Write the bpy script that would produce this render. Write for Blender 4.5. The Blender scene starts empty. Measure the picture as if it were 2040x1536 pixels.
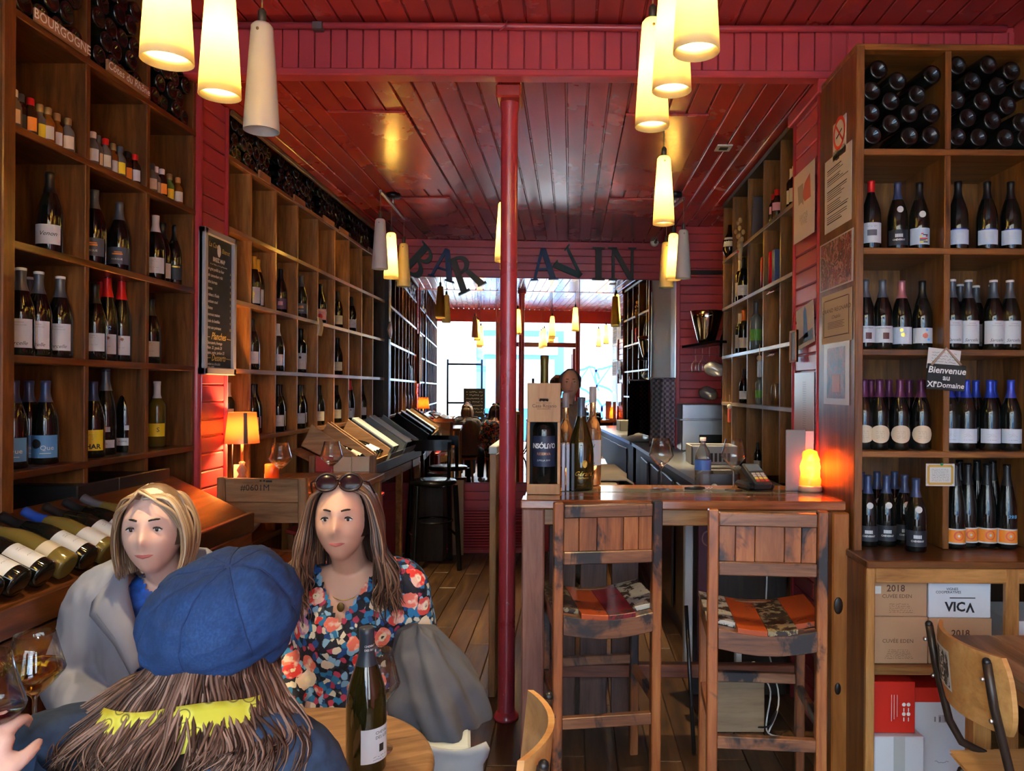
import bpy, bmesh, math, random
from mathutils import Vector, Matrix, noise
R = math.radians; PI = math.pi
random.seed(7)
scene = bpy.context.scene
COL = scene.collection
# ---------------------------------------------------------------- camera, world, exposure
F, UX, VY, CZ, ROLL = 1500.0, 1137.0, 775.0, 1.6, 0.006
cam_d = bpy.data.cameras.new('camera'); cam = bpy.data.objects.new('camera', cam_d); COL.objects.link(cam)
cam_d.sensor_width = 36; cam_d.lens = F/2040*36
cam_d.shift_x = -(UX-1020)/2040; cam_d.shift_y = (VY-768)/2040
cam_d.clip_start = 0.02
cam.matrix_world = Matrix.Translation((0, 0, CZ)) @ Matrix.Rotation(PI/2, 4, 'X') @ Matrix.Rotation(ROLL, 4, 'Z')
scene.camera = cam
world = bpy.data.worlds.new('sky'); scene.world = world; world.use_nodes = True
bg = world.node_tree.nodes['Background']; bg.inputs[0].default_value = (0.88, 0.94, 1.0, 1); bg.inputs[1].default_value = 8.5
sun_d = bpy.data.lights.new('sun', 'SUN'); sun_d.energy = 5.0; sun_d.angle = R(8); sun_d.color = (1, .96, .9)
sun = bpy.data.objects.new('sun', sun_d); COL.objects.link(sun); sun.rotation_euler = (R(-38), 0, R(16))
for px, pz, pw, ph in ((-1.15, 1.85, 1.2, 2.4), (.33, 1.45, 1.6, 2.9), (1.62, 1.85, .75, 2.4)):   # light portals in the shop windows
    ld = bpy.data.lights.new('window_portal', 'AREA'); ld.shape = 'RECTANGLE'; ld.size = pw; ld.size_y = ph
    ld.cycles.is_portal = True
    lo = bpy.data.objects.new('window_portal', ld); COL.objects.link(lo)
    lo.matrix_world = Matrix.Translation((px, -1.62, pz)) @ Matrix.Rotation(R(90), 4, 'X')
scene.view_settings.view_transform = 'Standard'; scene.view_settings.look = 'None'
scene.view_settings.gamma = 1; scene.view_settings.use_curve_mapping = False
scene.view_settings.exposure = 1.25
LAMP_W = 34.0
cyc = scene.cycles
cyc.max_bounces = 9; cyc.diffuse_bounces = 4; cyc.glossy_bounces = 5; cyc.transmission_bounces = 8; cyc.transparent_max_bounces = 16
cyc.caustics_reflective = False; cyc.caustics_refractive = False
def P(u, v, Y):
    du, dv = u-UX, v-VY
    c, s = math.cos(ROLL), math.sin(ROLL)
    return Vector(((du*c+dv*s)*Y/F, Y, CZ-(-du*s+dv*c)*Y/F))
def PX(u, v, X):              # point on the plane X = const
    du, dv = u-UX, v-VY
    return P(u, v, X*F/(du+dv*ROLL))
def PZ(u, v, Z):              # point on the plane Z = const
    du, dv = u-UX, v-VY
    return P(u, v, (CZ-Z)*F/(dv-du*ROLL))
# ---------------------------------------------------------------- materials
MATS = {}
def mat(name, col=(.5, .5, .5), rough=.5, metal=0, spec=.5, emit=None, estr=0, trans=0, coat=0, ior=1.45, alpha=1):
    if name in MATS: return MATS[name]
    m = bpy.data.materials.new(name); m.use_nodes = True
    b = m.node_tree.nodes['Principled BSDF']
    b.inputs['Base Color'].default_value = (*col, 1); b.inputs['Roughness'].default_value = rough
    b.inputs['Metallic'].default_value = metal; b.inputs['Specular IOR Level'].default_value = spec
    b.inputs['Transmission Weight'].default_value = trans; b.inputs['Coat Weight'].default_value = coat
    b.inputs['Coat Roughness'].default_value = .12; b.inputs['IOR'].default_value = ior
    if emit: b.inputs['Emission Color'].default_value = (*emit, 1); b.inputs['Emission Strength'].default_value = estr
    MATS[name] = m
    return m
class N:                       # tiny node helper
    def __init__(s, m): s.t = m.node_tree; s.b = s.t.nodes['Principled BSDF']
    def n(s, kind, **kw):
        x = s.t.nodes.new(kind)
        for k, v in kw.items(): setattr(x, k, v)
        return x
    def l(s, a, b): s.t.links.new(a, b)
    def ramp(s, stops, fac=None, interp='LINEAR'):
        r = s.n('ShaderNodeValToRGB'); r.color_ramp.interpolation = interp
        e = r.color_ramp.elements
        while len(e) < len(stops): e.new(.5)
        for i, (p, c) in enumerate(stops): e[i].position = p; e[i].color = (*c, 1) if len(c) == 3 else c
        if fac is not None: s.l(fac, r.inputs[0])
        return r
    def math(s, op, a, b=None, c=None):
        x = s.n('ShaderNodeMath', operation=op)
        for i, q in enumerate((a, b, c)):
            if q is None: continue
            if isinstance(q, (int, float)): x.inputs[i].default_value = q
            else: s.l(q, x.inputs[i])
        return x.outputs[0]
    def mix(s, fac, a, b, blend='MIX'):
        x = s.n('ShaderNodeMix', data_type='RGBA', blend_type=blend)
        for i, q in ((0, fac), (6, a), (7, b)):
            if isinstance(q, (int, float)): x.inputs[i].default_value = q
            elif isinstance(q, tuple): x.inputs[i].default_value = (*q, 1)
            else: s.l(q, x.inputs[i])
        return x.outputs[2]
    def coord(s, scale=(1, 1, 1), kind='Object', rnd=True):
        tc = s.n('ShaderNodeTexCoord'); mp = s.n('ShaderNodeMapping'); mp.inputs['Scale'].default_value = scale
        s.l(tc.outputs[kind], mp.inputs[0])
        if rnd:
            oi = s.n('ShaderNodeObjectInfo'); vm = s.n('ShaderNodeVectorMath', operation='SCALE')
            cv = s.n('ShaderNodeCombineXYZ')
            for i in range(3): s.l(oi.outputs['Random'], cv.inputs[i])
            s.l(cv.outputs[0], vm.inputs[0]); vm.inputs['Scale'].default_value = 37.0
            s.l(vm.outputs[0], mp.inputs['Location'])
        return mp.outputs[0]
    def noise(s, vec, scale, detail=4, rough=.55, dist=0):
        x = s.n('ShaderNodeTexNoise'); x.inputs['Scale'].default_value = scale; x.inputs['Detail'].default_value = detail
        x.inputs['Roughness'].default_value = rough; x.inputs['Distortion'].default_value = dist
        if vec is not None: s.l(vec, x.inputs['Vector'])
        return x.outputs['Fac']
    def bump(s, h, strength=.3, dist=.01):
        b = s.n('ShaderNodeBump'); b.inputs['Strength'].default_value = strength; b.inputs['Distance'].default_value = dist
        s.l(h, b.inputs['Height']); s.l(b.outputs[0], s.b.inputs['Normal'])
def wood(name, c_dark, c_mid, c_light, axis='z', rough=.42, scale=1.0, coat=0.0, worn=None, vary=.35, rvar=.15):
    if name in MATS: return MATS[name]
    m = mat(name, c_mid, rough, coat=coat); n = N(m)
    st = {'x': (.9, 9, 9), 'y': (9, .9, 9), 'z': (9, 9, .9)}[axis]
    st = tuple(q*scale for q in st)
    v = n.coord(st)
    f1 = n.noise(v, 1.6, 6, .6, 1.2)
    f2 = n.noise(v, 9.0, 3, .6, .4)
    fa = n.math('ADD', n.math('MULTIPLY', f1, .72), n.math('MULTIPLY', f2, .28))
    r = n.ramp([(.30, c_dark), (.50, c_mid), (.70, c_light)], fa)
    col = r.outputs[0]
    oi = n.n('ShaderNodeObjectInfo')
    k = n.math('ADD', n.math('MULTIPLY', oi.outputs['Random'], vary), 1-vary*.6)
    cv = n.n('ShaderNodeCombineColor')
    for i in range(3): n.l(k, cv.inputs[i])
    col = n.mix(1.0, col, cv.outputs[0], 'MULTIPLY')
    if worn:
        w = n.noise(n.coord((2.2, 2.2, 1.4)), 2.2*scale, 5, .65, .5)
        wm = n.ramp([(.51, (0, 0, 0)), (.58, (1, 1, 1))], w)
        col = n.mix(wm.outputs[0], col, worn)
    n.l(col, n.b.inputs['Base Color'])
    n.l(n.math('ADD', n.math('MULTIPLY', f2, rvar*2), rough-rvar), n.b.inputs['Roughness'])
    n.bump(f2, .12, .004)
    return m
def paint(name, col, rough=.35, worn=None, amt=.1, coat=0, scale=3, thr=.66, wsc=26):
    if name in MATS: return MATS[name]
    m = mat(name, col, rough, coat=coat); n = N(m)
    f = n.noise(n.coord((1, 1, 1)), scale, 5, .6, .3)
    d = tuple(q*(1-amt*1.6) for q in col); l = tuple(min(1, q*(1+amt)) for q in col)
    r = n.ramp([(.3, d), (.7, l)], f); c = r.outputs[0]
    if worn:
        w = n.noise(n.coord((1, 1, 1)), wsc, 6, .7, .2)
        wm = n.ramp([(thr, (0, 0, 0)), (thr+.03, (1, 1, 1))], w); c = n.mix(wm.outputs[0], c, worn)
    n.l(c, n.b.inputs['Base Color'])
    g = n.noise(n.coord((1, 1, 1)), 60, 2)
    n.l(n.math('ADD', n.math('MULTIPLY', f, .06), rough-.03), n.b.inputs['Roughness'])
    n.bump(g, .05, .002)
    return m
# ---------------------------------------------------------------- mesh helpers
class MB:
    def __init__(s): s.v = []; s.f = []; s.sm = []
    def add(s, vs, fs, smooth=False):
        o = len(s.v); s.v += [tuple(q) for q in vs]
        for f in fs: s.f.append(tuple(i+o for i in f)); s.sm.append(smooth)
        return s
    def box(s, x0, x1, y0, y1, z0, z1, M=None):
        vs = [Vector((x, y, z)) for z in (z0, z1) for y in (y0, y1) for x in (x0, x1)]
        if M: vs = [M @ q for q in vs]
        return s.add(vs, [(0, 2, 3, 1), (4, 5, 7, 6), (0, 1, 5, 4), (2, 6, 7, 3), (0, 4, 6, 2), (1, 3, 7, 5)])
    def cbox(s, c, d, M=None):
        T = Matrix.Translation(c)
        if M: T = T @ M
        return s.box(-d[0]/2, d[0]/2, -d[1]/2, d[1]/2, -d[2]/2, d[2]/2, T)
    def beam(s, a, b, w, d, up=(0, 0, 1)):     # rectangular bar from a to b, w across, d along up
        a, b = Vector(a), Vector(b); t = (b-a).normalized(); u = Vector(up)
        x = t.cross(u)
        if x.length < 1e-4: x = t.cross(Vector((1, 0, 0)))
        x.normalize(); y = x.cross(t).normalized()
        vs = [p+x*(sx*w/2)+y*(sy*d/2) for p in (a, b) for sx, sy in ((-1, -1), (1, -1), (1, 1), (-1, 1))]
        return s.add(vs, [(0, 3, 2, 1), (4, 5, 6, 7), (0, 1, 5, 4), (1, 2, 6, 5), (2, 3, 7, 6), (3, 0, 4, 7)])
    def lathe(s, prof, seg=20, c=(0, 0, 0), a0=0, a1=2*PI, smooth=True, M=None):
        full = abs(a1-a0-2*PI) < 1e-5; n = seg if full else seg+1
        vs = []; fs = []
        for (r, z) in prof:
            for i in range(n):
                a = a0+(a1-a0)*i/seg; vs.append(Vector((c[0]+r*math.cos(a), c[1]+r*math.sin(a), c[2]+z)))
        for j in range(len(prof)-1):
            r0, r1 = prof[j][0], prof[j+1][0]
            if r0 < 1e-9 and r1 < 1e-9: continue
            for i in range(seg):
                k = (i+1) % n
                if r0 < 1e-9: fs.append((j*n, (j+1)*n+k, (j+1)*n+i))
                elif r1 < 1e-9: fs.append((j*n+i, j*n+k, (j+1)*n))
                else: fs.append((j*n+i, j*n+k, (j+1)*n+k, (j+1)*n+i))
        if M: vs = [M @ q for q in vs]
        return s.add(vs, fs, smooth)
    def tube(s, pts, r, seg=8, cap=True, smooth=True, flat=1.0):
        pts = [Vector(p) for p in pts]; n = len(pts)
        rs = r if isinstance(r, (list, tuple)) else [r]*n
        vs = []; fs = []; ref = None
        for i in range(n):
            t = (pts[min(i+1, n-1)]-pts[max(i-1, 0)])
            t = t.normalized() if t.length > 1e-9 else Vector((0, 0, 1))
            if ref is None:
                ref = Vector((0, 0, 1)) if abs(t.z) < .9 else Vector((1, 0, 0))
                x = t.cross(ref).normalized()
            else:
                x = x-t*x.dot(t)
                x = x.normalized() if x.length > 1e-6 else t.orthogonal().normalized()
            y = t.cross(x)
            for k in range(seg):
                a = 2*PI*k/seg; vs.append(pts[i]+(x*math.cos(a)+y*math.sin(a)*flat)*rs[i])
        for i in range(n-1):
            for k in range(seg):
                q = (k+1) % seg; fs.append((i*seg+k, i*seg+q, (i+1)*seg+q, (i+1)*seg+k))
        if cap: fs += [tuple(range(seg))[::-1], tuple((n-1)*seg+k for k in range(seg))]
        return s.add(vs, fs, smooth)
    def cyl(s, a, b, r, r2=None, seg=12, smooth=True): return s.tube([a, b], [r, r if r2 is None else r2], seg, True, smooth)
    def prism(s, poly, fn, h0, h1):            # poly: 2D points (ccw); fn(a, b, h) -> xyz
        n = len(poly); vs = [fn(a, b, h0) for a, b in poly]+[fn(a, b, h1) for a, b in poly]
        fs = [tuple(range(n))[::-1], tuple(range(n, 2*n))]+[(i, (i+1) % n, n+(i+1) % n, n+i) for i in range(n)]
        return s.add(vs, fs)
    def grid(s, fn, nu, nv, smooth=True, wrap=False):
        vs = [fn(i/nu, j/nv) for j in range(nv+1) for i in range(nu+1)]
        fs = [(j*(nu+1)+i, j*(nu+1)+i+1, (j+1)*(nu+1)+i+1, (j+1)*(nu+1)+i) for j in range(nv) for i in range(nu)]
        return s.add(vs, fs, smooth)
    def ball(s, c, r, seg=14, rings=9, M=None):
        c = Vector(c); r = Vector(r) if not isinstance(r, (int, float)) else Vector((r, r, r))
        vs = []; fs = []
        for j in range(rings+1):
            t = PI*j/rings
            for i in range(seg):
                a = 2*PI*i/seg; q = Vector((math.sin(t)*math.cos(a)*r.x, math.sin(t)*math.sin(a)*r.y, math.cos(t)*r.z))
                vs.append(c+(M @ q if M else q))
        for j in range(rings):
            for i in range(seg):
                k = (i+1) % seg
                fs.append((0, seg+i, seg+k) if j == 0 else ((j*seg+i, rings*seg, j*seg+k) if j == rings-1 else (j*seg+i, (j+1)*seg+i, (j+1)*seg+k, j*seg+k)))
        return s.add(vs, fs, True)
    def mesh(s, name, m):
        me = bpy.data.meshes.new(name); me.from_pydata(s.v, [], s.f); me.validate(clean_customdata=False)
        if len(me.polygons) == len(s.sm): me.polygons.foreach_set('use_smooth', s.sm)
        if m: me.materials.append(m)
        me.update(); return me
def link(name, me, parent=None, loc=None, rot=None, M=None):
    o = bpy.data.objects.new(name, me); COL.objects.link(o)
    if loc is not None: o.location = loc
    if rot is not None: o.rotation_euler = rot
    if M is not None: o.matrix_world = M
    if parent is not None: o.parent = parent
    return o
def tag(o, label=None, cat=None, group=None, kind=None):
    if label: o['label'] = label
    if cat: o['category'] = cat
    if group: o['group'] = group
    if kind: o['kind'] = kind
    return o
ROOTM = {}
def thing(name, label, cat, loc=(0, 0, 0), rotz=0, group=None):
    o = link(name, None, None, loc, (0, 0, rotz)); o.empty_display_size = .05
    ROOTM[o.name] = Matrix.Translation(loc) @ Matrix.Rotation(rotz, 4, 'Z')
    return tag(o, label, cat, group)
def part(name, mb, m, parent, bevel=0, world=False, seg=1):
    o = link(name, mb.mesh(name, m) if isinstance(mb, MB) else mb, parent)
    if world and parent is not None and parent.name in ROOTM: o.matrix_parent_inverse = ROOTM[parent.name].inverted()
    if bevel:
        b = o.modifiers.new('bevel', 'BEVEL'); b.width = bevel; b.segments = seg; b.limit_method = 'ANGLE'; b.angle_limit = R(40)
    return o
def struct(name, mb, m, parent=None, bevel=0):
    o = part(name, mb, m, parent, bevel)
    if parent is None: o['kind'] = 'structure'
    return o
def solo(name, mb, m, label, cat, group=None, bevel=0):
    return tag(part(name, mb, m, None, bevel), label, cat, group)
TMP = bpy.data.scenes.new('tmp')
def tmp_eval(o):
    TMP.collection.objects.link(o)
    with bpy.context.temp_override(scene=TMP, view_layer=TMP.view_layers[0]):
        dg = bpy.context.evaluated_depsgraph_get(); dg.update()
    me = bpy.data.meshes.new_from_object(o.evaluated_get(dg)); TMP.collection.objects.unlink(o); return me
# flat lettering: glyph outlines filled with the built-in font
_TXT = {}
def glyphs(txt, size=1.0, align='CENTER', shear=0, bold=0, space=1.0):
    k = (txt, align, shear, bold, space)
    if k not in _TXT:
        cu = bpy.data.curves.new('t', 'FONT'); cu.body = txt; cu.align_x = align; cu.align_y = 'CENTER'
        cu.shear = shear; cu.offset = bold; cu.space_character = space; cu.resolution_u = 2
        ob = bpy.data.objects.new('t', cu); me = tmp_eval(ob)
        _TXT[k] = ([tuple(v.co[:2]) for v in me.vertices], [tuple(p.vertices) for p in me.polygons])
        bpy.data.objects.remove(ob); bpy.data.curves.remove(cu); bpy.data.meshes.remove(me)
    vs, fs = _TXT[k]
    return [(a*size, b*size) for a, b in vs], fs
def letter(mb, txt, fn, size, at=(0, 0), rot=0, **kw):   # fn(a, b) -> xyz
    vs, fs = glyphs(txt, size, **kw); c, s = math.cos(rot), math.sin(rot)
    mb.add([fn(a*c-b*s+at[0], a*s+b*c+at[1]) for a, b in vs], fs)
def scribble(mb, fn, x0, x1, y, h, rnd, wd=.0012):       # a line of handwriting too small to read
    x = x0; pts = []
    while x < x1:
        pts.append((x, y+rnd.uniform(-.5, .5)*h)); x += h*rnd.uniform(.25, .5)
        if rnd.random() < .16 and len(pts) > 3:
            _stroke(mb, fn, pts, wd); pts = []; x += h*.7
    if len(pts) > 1: _stroke(mb, fn, pts, wd)
def _stroke(mb, fn, pts, w, closed=False):
    vs = []; fs = []
    for i, (a, b) in enumerate(pts):
        p, q = pts[max(0, i-1)], pts[min(len(pts)-1, i+1)]
        dx, dy = q[0]-p[0], q[1]-p[1]; L = math.hypot(dx, dy) or 1
        nx, ny = -dy/L*w/2, dx/L*w/2
        vs += [fn(a+nx, b+ny), fn(a-nx, b-ny)]
        if i: fs.append((2*i-2, 2*i-1, 2*i+1, 2*i))
    mb.add(vs, fs)
def evaluated(mb, mods, name, m):                         # bake modifiers into a mesh
    o = bpy.data.objects.new(name, mb.mesh(name, m))
    for kind, kw in mods:
        q = o.modifiers.new(kind, kind)
        for k, v in kw.items(): setattr(q, k, v)
    me = tmp_eval(o); old = o.data
    bpy.data.objects.remove(o); bpy.data.meshes.remove(old)
    me.polygons.foreach_set('use_smooth', [True]*len(me.polygons))
    me.materials.clear(); me.materials.append(m)
    return me
ORD = ['first', 'second', 'third', 'fourth', 'fifth', 'sixth', 'seventh', 'eighth', 'ninth', 'tenth', 'eleventh', 'twelfth']
# ---------------------------------------------------------------- palette
RED = paint('red_gloss_paint', (.46, .054, .066), .34, coat=.15, amt=.05, scale=1.2)
RED_SHADED = paint('red_paint_shaded', (.36, .034, .026), .27, coat=.25, amt=.05, scale=1.2)  # same red paint as the beam, with the ceiling's shade put into the colour
W_NEAR_Z = wood('stained_pine_upright', (0.032, 0.009, 0.002), (0.145, 0.048, 0.01), (0.27, 0.105, 0.024), 'z', .38, coat=.2)
W_NEAR_Y = wood('stained_pine_shelf', (0.03, 0.008, 0.002), (0.115, 0.034, 0.007), (0.22, 0.075, 0.016), 'y', .36, coat=.25)
W_NEAR_X = wood('stained_pine_cross', (0.035, 0.01, 0.002), (0.145, 0.048, 0.01), (0.26, 0.1, 0.022), 'x', .36, coat=.25)
W_FAR_Z = wood('honey_pine_upright', (0.095, 0.031, 0.006), (0.29, 0.12, 0.028), (0.46, 0.215, 0.06), 'z', .42, coat=.1)
W_FAR_Y = wood('honey_pine_shelf', (0.08, 0.027, 0.006), (0.25, 0.1, 0.026), (0.4, 0.18, 0.055), 'y', .40, coat=.3)
W_DARK = wood('dark_walnut', (.012, .007, .005), (.035, .02, .013), (.07, .04, .025), 'z', .35)
W_OAK_X = wood('light_oak_x', (0.14, 0.055, 0.013), (0.36, 0.165, 0.046), (0.52, 0.27, 0.088), 'x', .42, coat=.15)
W_OAK_Y = wood('light_oak_y', (0.14, 0.055, 0.013), (0.36, 0.165, 0.046), (0.52, 0.27, 0.088), 'y', .42, coat=.15)
W_OAK_Z = wood('light_oak_z', (0.14, 0.055, 0.013), (0.36, 0.165, 0.046), (0.52, 0.27, 0.088), 'z', .42, coat=.15)
W_REC_X = wood('reclaimed_wood_x', (.05, .020, .012), (.21, .085, .040), (.36, .17, .085), 'x', .40, coat=.2, worn=(.018, .014, .016))
W_REC_Y = wood('reclaimed_wood_y', (.08, .020, .008), (.29, .090, .026), (.46, .19, .06), 'y', .40, coat=.2, worn=(.018, .014, .016))
W_REC_Z = wood('reclaimed_wood_z', (.08, .020, .008), (.29, .090, .026), (.46, .19, .06), 'z', .42, coat=.2, worn=(.020, .016, .018), scale=.8)
GLASS_D = mat('dark_bottle_glass', (.006, .007, .006), .04, spec=.6)
GLASS_G = mat('green_bottle_glass', (.035, .04, .006), .04, spec=.6)
def thin_glass(name, tint, ior=1.5):
    m = bpy.data.materials.new(name); m.use_nodes = True; MATS[name] = m; nt = m.node_tree; nt.nodes.remove(nt.nodes['Principled BSDF'])
    t = nt.nodes.new('ShaderNodeBsdfTransparent'); g = nt.nodes.new('ShaderNodeBsdfGlossy'); g.inputs['Roughness'].default_value = .01
    lw = nt.nodes.new('ShaderNodeLayerWeight'); lw.inputs[0].default_value = .5
    pw_ = nt.nodes.new('ShaderNodeMath'); pw_.operation = 'POWER'; pw_.inputs[1].default_value = 3.0; nt.links.new(lw.outputs['Facing'], pw_.inputs[0])
    fr = nt.nodes.new('ShaderNodeMath'); fr.operation = 'MULTIPLY_ADD'; fr.inputs[1].default_value = .75; fr.inputs[2].default_value = .06; nt.links.new(pw_.outputs[0], fr.inputs[0])
    cm_ = nt.nodes.new('ShaderNodeMix'); cm_.data_type = 'RGBA'; cm_.inputs[6].default_value = (*tint, 1); cm_.inputs[7].default_value = (.45, .47, .48, 1); nt.links.new(pw_.outputs[0], cm_.inputs[0]); nt.links.new(cm_.outputs[2], t.inputs[0]); mx = nt.nodes.new('ShaderNodeMixShader')
    for a, b in ((fr.outputs[0], mx.inputs[0]), (t.outputs[0], mx.inputs[1]), (g.outputs[0], mx.inputs[2]), (mx.outputs[0], nt.nodes['Material Output'].inputs[0])): nt.links.new(a, b)
    return m
GLASS_C = thin_glass('clear_glass', (.96, .97, .97))
WHITE = mat('white_paper', (.62, .61, .58), .6); CREAM = mat('cream_paper', (.60, .51, .35), .6)
INK = mat('black_ink', (.012, .012, .014), .6); CHALK = mat('white_chalk', (.8, .8, .76), .8); GOLDCH = mat('yellow_chalk', (.72, .55, .16), .8)
BLACK = mat('black_plastic', (.010, .010, .011), .32); CHROME = mat('chrome', (.75, .75, .75), .12, metal=1)
STEEL = mat('brushed_steel', (.52, .54, .56), .32, metal=1); SLATE = paint('slate_board', (.022, .023, .022), .6, amt=.3, scale=8)
BLKWOOD = mat('black_lacquered_wood', (.008, .008, .008), .25)
# ================================================================ the room
XL, XR, CEIL, CEILF, YB, TILT = -1.8, 1.17, 3.05, 3.29, 7.4, .057
FLOORW = [wood('worn_floor_oak_%d' % i, a, b, c, 'y', .45, coat=.12) for i, (a, b, c) in enumerate((
    ((.026, .011, .004), (.095, .043, .015), (.175, .085, .032)), ((.02, .009, .004), (.065, .03, .011), (.13, .063, .025))))]
fl = struct('floor', MB().box(-2.2, 2.2, -1.5, 7.7, -.06, -.012), W_DARK)
rf = random.Random(3)
for i in range(31):
    x0 = -2.17+i*.14; y = -1.5-rf.random()*1.2
    while y < 7.6:
        L = rf.uniform(1.1, 2.3); a, b = max(y, -1.5), min(y+L, 7.6)
        if b-a > .1: part('plank', MB().box(x0+.002, x0+.138, a+.002, b-.002, -.02, rf.uniform(-.0015, 0)), FLOORW[rf.random() < .4], fl, .003)
        y += L
# ceilings: tongue and groove boards running front to back
ce = struct('ceiling', MB().box(-2.2, 2.2, 3.55, 7.75, CEIL+.012, CEIL+.06), RED_SHADED)
for i in range(32):
    x0 = -1.92+i*.105
    part('plank', MB().box(x0+.004, x0+.101, 3.56, 7.7, CEIL, CEIL+.02), RED_SHADED, ce, .004)
for x0, x1, y0, y1 in ((-1.28, -.87, 3.93, 5.44), (-1.28, -.92, 5.69, 7.1), (.28, .72, 3.95, 5.44), (.28, .70, 5.69, 7.1)):
    part('cover_panel', MB().box(x0, x1, y0, y1, CEIL-.014, CEIL), RED_SHADED, ce, .003)
vn = part('vent', MB().box(.86, .95, 4.45, 4.56, CEIL-.006, CEIL), WHITE, ce)
part('vent_slot', MB().box(.88, .93, 4.48, 4.53, CEIL-.008, CEIL-.004), INK, vn)
cf = struct('ceiling_front', MB().box(-2.2, 2.2, -1.5, 3.58, CEILF+.012, CEILF+.06), RED_SHADED)
for i in range(40):
    x0 = -2.15+i*.1075
    part('plank', MB().box(x0+.004, x0+.1035, -1.45, 3.5, CEILF, CEILF+.02), RED_SHADED, cf, .004)
# cross beam with vertical boards
bmn = struct('trim_1', MB().box(-2.1, 2.1, 3.515, 3.56, CEIL, CEILF+.02), RED)
for i in range(56):
    x0 = -2.1+i*.075
    part('board', MB().box(x0+.0025, x0+.0725, 3.497, 3.52, CEIL+.03, CEILF-.02), RED, bmn, .003)
part('moulding', MB().box(-2.1, 2.1, 3.478, 3.56, CEIL-.004, CEIL+.03), RED, bmn, .006)
part('conduit', MB().tube([(-1.9, 3.475, 3.268), (-.4, 3.475, 3.272), (.6, 3.475, 3.266), (2.0, 3.475, 3.275)], .015, 10), RED, bmn)
part('junction_clip', MB().box(-1.20, -1.15, 3.455, 3.49, 3.245, 3.283), mat('tarnished_tin', (.25, .2, .18), .4, .8), bmn, .004)
part('hook', MB().tube([(-.30, 3.46, 3.30), (-.31, 3.44, 3.255), (-.335, 3.44, 3.235)], .004, 6), RED, bmn)
# side walls
WL = paint('brown_wall', (.06, .028, .014), .6)
struct('wall_left', MB().box(-2.2, -2.12, -1.5, 7.7, 0, CEILF), WL)
struct('wall_right', MB().box(2.05, 2.12, -1.5, 3.55, 0, CEILF), RED)
struct('wall_right_bar', MB().box(1.5, 1.56, 3.5, 7.6, 0, CEIL), WL)
def pilaster(name, x, sgn, y0, y1, zb, n):
    o = struct(name, MB().box(min(x-sgn*.014, x-sgn*.3), max(x-sgn*.014, x-sgn*.3), y0, y1, 0, CEIL), RED)
    h = CEIL/n
    for i in range(n):
        z = i*h
        a, b = sorted((x-sgn*.02, x))
        part('board', MB().box(a, b, y0+.045, y1-.03, z+.003, z+h-.003), RED, o, .005)
    for y, r in ((y0+.022, .022), (y1-.014, .014)):
        part('corner_bead', MB().cyl((x-sgn*.004, y, 0), (x-sgn*.004, y, CEIL), r, seg=10), RED, o)
    return o
pilaster('wall_left_pilaster', -1.795, 1, 3.60, 3.93, 0, 36)
pr = pilaster('wall_right_pilaster', 1.165, -1, 3.50, 3.95, 0, 36)
part('capital', MB().box(1.135, 1.2, 3.48, 3.97, CEIL-.07, CEIL-.005), RED, pr, .006)
# back wall, a little out of square, with the big mirror
TN = Vector((TILT, -1, 0)).normalized(); TXV = Vector((1, TILT, 0)).normalized()
def BW(x, d, z): return Vector((0, YB, z))+TXV*x+TN*d
def bwbox(x0, x1, d0, d1, z0, z1, mb=None):
    mb = mb or MB()
    vs = [BW(x, d, z) for z in (z0, z1) for d in (d1, d0) for x in (x0, x1)]
    return mb.add(vs, [(0, 2, 3, 1), (4, 5, 7, 6), (0, 1, 5, 4), (2, 6, 7, 3), (0, 4, 6, 2), (1, 3, 7, 5)])
bw = struct('wall_back', bwbox(-2.15, 1.5, -.12, -.012, 0, CEIL+.02), RED)
for i in range(5):
    z = 2.685+i*.073
    part('board', bwbox(-1.85, 1.2, -.012, .004, z+.0025, z+.0705), RED, bw, .004)
for i in range(3):
    z = .43+i*.083
    part('board', bwbox(-1.85, 1.2, -.012, .008, z+.002, z+.081), RED, bw, .003)
for i in range(14):
    z = .045+i*.027
    mb = MB(); vs = [BW(x, d, zz) for x in (-1.3, -.4) for d, zz in ((.0, z), (.022, z-.008), (.024, z+.006), (.002, z+.014))]
    mb.add(vs, [(0, 1, 2, 3), (7, 6, 5, 4), (0, 4, 5, 1), (1, 5, 6, 2), (2, 6, 7, 3), (3, 7, 4, 0)])
    part('louvre_slat', mb, RED, bw)
part('sill', bwbox(-1.3, -.4, 0, .035, .0, .04), RED, bw, .004)
MIRR = mat('mirror_silver', (.93, .94, .94), .0, metal=1)
mi = thing('wall_mirror', 'large three-pane wall mirror under the BAR A VIN letters', 'mirror', BW(0, 0, .68))
for x0, x1 in ((-1.85, -.735), (-.731, .078), (.082, 1.2)):
    part('mirror_pane', bwbox(x0, x1, -.008, .006, .685, 2.68), MIRR, mi, world=True)
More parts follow.
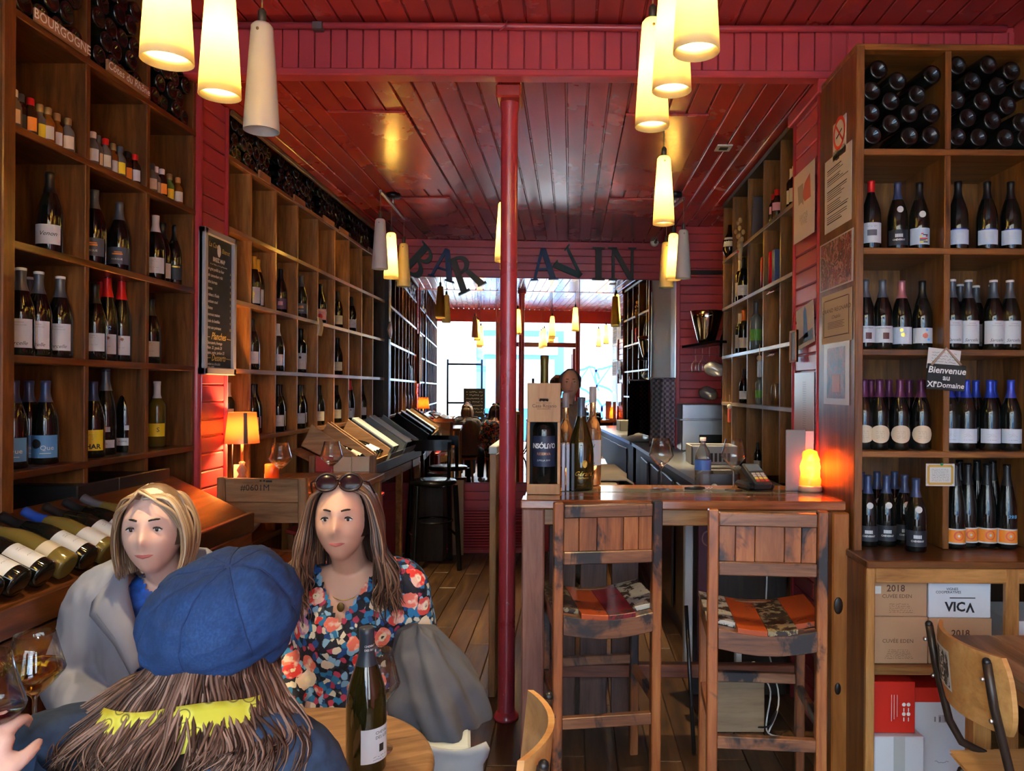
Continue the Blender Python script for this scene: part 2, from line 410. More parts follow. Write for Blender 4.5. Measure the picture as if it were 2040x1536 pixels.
# red return wall at the end of the bar
YR = 6.7
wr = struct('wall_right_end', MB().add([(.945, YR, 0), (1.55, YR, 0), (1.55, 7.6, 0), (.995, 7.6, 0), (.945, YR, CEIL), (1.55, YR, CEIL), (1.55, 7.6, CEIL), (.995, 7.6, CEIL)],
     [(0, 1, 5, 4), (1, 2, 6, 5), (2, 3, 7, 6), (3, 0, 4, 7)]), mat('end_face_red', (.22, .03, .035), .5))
for i in range(40):
    z = i*.0765
    part('board', MB().box(.965, 1.5, YR-.018, YR+.004, z+.0025, min(z+.074, CEIL)), RED, wr, .004)
part('corner_post', MB().box(.93, .968, YR-.025, YR+.02, 0, CEIL), RED, wr, .006)
part('metal_strip', MB().beam((.948, YR+.08, .8), (.955, YR+.08, 2.65), .012, .03), STEEL, wr)
part('towel_rail', MB().cyl((.94, YR+.02, 1.70), (.70, YR+.02, 1.70), .007), STEEL, wr)
part('dark_gap', MB().box(.968, 1.45, YR-.03, YR-.012, 2.62, 2.66), mat('dark_gap', (.02, .005, .005), .6), wr)
# cast iron column
co = thing('iron_column', 'slim red painted iron column standing beside the bar', 'column', (-.305, 3.66, 0))
REDC = paint('red_column_paint', (.46, .045, .055), .28, worn=(.62, .35, .33), coat=.4, amt=.06)
N(REDC)
part('shaft', MB().lathe([(.045, 0), (.045, .03), (.041, .05), (.041, 2.94), (.046, 2.96), (.046, 3.0)], 28), REDC, co)
part('base_ring', MB().lathe([(.041, .0), (.062, .0), (.062, .012), (.05, .03), (.041, .04)], 28), REDC, co)
part('cap_plate', MB().box(-.06, .06, -.09, .08, 2.985, 3.048), RED_SHADED, co, .008)
# ---------------------------------------------------------------- shop front, seen in the mirror
YF = -1.4
wf = struct('wall_front', MB().box(-2.2, 2.2, YF-.12, YF, 3.02, CEILF), RED)
FR = mat('dark_red_frame_paint', (.16, .014, .02), .35)
for x in (-2.02, -.56, 1.16, 2.0):
    part('post', MB().box(x-.05, x+.05, YF-.14, YF-.02, 0, 3.02), FR, wf, .006)
part('apron', MB().box(-1.97, -.61, YF-.12, YF-.04, 0, .55), FR, wf)
part('apron', MB().box(1.21, 1.95, YF-.12, YF-.04, 0, .55), FR, wf)
part('transom_rail', MB().box(-.51, 1.11, YF-.12, YF-.03, 2.5, 2.58), FR, wf)
part('transom_mullion', MB().box(.53, .58, YF-.12, YF-.03, 2.58, 3.02), FR, wf)
PANE = bpy.data.materials.new('window_glass'); PANE.use_nodes = True
nt = PANE.node_tree; nt.nodes.remove(nt.nodes['Principled BSDF'])
tr = nt.nodes.new('ShaderNodeBsdfTransparent'); tr.inputs[0].default_value = (.95, .98, .98, 1)
gl = nt.nodes.new('ShaderNodeBsdfGlossy'); gl.inputs['Roughness'].default_value = 0
mx = nt.nodes.new('ShaderNodeMixShader'); mx.inputs[0].default_value = .06
nt.links.new(tr.outputs[0], mx.inputs[1]); nt.links.new(gl.outputs[0], mx.inputs[2]); nt.links.new(mx.outputs[0], nt.nodes['Material Output'].inputs[0])
w1 = struct('window_1', MB().box(-1.97, -.61, YF-.1, YF-.05, .55, .60), FR)
part('pane', MB().box(-1.97, -.61, YF-.082, YF-.078, .60, 3.02), PANE, w1)
w2 = struct('window_2', MB().box(1.21, 1.95, YF-.1, YF-.05, .55, .60), FR)
part('pane', MB().box(1.21, 1.95, YF-.082, YF-.078, .60, 3.02), PANE, w2)
w3 = struct('window_3', MB().box(-.51, 1.11, YF-.1, YF-.05, 2.58, 2.60), FR)
for a, b in ((-.51, .53), (.58, 1.11)): part('pane', MB().box(a, b, YF-.082, YF-.078, 2.6, 3.02), PANE, w3)
d1 = struct('door_1', MB().box(1.06, 1.11, YF-.95, YF-.12, .02, 2.48), FR)       # leaf folded open to the street
part('door_panel', MB().box(1.045, 1.06, YF-.85, YF-.22, 1.1, 2.36), mat('door_dark', (.04, .006, .008), .4), d1, .004)
part('door_handle', MB().tube([(1.04, YF-.86, 1.0), (1.0, YF-.86, 1.0), (1.0, YF-.86, 1.2), (1.04, YF-.86, 1.2)], .008), STEEL, d1)
# street outside
PAV = paint('street_asphalt', (.30, .31, .33), .8)
struct('street_ground', MB().box(-16, 16, -13, -1.45, -.2, -.04), PAV)
fb = thing('shop_building', 'pale building with blue shop front across the street', 'building', (0, -8.6, 0))
PALE = paint('pale_render', (.50, .53, .54), .8, amt=.06); BLUE = mat('blue_shop_paint', (.01, .13, .42), .5)
part('wall', MB().box(-12, 12, -.5, 0, 0, 7), PALE, fb)
part('shop_front', MB().box(-1.1, 1.6, 0, .12, 0, 3.4), BLUE, fb, .01)
part('shop_window', MB().box(-.8, 1.3, .12, .14, 1.0, 2.5), mat('shop_glass', (.35, .55, .75), .1), fb)
part('sign_board', MB().box(-.9, 1.4, .12, .16, 2.65, 3.2), mat('shop_sign', (.55, .8, .95), .5), fb)
part('ledge', MB().box(-4.2, -1.3, 0, .25, 2.9, 3.02), mat('ledge_wood', (.55, .33, .16), .6), fb)
part('pale_gate', MB().box(-4.0, -1.5, 0, .1, 0, 2.85), mat('pale_grey_gate', (.32, .40, .43), .6), fb, .01)
sh = part('roller_shutter', MB().box(1.9, 4.6, 0, .06, 0, 2.5), mat('shutter_grey', (.35, .40, .42), .5), fb)
for i in range(24): part('shutter_slat', MB().box(1.92, 4.58, .06, .085, i*.104+.004, i*.104+.094), mat('shutter_slat', (.38, .43, .45), .5), sh, .006)
gp = MB(); rg = random.Random(5)
for cx, cz in ((2.3, 1.9), (3.0, 1.95), (3.8, 1.9), (2.4, .9), (3.2, .85), (4.0, 1.0)):
    pts = [(cx+.42*math.cos(t/14*5.4+rg.random()*.2), cz+.42*math.sin(t/14*5.4)*(1+.3*math.sin(t))) for t in range(15)]
    _stroke(gp, lambda a, b: (a, .088, b), pts, .07); _stroke(gp, lambda a, b: (a, .0885, b), [(cx-.4, cz-.3), (cx+.1, cz+.4), (cx+.4, cz-.35)], .06)
part('graffiti', gp, mat('blue_spray', (.01, .08, .5), .6), sh)
# ================================================================ pendant lamps
def shade_mat(name, col, t):
    m = bpy.data.materials.new(name); m.use_nodes = True; MATS[name] = m
    nt = m.node_tree; nt.nodes.remove(nt.nodes['Principled BSDF'])
    d = nt.nodes.new('ShaderNodeBsdfDiffuse'); d.inputs[0].default_value = (*col, 1)
    tl = nt.nodes.new('ShaderNodeBsdfTranslucent'); tl.inputs[0].default_value = (*col, 1)
    g = nt.nodes.new('ShaderNodeBsdfGlossy'); g.inputs['Roughness'].default_value = .25
    m1 = nt.nodes.new('ShaderNodeMixShader'); m1.inputs[0].default_value = t
    m2 = nt.nodes.new('ShaderNodeMixShader'); m2.inputs[0].default_value = .04
    L = nt.links.new
    L(d.outputs[0], m1.inputs[1]); L(tl.outputs[0], m1.inputs[2]); L(m1.outputs[0], m2.inputs[1]); L(g.outputs[0], m2.inputs[2])
    L(m2.outputs[0], nt.nodes['Material Output'].inputs[0])
    return m
SH_LIT = shade_mat('opal_glass_shade', (.95, .84, .50), .55)
SH_OFF = shade_mat('opal_glass_shade_cool', (.80, .77, .70), .35)
CORD = mat('brown_flex', (.22, .13, .08), .6)
def pendant(x, y, zb, label, lit=1.0, top=None, cream=False, group=None, watt=1.0):
    top = top or (CEILF if y < 3.5 else CEIL)
    H = .345
    t = thing('pendant_lamp', label, 'lamp', (x, y, zb), 0, 'cone pendant lamps')
    prof = [(.0555, 0), (.0535, .04), (.048, .13), (.0415, .23), (.0355, .315), (.034, .335), (.026, .345), (.013, .347)]
    inner = [(r-.003, z-(.003 if z > .3 else 0)) for r, z in prof[::-1]]
    part('lamp_shade', MB().lathe(prof+inner+[prof[0]], 26), SH_LIT if (lit or cream) else SH_OFF, t)
    part('socket', MB().lathe([(0, .335), (.013, .335), (.013, .385), (.006, .395), (0, .395)], 12), mat('socket_dark', (.04, .035, .03), .4), t)
    part('cord', MB().cyl((0, 0, .39), (0, 0, top-zb-.006), .0028, seg=6), CORD, t)
    part('shade_screw', MB().ball((0, -.0365, .315), .005, 8, 5), mat('brass', (.5, .36, .12), .3, 1), t)
    part('bulb', MB().lathe([(0, .15), (.016, .154), (.022, .17), (.021, .19), (.012, .22), (.011, .33), (0, .33)], 14),
         mat('bulb_lit', (1, .9, .7), .4, emit=(1, .80, .45), estr=24) if lit else mat('bulb_off', (.8, .8, .78), .2), t)
    if lit:
        ld = bpy.data.lights.new('bulb_light', 'POINT'); ld.energy = LAMP_W*lit*watt; ld.color = (1, .77, .42); ld.shadow_soft_size = .02
        lo = link('bulb_light', ld, t, (0, 0, .125))
    return t
def bar_mount(label, pts, z):
    a, b = Vector(pts[0]), Vector(pts[-1]); c = (a+b)/2
    t = thing('lamp_bar', label, 'lamp bar', (c.x, c.y, z), 0)
    part('bar', MB().beam((a.x-c.x, a.y-c.y, -.09), (b.x-c.x, b.y-c.y, -.09), .02, .02), STEEL, t, .003)
    part('canopy_disc', MB().lathe([(0, -.03), (.05, -.03), (.055, -.02), (.055, 0), (0, 0)], 20), BLACK, t)
    part('stem', MB().cyl((0, 0, -.09), (0, 0, -.02), .008), STEEL, t)
LAMPS = [
 (333, 118, 1.69, 1, 'large lit cone pendant nearest at the left, over the table'),
 (438, 188, 2.07, 1, 'lit cone pendant, middle of the left front trio'),
 (521, 258, 2.43, 0, 'unlit white cone pendant, farthest of the left front trio'),
 (1387, 100, 1.79, .35, 'dim yellow cone pendant nearest the camera on the right'),
 (1338, 178, 2.12, 1, 'lit cone pendant, middle of the right front trio'),
 (1299, 250, 2.43, 1, 'lit cone pendant, farthest of the right front trio'),
 (1322, 445, 3.84, 1, 'single lit cone pendant hanging over the bar')]
for u, v, Y, lit, lab in LAMPS:
    p = P(u, v, Y); pendant(p.x, p.y, p.z-.005, lab, lit, watt=1.8 if Y > 3.5 else 1.0)
bl = [(757, 536, 5.2, 0, 'unlit grey-white cone pendant, first of the far left trio', 0), (779, 555, 5.7, 1, 'glowing cone pendant, middle of the far left trio', 0), (804, 571, 6.05, 0, 'unlit cream cone pendant, last of the far left trio', 1)]
br = [(1361, 555, 5.35, 0, 'unlit white cone pendant, nearest of the far right trio', 0), (1341, 558, 5.62, 1, 'glowing cone pendant, middle of the far right trio', 0), (1327, 573, 5.75, 0, 'unlit cream cone pendant, leftmost of the far right trio', 1)]
for trio, lab in ((bl, 'steel bar on the ceiling carrying the far left pendant trio'), (br, 'steel bar on the ceiling carrying the far right pendant trio')):
    ps = []
    for u, v, Y, lit, l2, cr in trio:
        p = P(u, v, Y); ps.append(p); pendant(p.x, p.y, p.z, l2, lit, CEIL-.08, cr, watt=3.6)
    bar_mount(lab, ps, CEIL)
p = P(1004, 521, 4.4); pendant(p.x, p.y, p.z, 'cone pendant almost hidden behind the red column', 1, watt=1.8)
for i, (x, y) in enumerate(((-.95, .25), (-.95, -.15), (-.95, -.55), (.3, .25), (.3, -.15), (.3, -.55), (1.35, 1.2), (1.35, .3))):
    pendant(x, y, 2.42, 'lit cone pendant seen only in the mirror, %s of eight' % ORD[i], 1)
# ================================================================ wine racks
struct('wall_right_front', MB().box(1.19, 2.1, 3.505, 3.56, 0, CEILF), RED)
LV = [1.32, 1.70, 2.07, 2.445, 2.82]
NY = [3.59, 3.20, 2.80, 2.42, 2.03, 1.64, 1.25, .86, .47, .08, -.31, -.7]
rk = thing('wine_rack', 'tall dark-stained wine rack along the left wall nearest the camera', 'wine rack', (-1.95, 1.4, 0))
part('back_panel', MB().box(-2.118, -2.10, -.72, 3.6, 0, 3.27), W_NEAR_Z, rk, world=True)
for i, y in enumerate(NY):
    w = .055 if i == 3 else .026
    part('upright', MB().box(-2.10, -1.80, y-(w if i == 3 else .013), y+.0 if i == 3 else y+.013, .92, 3.27), W_NEAR_Z, rk, .003, True)
    if i == 3: part('post_facing', MB().box(-1.80, -1.785, y-.058, y-.002, .92, 3.27), W_NEAR_Z, rk, .004, True)
for z in LV:
    for a, b in ((2.42, 3.60), (.86, 2.37), (-.7, .86)):
        part('shelf', MB().box(-2.10, -1.797, a, b, z-.026, z), W_NEAR_Y, rk, .003, True)
part('top_board', MB().box(-2.10, -1.797, -.7, 3.6, 3.25, 3.285), W_NEAR_Y, rk, .003, True)
for a, b in ((2.37, 3.595), (-.7, 2.37)): part('counter_shelf', MB().box(-2.10, -1.72, a, b, 1.03, 1.055), W_NEAR_Y, rk, .003, True)
FY = [3.945, 4.229, 4.59, 4.954, 5.347, 5.729, 6.103, 6.475, 6.844, 7.245]
rf2 = thing('wine_rack', 'long honey-coloured wine rack running back to the mirror', 'wine rack', (-1.95, 5.6, 0))
part('back_panel', MB().box(-2.118, -2.10, 3.93, 7.27, 0, 3.03), W_FAR_Z, rf2, world=True)
for i, y in enumerate(FY):
    part('upright', MB().box(-2.10, -1.80, y-.011, y+.011, .72, 2.82), W_FAR_Z if i < 9 else W_DARK, rf2, .002, True)
for z in LV:
    part('shelf', MB().box(-2.10, -1.795, 3.935, 7.25, z-.026, z), W_FAR_Y, rf2, .002, True)
part('base_board', MB().box(-2.10, -1.78, 3.935, 7.25, .70, .73), W_FAR_Y, rf2, .002, True)
for i in (0, 2, 4, 6, 8, 9): part('bin_divider', MB().box(-2.10, -1.86, FY[i]-.01, FY[i]+.01, 2.82, 3.02), W_DARK, rf2, world=True)
part('top_rail', MB().box(-1.79, -1.77, 3.935, 7.3, 3.02, 3.048), wood('top_rail_wood', (.06, .03, .012), (.15, .08, .03), (.25, .14, .06), 'y'), rf2, .003, True)
part('end_post', MB().box(-1.84, -1.755, 7.25, 7.29, .7, 3.03), W_DARK, rf2, .003, True)
# plaques
def fx(x):            # text on a plane facing +X, reading along +Y
    return lambda a, b, yz: None
def plaque(txt, y0, y1, z, label, size, italic=0):
    t = thing('name_plaque', label, 'plaque', (-1.79, (y0+y1)/2, z), 0, 'region name plaques')
    hh = .022
    part('board', MB().box(-.004, .008, -(y1-y0)/2, (y1-y0)/2, -hh, hh), wood('plaque_wood', (.16, .07, .03), (.30, .14, .06), (.4, .2, .09), 'y'), t, .002)
    if txt:
        mb = MB(); letter(mb, txt, lambda a, b: (.0092, a, b), size, shear=italic, bold=.01)
        part('lettering', mb, CHALK, t)
plaque('BOURGOGNE', 2.50, 2.77, 2.835, 'small wooden plaque lettered BOURGOGNE on the near rack', .047)
plaque('Côtes du Rhône', 2.89, 3.17, 2.835, 'small wooden plaque lettered Côtes du Rhône', .043, .15)
for i, (y0, y1) in enumerate(((4.30, 4.46), (4.84, 5.04), (5.42, 5.66), (5.80, 6.02), (6.62, 6.84))):
    plaque('', y0, y1, 2.82, 'blank-looking wooden shelf plaque on the far rack, %s from the pilaster' % ORD[i], .03)
# right front rack, facing the camera
ZR = [.956, 1.355, 1.77, 2.183, 2.586]; XC = [1.175, 1.532, 1.89]
W_R = wood('amber_pine_cross', (0.06, 0.019, 0.004), (0.23, 0.082, 0.016), (0.39, 0.165, 0.038), 'x', .36, coat=.25)
W_RZ = wood('amber_pine_upright', (0.06, 0.019, 0.004), (0.23, 0.082, 0.016), (0.39, 0.165, 0.038), 'z', .36, coat=.25)
rr = thing('wine_rack', 'tall amber wine rack facing the room on the right', 'wine rack', (1.55, 3.28, .95))
part('back_panel', MB().box(1.17, 2.04, 3.485, 3.50, .94, 3.0), W_RZ, rr, world=True)
part('side_panel', MB().box(1.152, 1.178, 3.065, 3.50, .94, 3.0), W_NEAR_Z, rr, .003, True)
part('face_post', MB().box(1.150, 1.184, 3.05, 3.067, .95, 3.0), W_RZ, rr, .003, True)
for x in XC[1:]+[2.028]: part('upright', MB().box(x-.013, x+.013, 3.068, 3.485, .956, 3.0), W_RZ, rr, .003, True)
for i, z in enumerate(ZR):
    if i: part('shelf', MB().box(1.178, 2.04, 3.062, 3.485, z-.026, z), W_R, rr, .003, True)
part('top_board', MB().box(1.15, 2.04, 3.055, 3.50, 2.985, 3.01), W_R, rr, .003, True)
# low cabinet under it
cb = thing('low_cabinet', 'low oak cabinet holding wine cartons under the right rack', 'cabinet', (1.55, 3.1, 0))
part('top', MB().box(1.13, 2.04, 2.86, 3.5, .925, .954), W_NEAR_X, cb, .004, True)
part('side_panel', MB().box(1.135, 1.16, 2.885, 3.5, .0, .925), W_NEAR_Z, cb, .003, True)
part('side_panel', MB().box(2.02, 2.04, 2.885, 3.48, 0, .925), W_NEAR_Z, cb, .003, True)
for a, b in ((1.13, 1.163), (1.66, 1.712), (2.0, 2.04)): part('stile', MB().box(a, b, 2.862, 2.888, 0, .925), W_OAK_Z, cb, .004, True)
part('top_rail', MB().box(1.163, 2.04, 2.864, 2.888, .868, .925), W_OAK_X, cb, .004, True)
part('shelf', MB().box(1.16, 2.04, 2.90, 3.46, .505, .535), W_OAK_X, cb, .003, True)
part('floor_board', MB().box(1.16, 2.04, 2.90, 3.46, .04, .07), W_OAK_X, cb, .003, True)
part('back_panel', MB().box(1.16, 2.04, 3.46, 3.48, .04, .92), W_DARK, cb, world=True)
# bar back shelving
BY = [3.965, 4.22, 4.594, 5.0, 5.47, 5.80]; ZB = [1.10, 1.508, 1.86, 2.228, 2.595]
W_BZ = wood('bar_rack_upright', (0.055, 0.022, 0.005), (0.19, 0.085, 0.02), (0.31, 0.15, 0.04), 'z', .4, coat=.15)
W_BY = wood('bar_rack_shelf', (.10, .06, .035), (.26, .17, .10), (.4, .28, .17), 'y', .38, coat=.3)
rb = thing('bar_rack', 'open wooden shelving behind the bar loaded with spirits', 'wine rack', (1.3, 4.9, 1.08))
part('back_panel', MB().box(1.47, 1.49, 3.95, 5.82, 1.08, 3.0), W_BZ, rb, world=True)
for y in BY: part('upright', MB().box(1.17, 1.47, y-.011, y+.011, 1.08, 3.02), W_BZ, rb, .002, True)
for z in ZB[1:]: part('shelf', MB().box(1.165, 1.47, 3.955, 5.81, z-.024, z), W_BY, rb, .002, True)
part('top_board', MB().box(1.165, 1.47, 3.955, 5.81, 3.0, 3.03), W_DARK, rb, world=True)
# ================================================================ sloping bottle displays
def slope_display(y0, y1, label, wm, dark):
    t = thing('bottle_display', label, 'display shelf', (-1.6, (y0+y1)/2, .95))
    def S(s, d): # along slope from the wall (0) to the front (1), d above it
        return (-1.80+.36*s+d*.42, 1.20-.175*s+d*.9)
    mb = MB()
    a, b = S(0, 0), S(1, 0); c, d = S(1, -.02), S(0, -.02)
    mb.prism([(q[0], q[1]) for q in (d, c, b, a)], lambda p, q, h: (p, h, q), y0, y1)
    part('sloping_board', mb, wm, t, .002, True)
    part('front_rail', MB().box(-1.455, -1.425, y0, y1, .955, 1.035), dark, t, .004, True)
    part('lower_rail', MB().box(-1.47, -1.435, y0, y1, .875, .945), wm, t, .003, True)
    n = int((y1-y0)/.8)+1
    for i in range(n+1):
        y = y0+.03+(y1-y0-.06)*i/n
        part('leg', MB().box(-1.48, -1.43, y-.025, y+.025, 0, .9), wm, t, .003, True)
    return t
slope_display(1.2, 3.40, 'sloping wooden shelf of tilted bottles behind the silver-haired woman', W_NEAR_Y, W_NEAR_Y)
slope_display(4.85, 7.2, 'dark sloping shelf of wine crates along the far left rack', W_FAR_Y, mat('dark_rail', (.05, .055, .06), .4))
# ================================================================ bottles
PROF = {
 'burgundy': [(0, .004), (.030, 0), (.039, .002), (.0415, .008), (.0415, .135), (.0405, .155), (.037, .175), (.030, .20), (.021, .225), (.0155, .243), (.0142, .26), (.0140, .284), (.0152, .286), (.0152, .295), (.0125, .297), (0, .297)],
 'bordeaux': [(0, .004), (.028, 0), (.036, .002), (.0378, .008), (.0378, .185), (.036, .20), (.028, .215), (.018, .228), (.0148, .24), (.0142, .29), (.0155, .292), (.0155, .302), (.0125, .303), (0, .303)],
 'flute': [(0, .004), (.030, 0), (.037, .002), (.039, .008), (.039, .145), (.0375, .17), (.032, .21), (.0245, .25), (.018, .285), (.0146, .30), (.0142, .338), (.0152, .34), (.0152, .349), (0, .35)],
 'mini': [(0, .002), (.017, 0), (.0195, .004), (.0195, .058), (.017, .068), (.010, .078), (.0085, .083), (.0085, .100), (0, .101)],
 'minisq': [(0, .002), (.016, 0), (.0175, .004), (.0175, .062), (.0155, .070), (.009, .076), (.0085, .083), (.0085, .102), (0, .103)]}
TOPZ = {'burgundy': (.222, .2985), 'bordeaux': (.226, .3045), 'flute': (.262, .3515), 'mini': (.084, .104), 'minisq': (.084, .106)}
def rad(kind, z):
    p = PROF[kind]
    for (r0, z0), (r1, z1) in zip(p[2:], p[3:]):
        if z0 <= z <= z1 and z1 > z0: return r0+(r1-r0)*(z-z0)/(z1-z0)
    return p[-2][0]
_BM = {}
def body_mesh(kind, gm):
    k = (kind, gm.name)
    if k not in _BM: _BM[k] = MB().lathe(PROF[kind], 14 if kind.startswith('mini') else 24).mesh('glass_body', gm)
    return _BM[k]
def cap_mesh(kind, m, short=0):
    k = ('cap', kind, m.name, short)
    if k not in _BM:
        z0, z1 = TOPZ[kind]
        if short: z0 = z1-short
        zs = [z0+(z1-z0)*i/6 for i in range(6)]
        _BM[k] = MB().lathe([(rad(kind, z)+.0007, z) for z in zs]+[(rad(kind, z1-.004)+.0007, z1-.001), (.012, z1), (0, z1)] if not kind.startswith('mini') else [(.0095, z0), (.0100, z1-.002), (.008, z1), (0, z1)], 16).mesh('capsule', m)
    return _BM[k]
def label_mesh(kind, m, z0, z1, ang, off=.0008, shape=None):
    k = ('lab', kind, m.name, z0, z1, ang, shape)
    if k not in _BM:
        r = max(q[0] for q in PROF[kind])+off; mb = MB(); n = 12
        def f(i, j):
            a = -PI/2+(i-.5)*ang
            if shape == 'oval':
                h = math.sqrt(max(0, 1-(2*i-1)**2*.98)); zz = (z0+z1)/2+(j-.5)*(z1-z0)*h
            else: zz = z0+(z1-z0)*j
            return (r*math.cos(a), r*math.sin(a), zz)
        mb.grid(f, n, 2); _BM[k] = mb.mesh('label', m)
    return _BM[k]
def ink_mesh(key, kind, builder, m, off=.0015):
    k = ('ink', key, kind, m.name)
    if k not in _BM:
        r = max(q[0] for q in PROF[kind])+off; mb = MB()
        builder(mb, lambda a, b: (r*math.cos(-PI/2+a/r), r*math.sin(-PI/2+a/r), b)); _BM[k] = mb.mesh('print', m)
    return _BM[k]
def lm(n, c): return mat('label_'+n, c, .5)
L_W, L_IV, L_BLU, L_SKY, L_YEL, L_RED, L_BLK, L_SLT, L_OR, L_PNK, L_BEI = (lm('white', (.58, .60, .63)), lm('ivory', (.58, .52, .40)), lm('blue', (.10, .28, .55)), lm('pale_blue', (.50, .58, .70)),
    lm('yellow', (.85, .62, .02)), lm('red', (.65, .02, .02)), lm('black', (.02, .022, .03)), lm('slate', (.08, .09, .11)), lm('orange', (.85, .27, .03)), lm('pink', (.75, .35, .40)), lm('beige', (.66, .52, .36)))
def fm(n, c, me=.3): return mat('foil_'+n, c, .35, me)
F_BLK, F_RED, F_WHT, F_GRY, F_YEL, F_BLU, F_NVY, F_PNK, F_PUR = (fm('black', (.012, .012, .014)), fm('red', (.62, .015, .015)), fm('white', (.72, .72, .74), 0), fm('grey', (.10, .11, .13)), fm('yellow', (.75, .42, .03)),
    fm('blue', (.03, .06, .42)), fm('navy', (.05, .07, .15)), fm('rose', (.42, .16, .18)), fm('plum', (.12, .03, .09)))
GOLD = mat('gold_print', (.62, .42, .08), .35, .8); CHB = mat('blue_chalk_pen', (.12, .42, .85), .5); CHP = mat('violet_chalk_pen', (.22, .12, .65), .5)
def pr_lines(rows, h=.004, w=.02, seed=1):
    def b(mb, fn):
        r = random.Random(seed)
        for z in rows: scribble(mb, fn, -w, w, z, h, r, .0007)
    return b
def pr_text(*items):
    def b(mb, fn):
        for txt, size, x, z, kw in items: letter(mb, txt, fn, size, (x, z), **kw)
    return b
def pr_disc(x, z, r, n=18):
    def b(mb, fn):
        K = 5; vs = [fn(x, z)]+[fn(x+r*k/K*math.cos(2*PI*i/n), z+r*k/K*math.sin(2*PI*i/n)) for k in range(1, K+1) for i in range(n)]
        fs = [(0, 1+i, 1+(i+1) % n) for i in range(n)]+[(1+(k-1)*n+i, 1+k*n+i, 1+k*n+(i+1) % n, 1+(k-1)*n+(i+1) % n) for k in range(1, K) for i in range(n)]
        mb.add(vs, fs)
    return b
def pr_rect(*rs):
    def b(mb, fn):
        for x0, x1, z0, z1 in rs:
            q = max(1, int((x1-x0)/.004))
            for i in range(q):
                a, c = x0+(x1-x0)*i/q, x0+(x1-x0)*(i+1)/q
                mb.add([fn(a, z0), fn(c, z0), fn(c, z1), fn(a, z1)], [(0, 1, 2, 3)])
    return b
# style: (kind, glass, capsule, label material, z0, z1, angle, prints[(key, builder, material)], extra)
ST = {}
def style(name, desc, kind='burgundy', glass=None, cap=F_BLK, lab=L_W, z0=.035, z1=.105, ang=2.3, prints=(), short=0, shape=None):
    ST[name] = dict(desc=desc, kind=kind, glass=glass or GLASS_D, cap=cap, lab=lab, z0=z0, z1=z1, ang=ang, prints=prints, short=short, shape=shape)
TX = pr_lines([.095, .088, .06], .004, .022)
IT = dict(shear=.35)
style('vouv', 'black-foiled bottle with plain white label', prints=(('vou', pr_text(('Venon', .022, .006, .072, IT)), INK),))
style('slate', 'dark bottle with slate and orange label', lab=L_SLT, cap=F_GRY, prints=(('so', pr_rect((-.018, .022, .074, .08), (-.01, .02, .083, .087)), L_OR), ('sa', pr_text(('MARGUE', .011, 0, .055, {})), CHALK)))
style('whtop', 'white-capped dark bottle with white label', cap=F_WHT, prints=(('t1', TX, INK),))
style('dkgold', 'dark bottle with black and gold label', lab=L_BLK, prints=(('dg', pr_rect((-.03, .03, .093, .099)), GOLD),))
style('sanc', 'dark bottle with large white label', cap=F_GRY, z0=.028, z1=.125, prints=(('sn', pr_text(('Sarcelle', .018, .004, .043, dict(shear=.4))), INK), ('sn2', pr_text(('DOMAINE', .006, .008, .113, {}), ('TERRES BLANCHES', .0055, .006, .104, {})), mat('grey_ink', (.2, .2, .22), .6))), short=0)
style('redfoil', 'red-foiled dark bottle with white label', cap=F_RED, kind='flute', z0=.03, z1=.11, prints=(('rf', TX, INK), ('rd', pr_disc(.012, .095, .006), mat('brown_seal', (.2, .07, .03), .5))))
style('blueq', 'dark bottle with blue label', lab=L_BLU, cap=F_NVY, z0=.025, z1=.105, ang=2.6, prints=(('q1', pr_disc(-.018, .075, .017, 24), INK), ('q2', pr_text(('Que', .024, .018, .06, {})), CHALK), ('q3', pr_rect((-.005, .03, .040, .042)), CHALK)))
style('char', 'dark bottle with yellow CHAR label', lab=L_YEL, cap=F_NVY, z0=.03, z1=.11, prints=(('ch', pr_text(('CHAR', .026, .002, .045, dict(bold=.03))), INK), ('ch2', pr_lines([.09, .084, .075], .007, .014, 4), INK)))
style('flutew', 'slim dark flute bottle with small white labels', kind='flute', cap=F_GRY, z0=.03, z1=.062, prints=(('fl', pr_text(('KLIPFEL', .010, 0, .047, {})), INK), ('fl2', pr_rect((.006, .026, .095, .115)), L_W)))
style('clearyel', 'pale bottle with yellow label', kind='bordeaux', glass=mat('pale_wine_glass', (.10, .07, .01), .05), cap=F_WHT, lab=L_YEL, z0=.05, z1=.11, prints=(('cy', pr_text(('S', .03, .012, .08, {})), INK),))
style('plainw', 'dark bottle with white label', prints=(('t1', TX, INK),))
style('plaini', 'dark bottle with ivory label', lab=L_IV, prints=(('t1', TX, INK),))
style('redlab', 'dark bottle with bright red label', lab=L_RED, z0=.03, z1=.12, prints=(('rl', pr_text(('B', .03, .01, .08, {})), CHALK),))
style('golduni', 'yellow-foiled bottle with gold-emblem white label', cap=F_YEL, z0=.02, z1=.115, prints=(('gu', pr_disc(0, .075, .016, 7), GOLD), ('gu2', pr_disc(0, .05, .012, 5), GOLD)))
style('dkpur', 'large dark bottle with dim purple label', lab=lm('purple', (.10, .05, .12)), prints=(('dp', pr_rect((-.01, .02, .06, .085)), L_PNK),))
style('pinkred', 'dark bottle with pink and red label', lab=L_PNK, z0=.03, z1=.11, prints=(('pk', pr_disc(0, .055, .02), L_RED), ('pk2', pr_rect((-.03, .03, .095, .10)), L_YEL)))
style('whfoil', 'white-foiled bordeaux bottle with white label', kind='bordeaux', cap=F_WHT, z0=.07, z1=.16, prints=(('wf', pr_disc(.008, .11, .012, 10), mat('grey_print', (.25, .25, .28), .6)),))
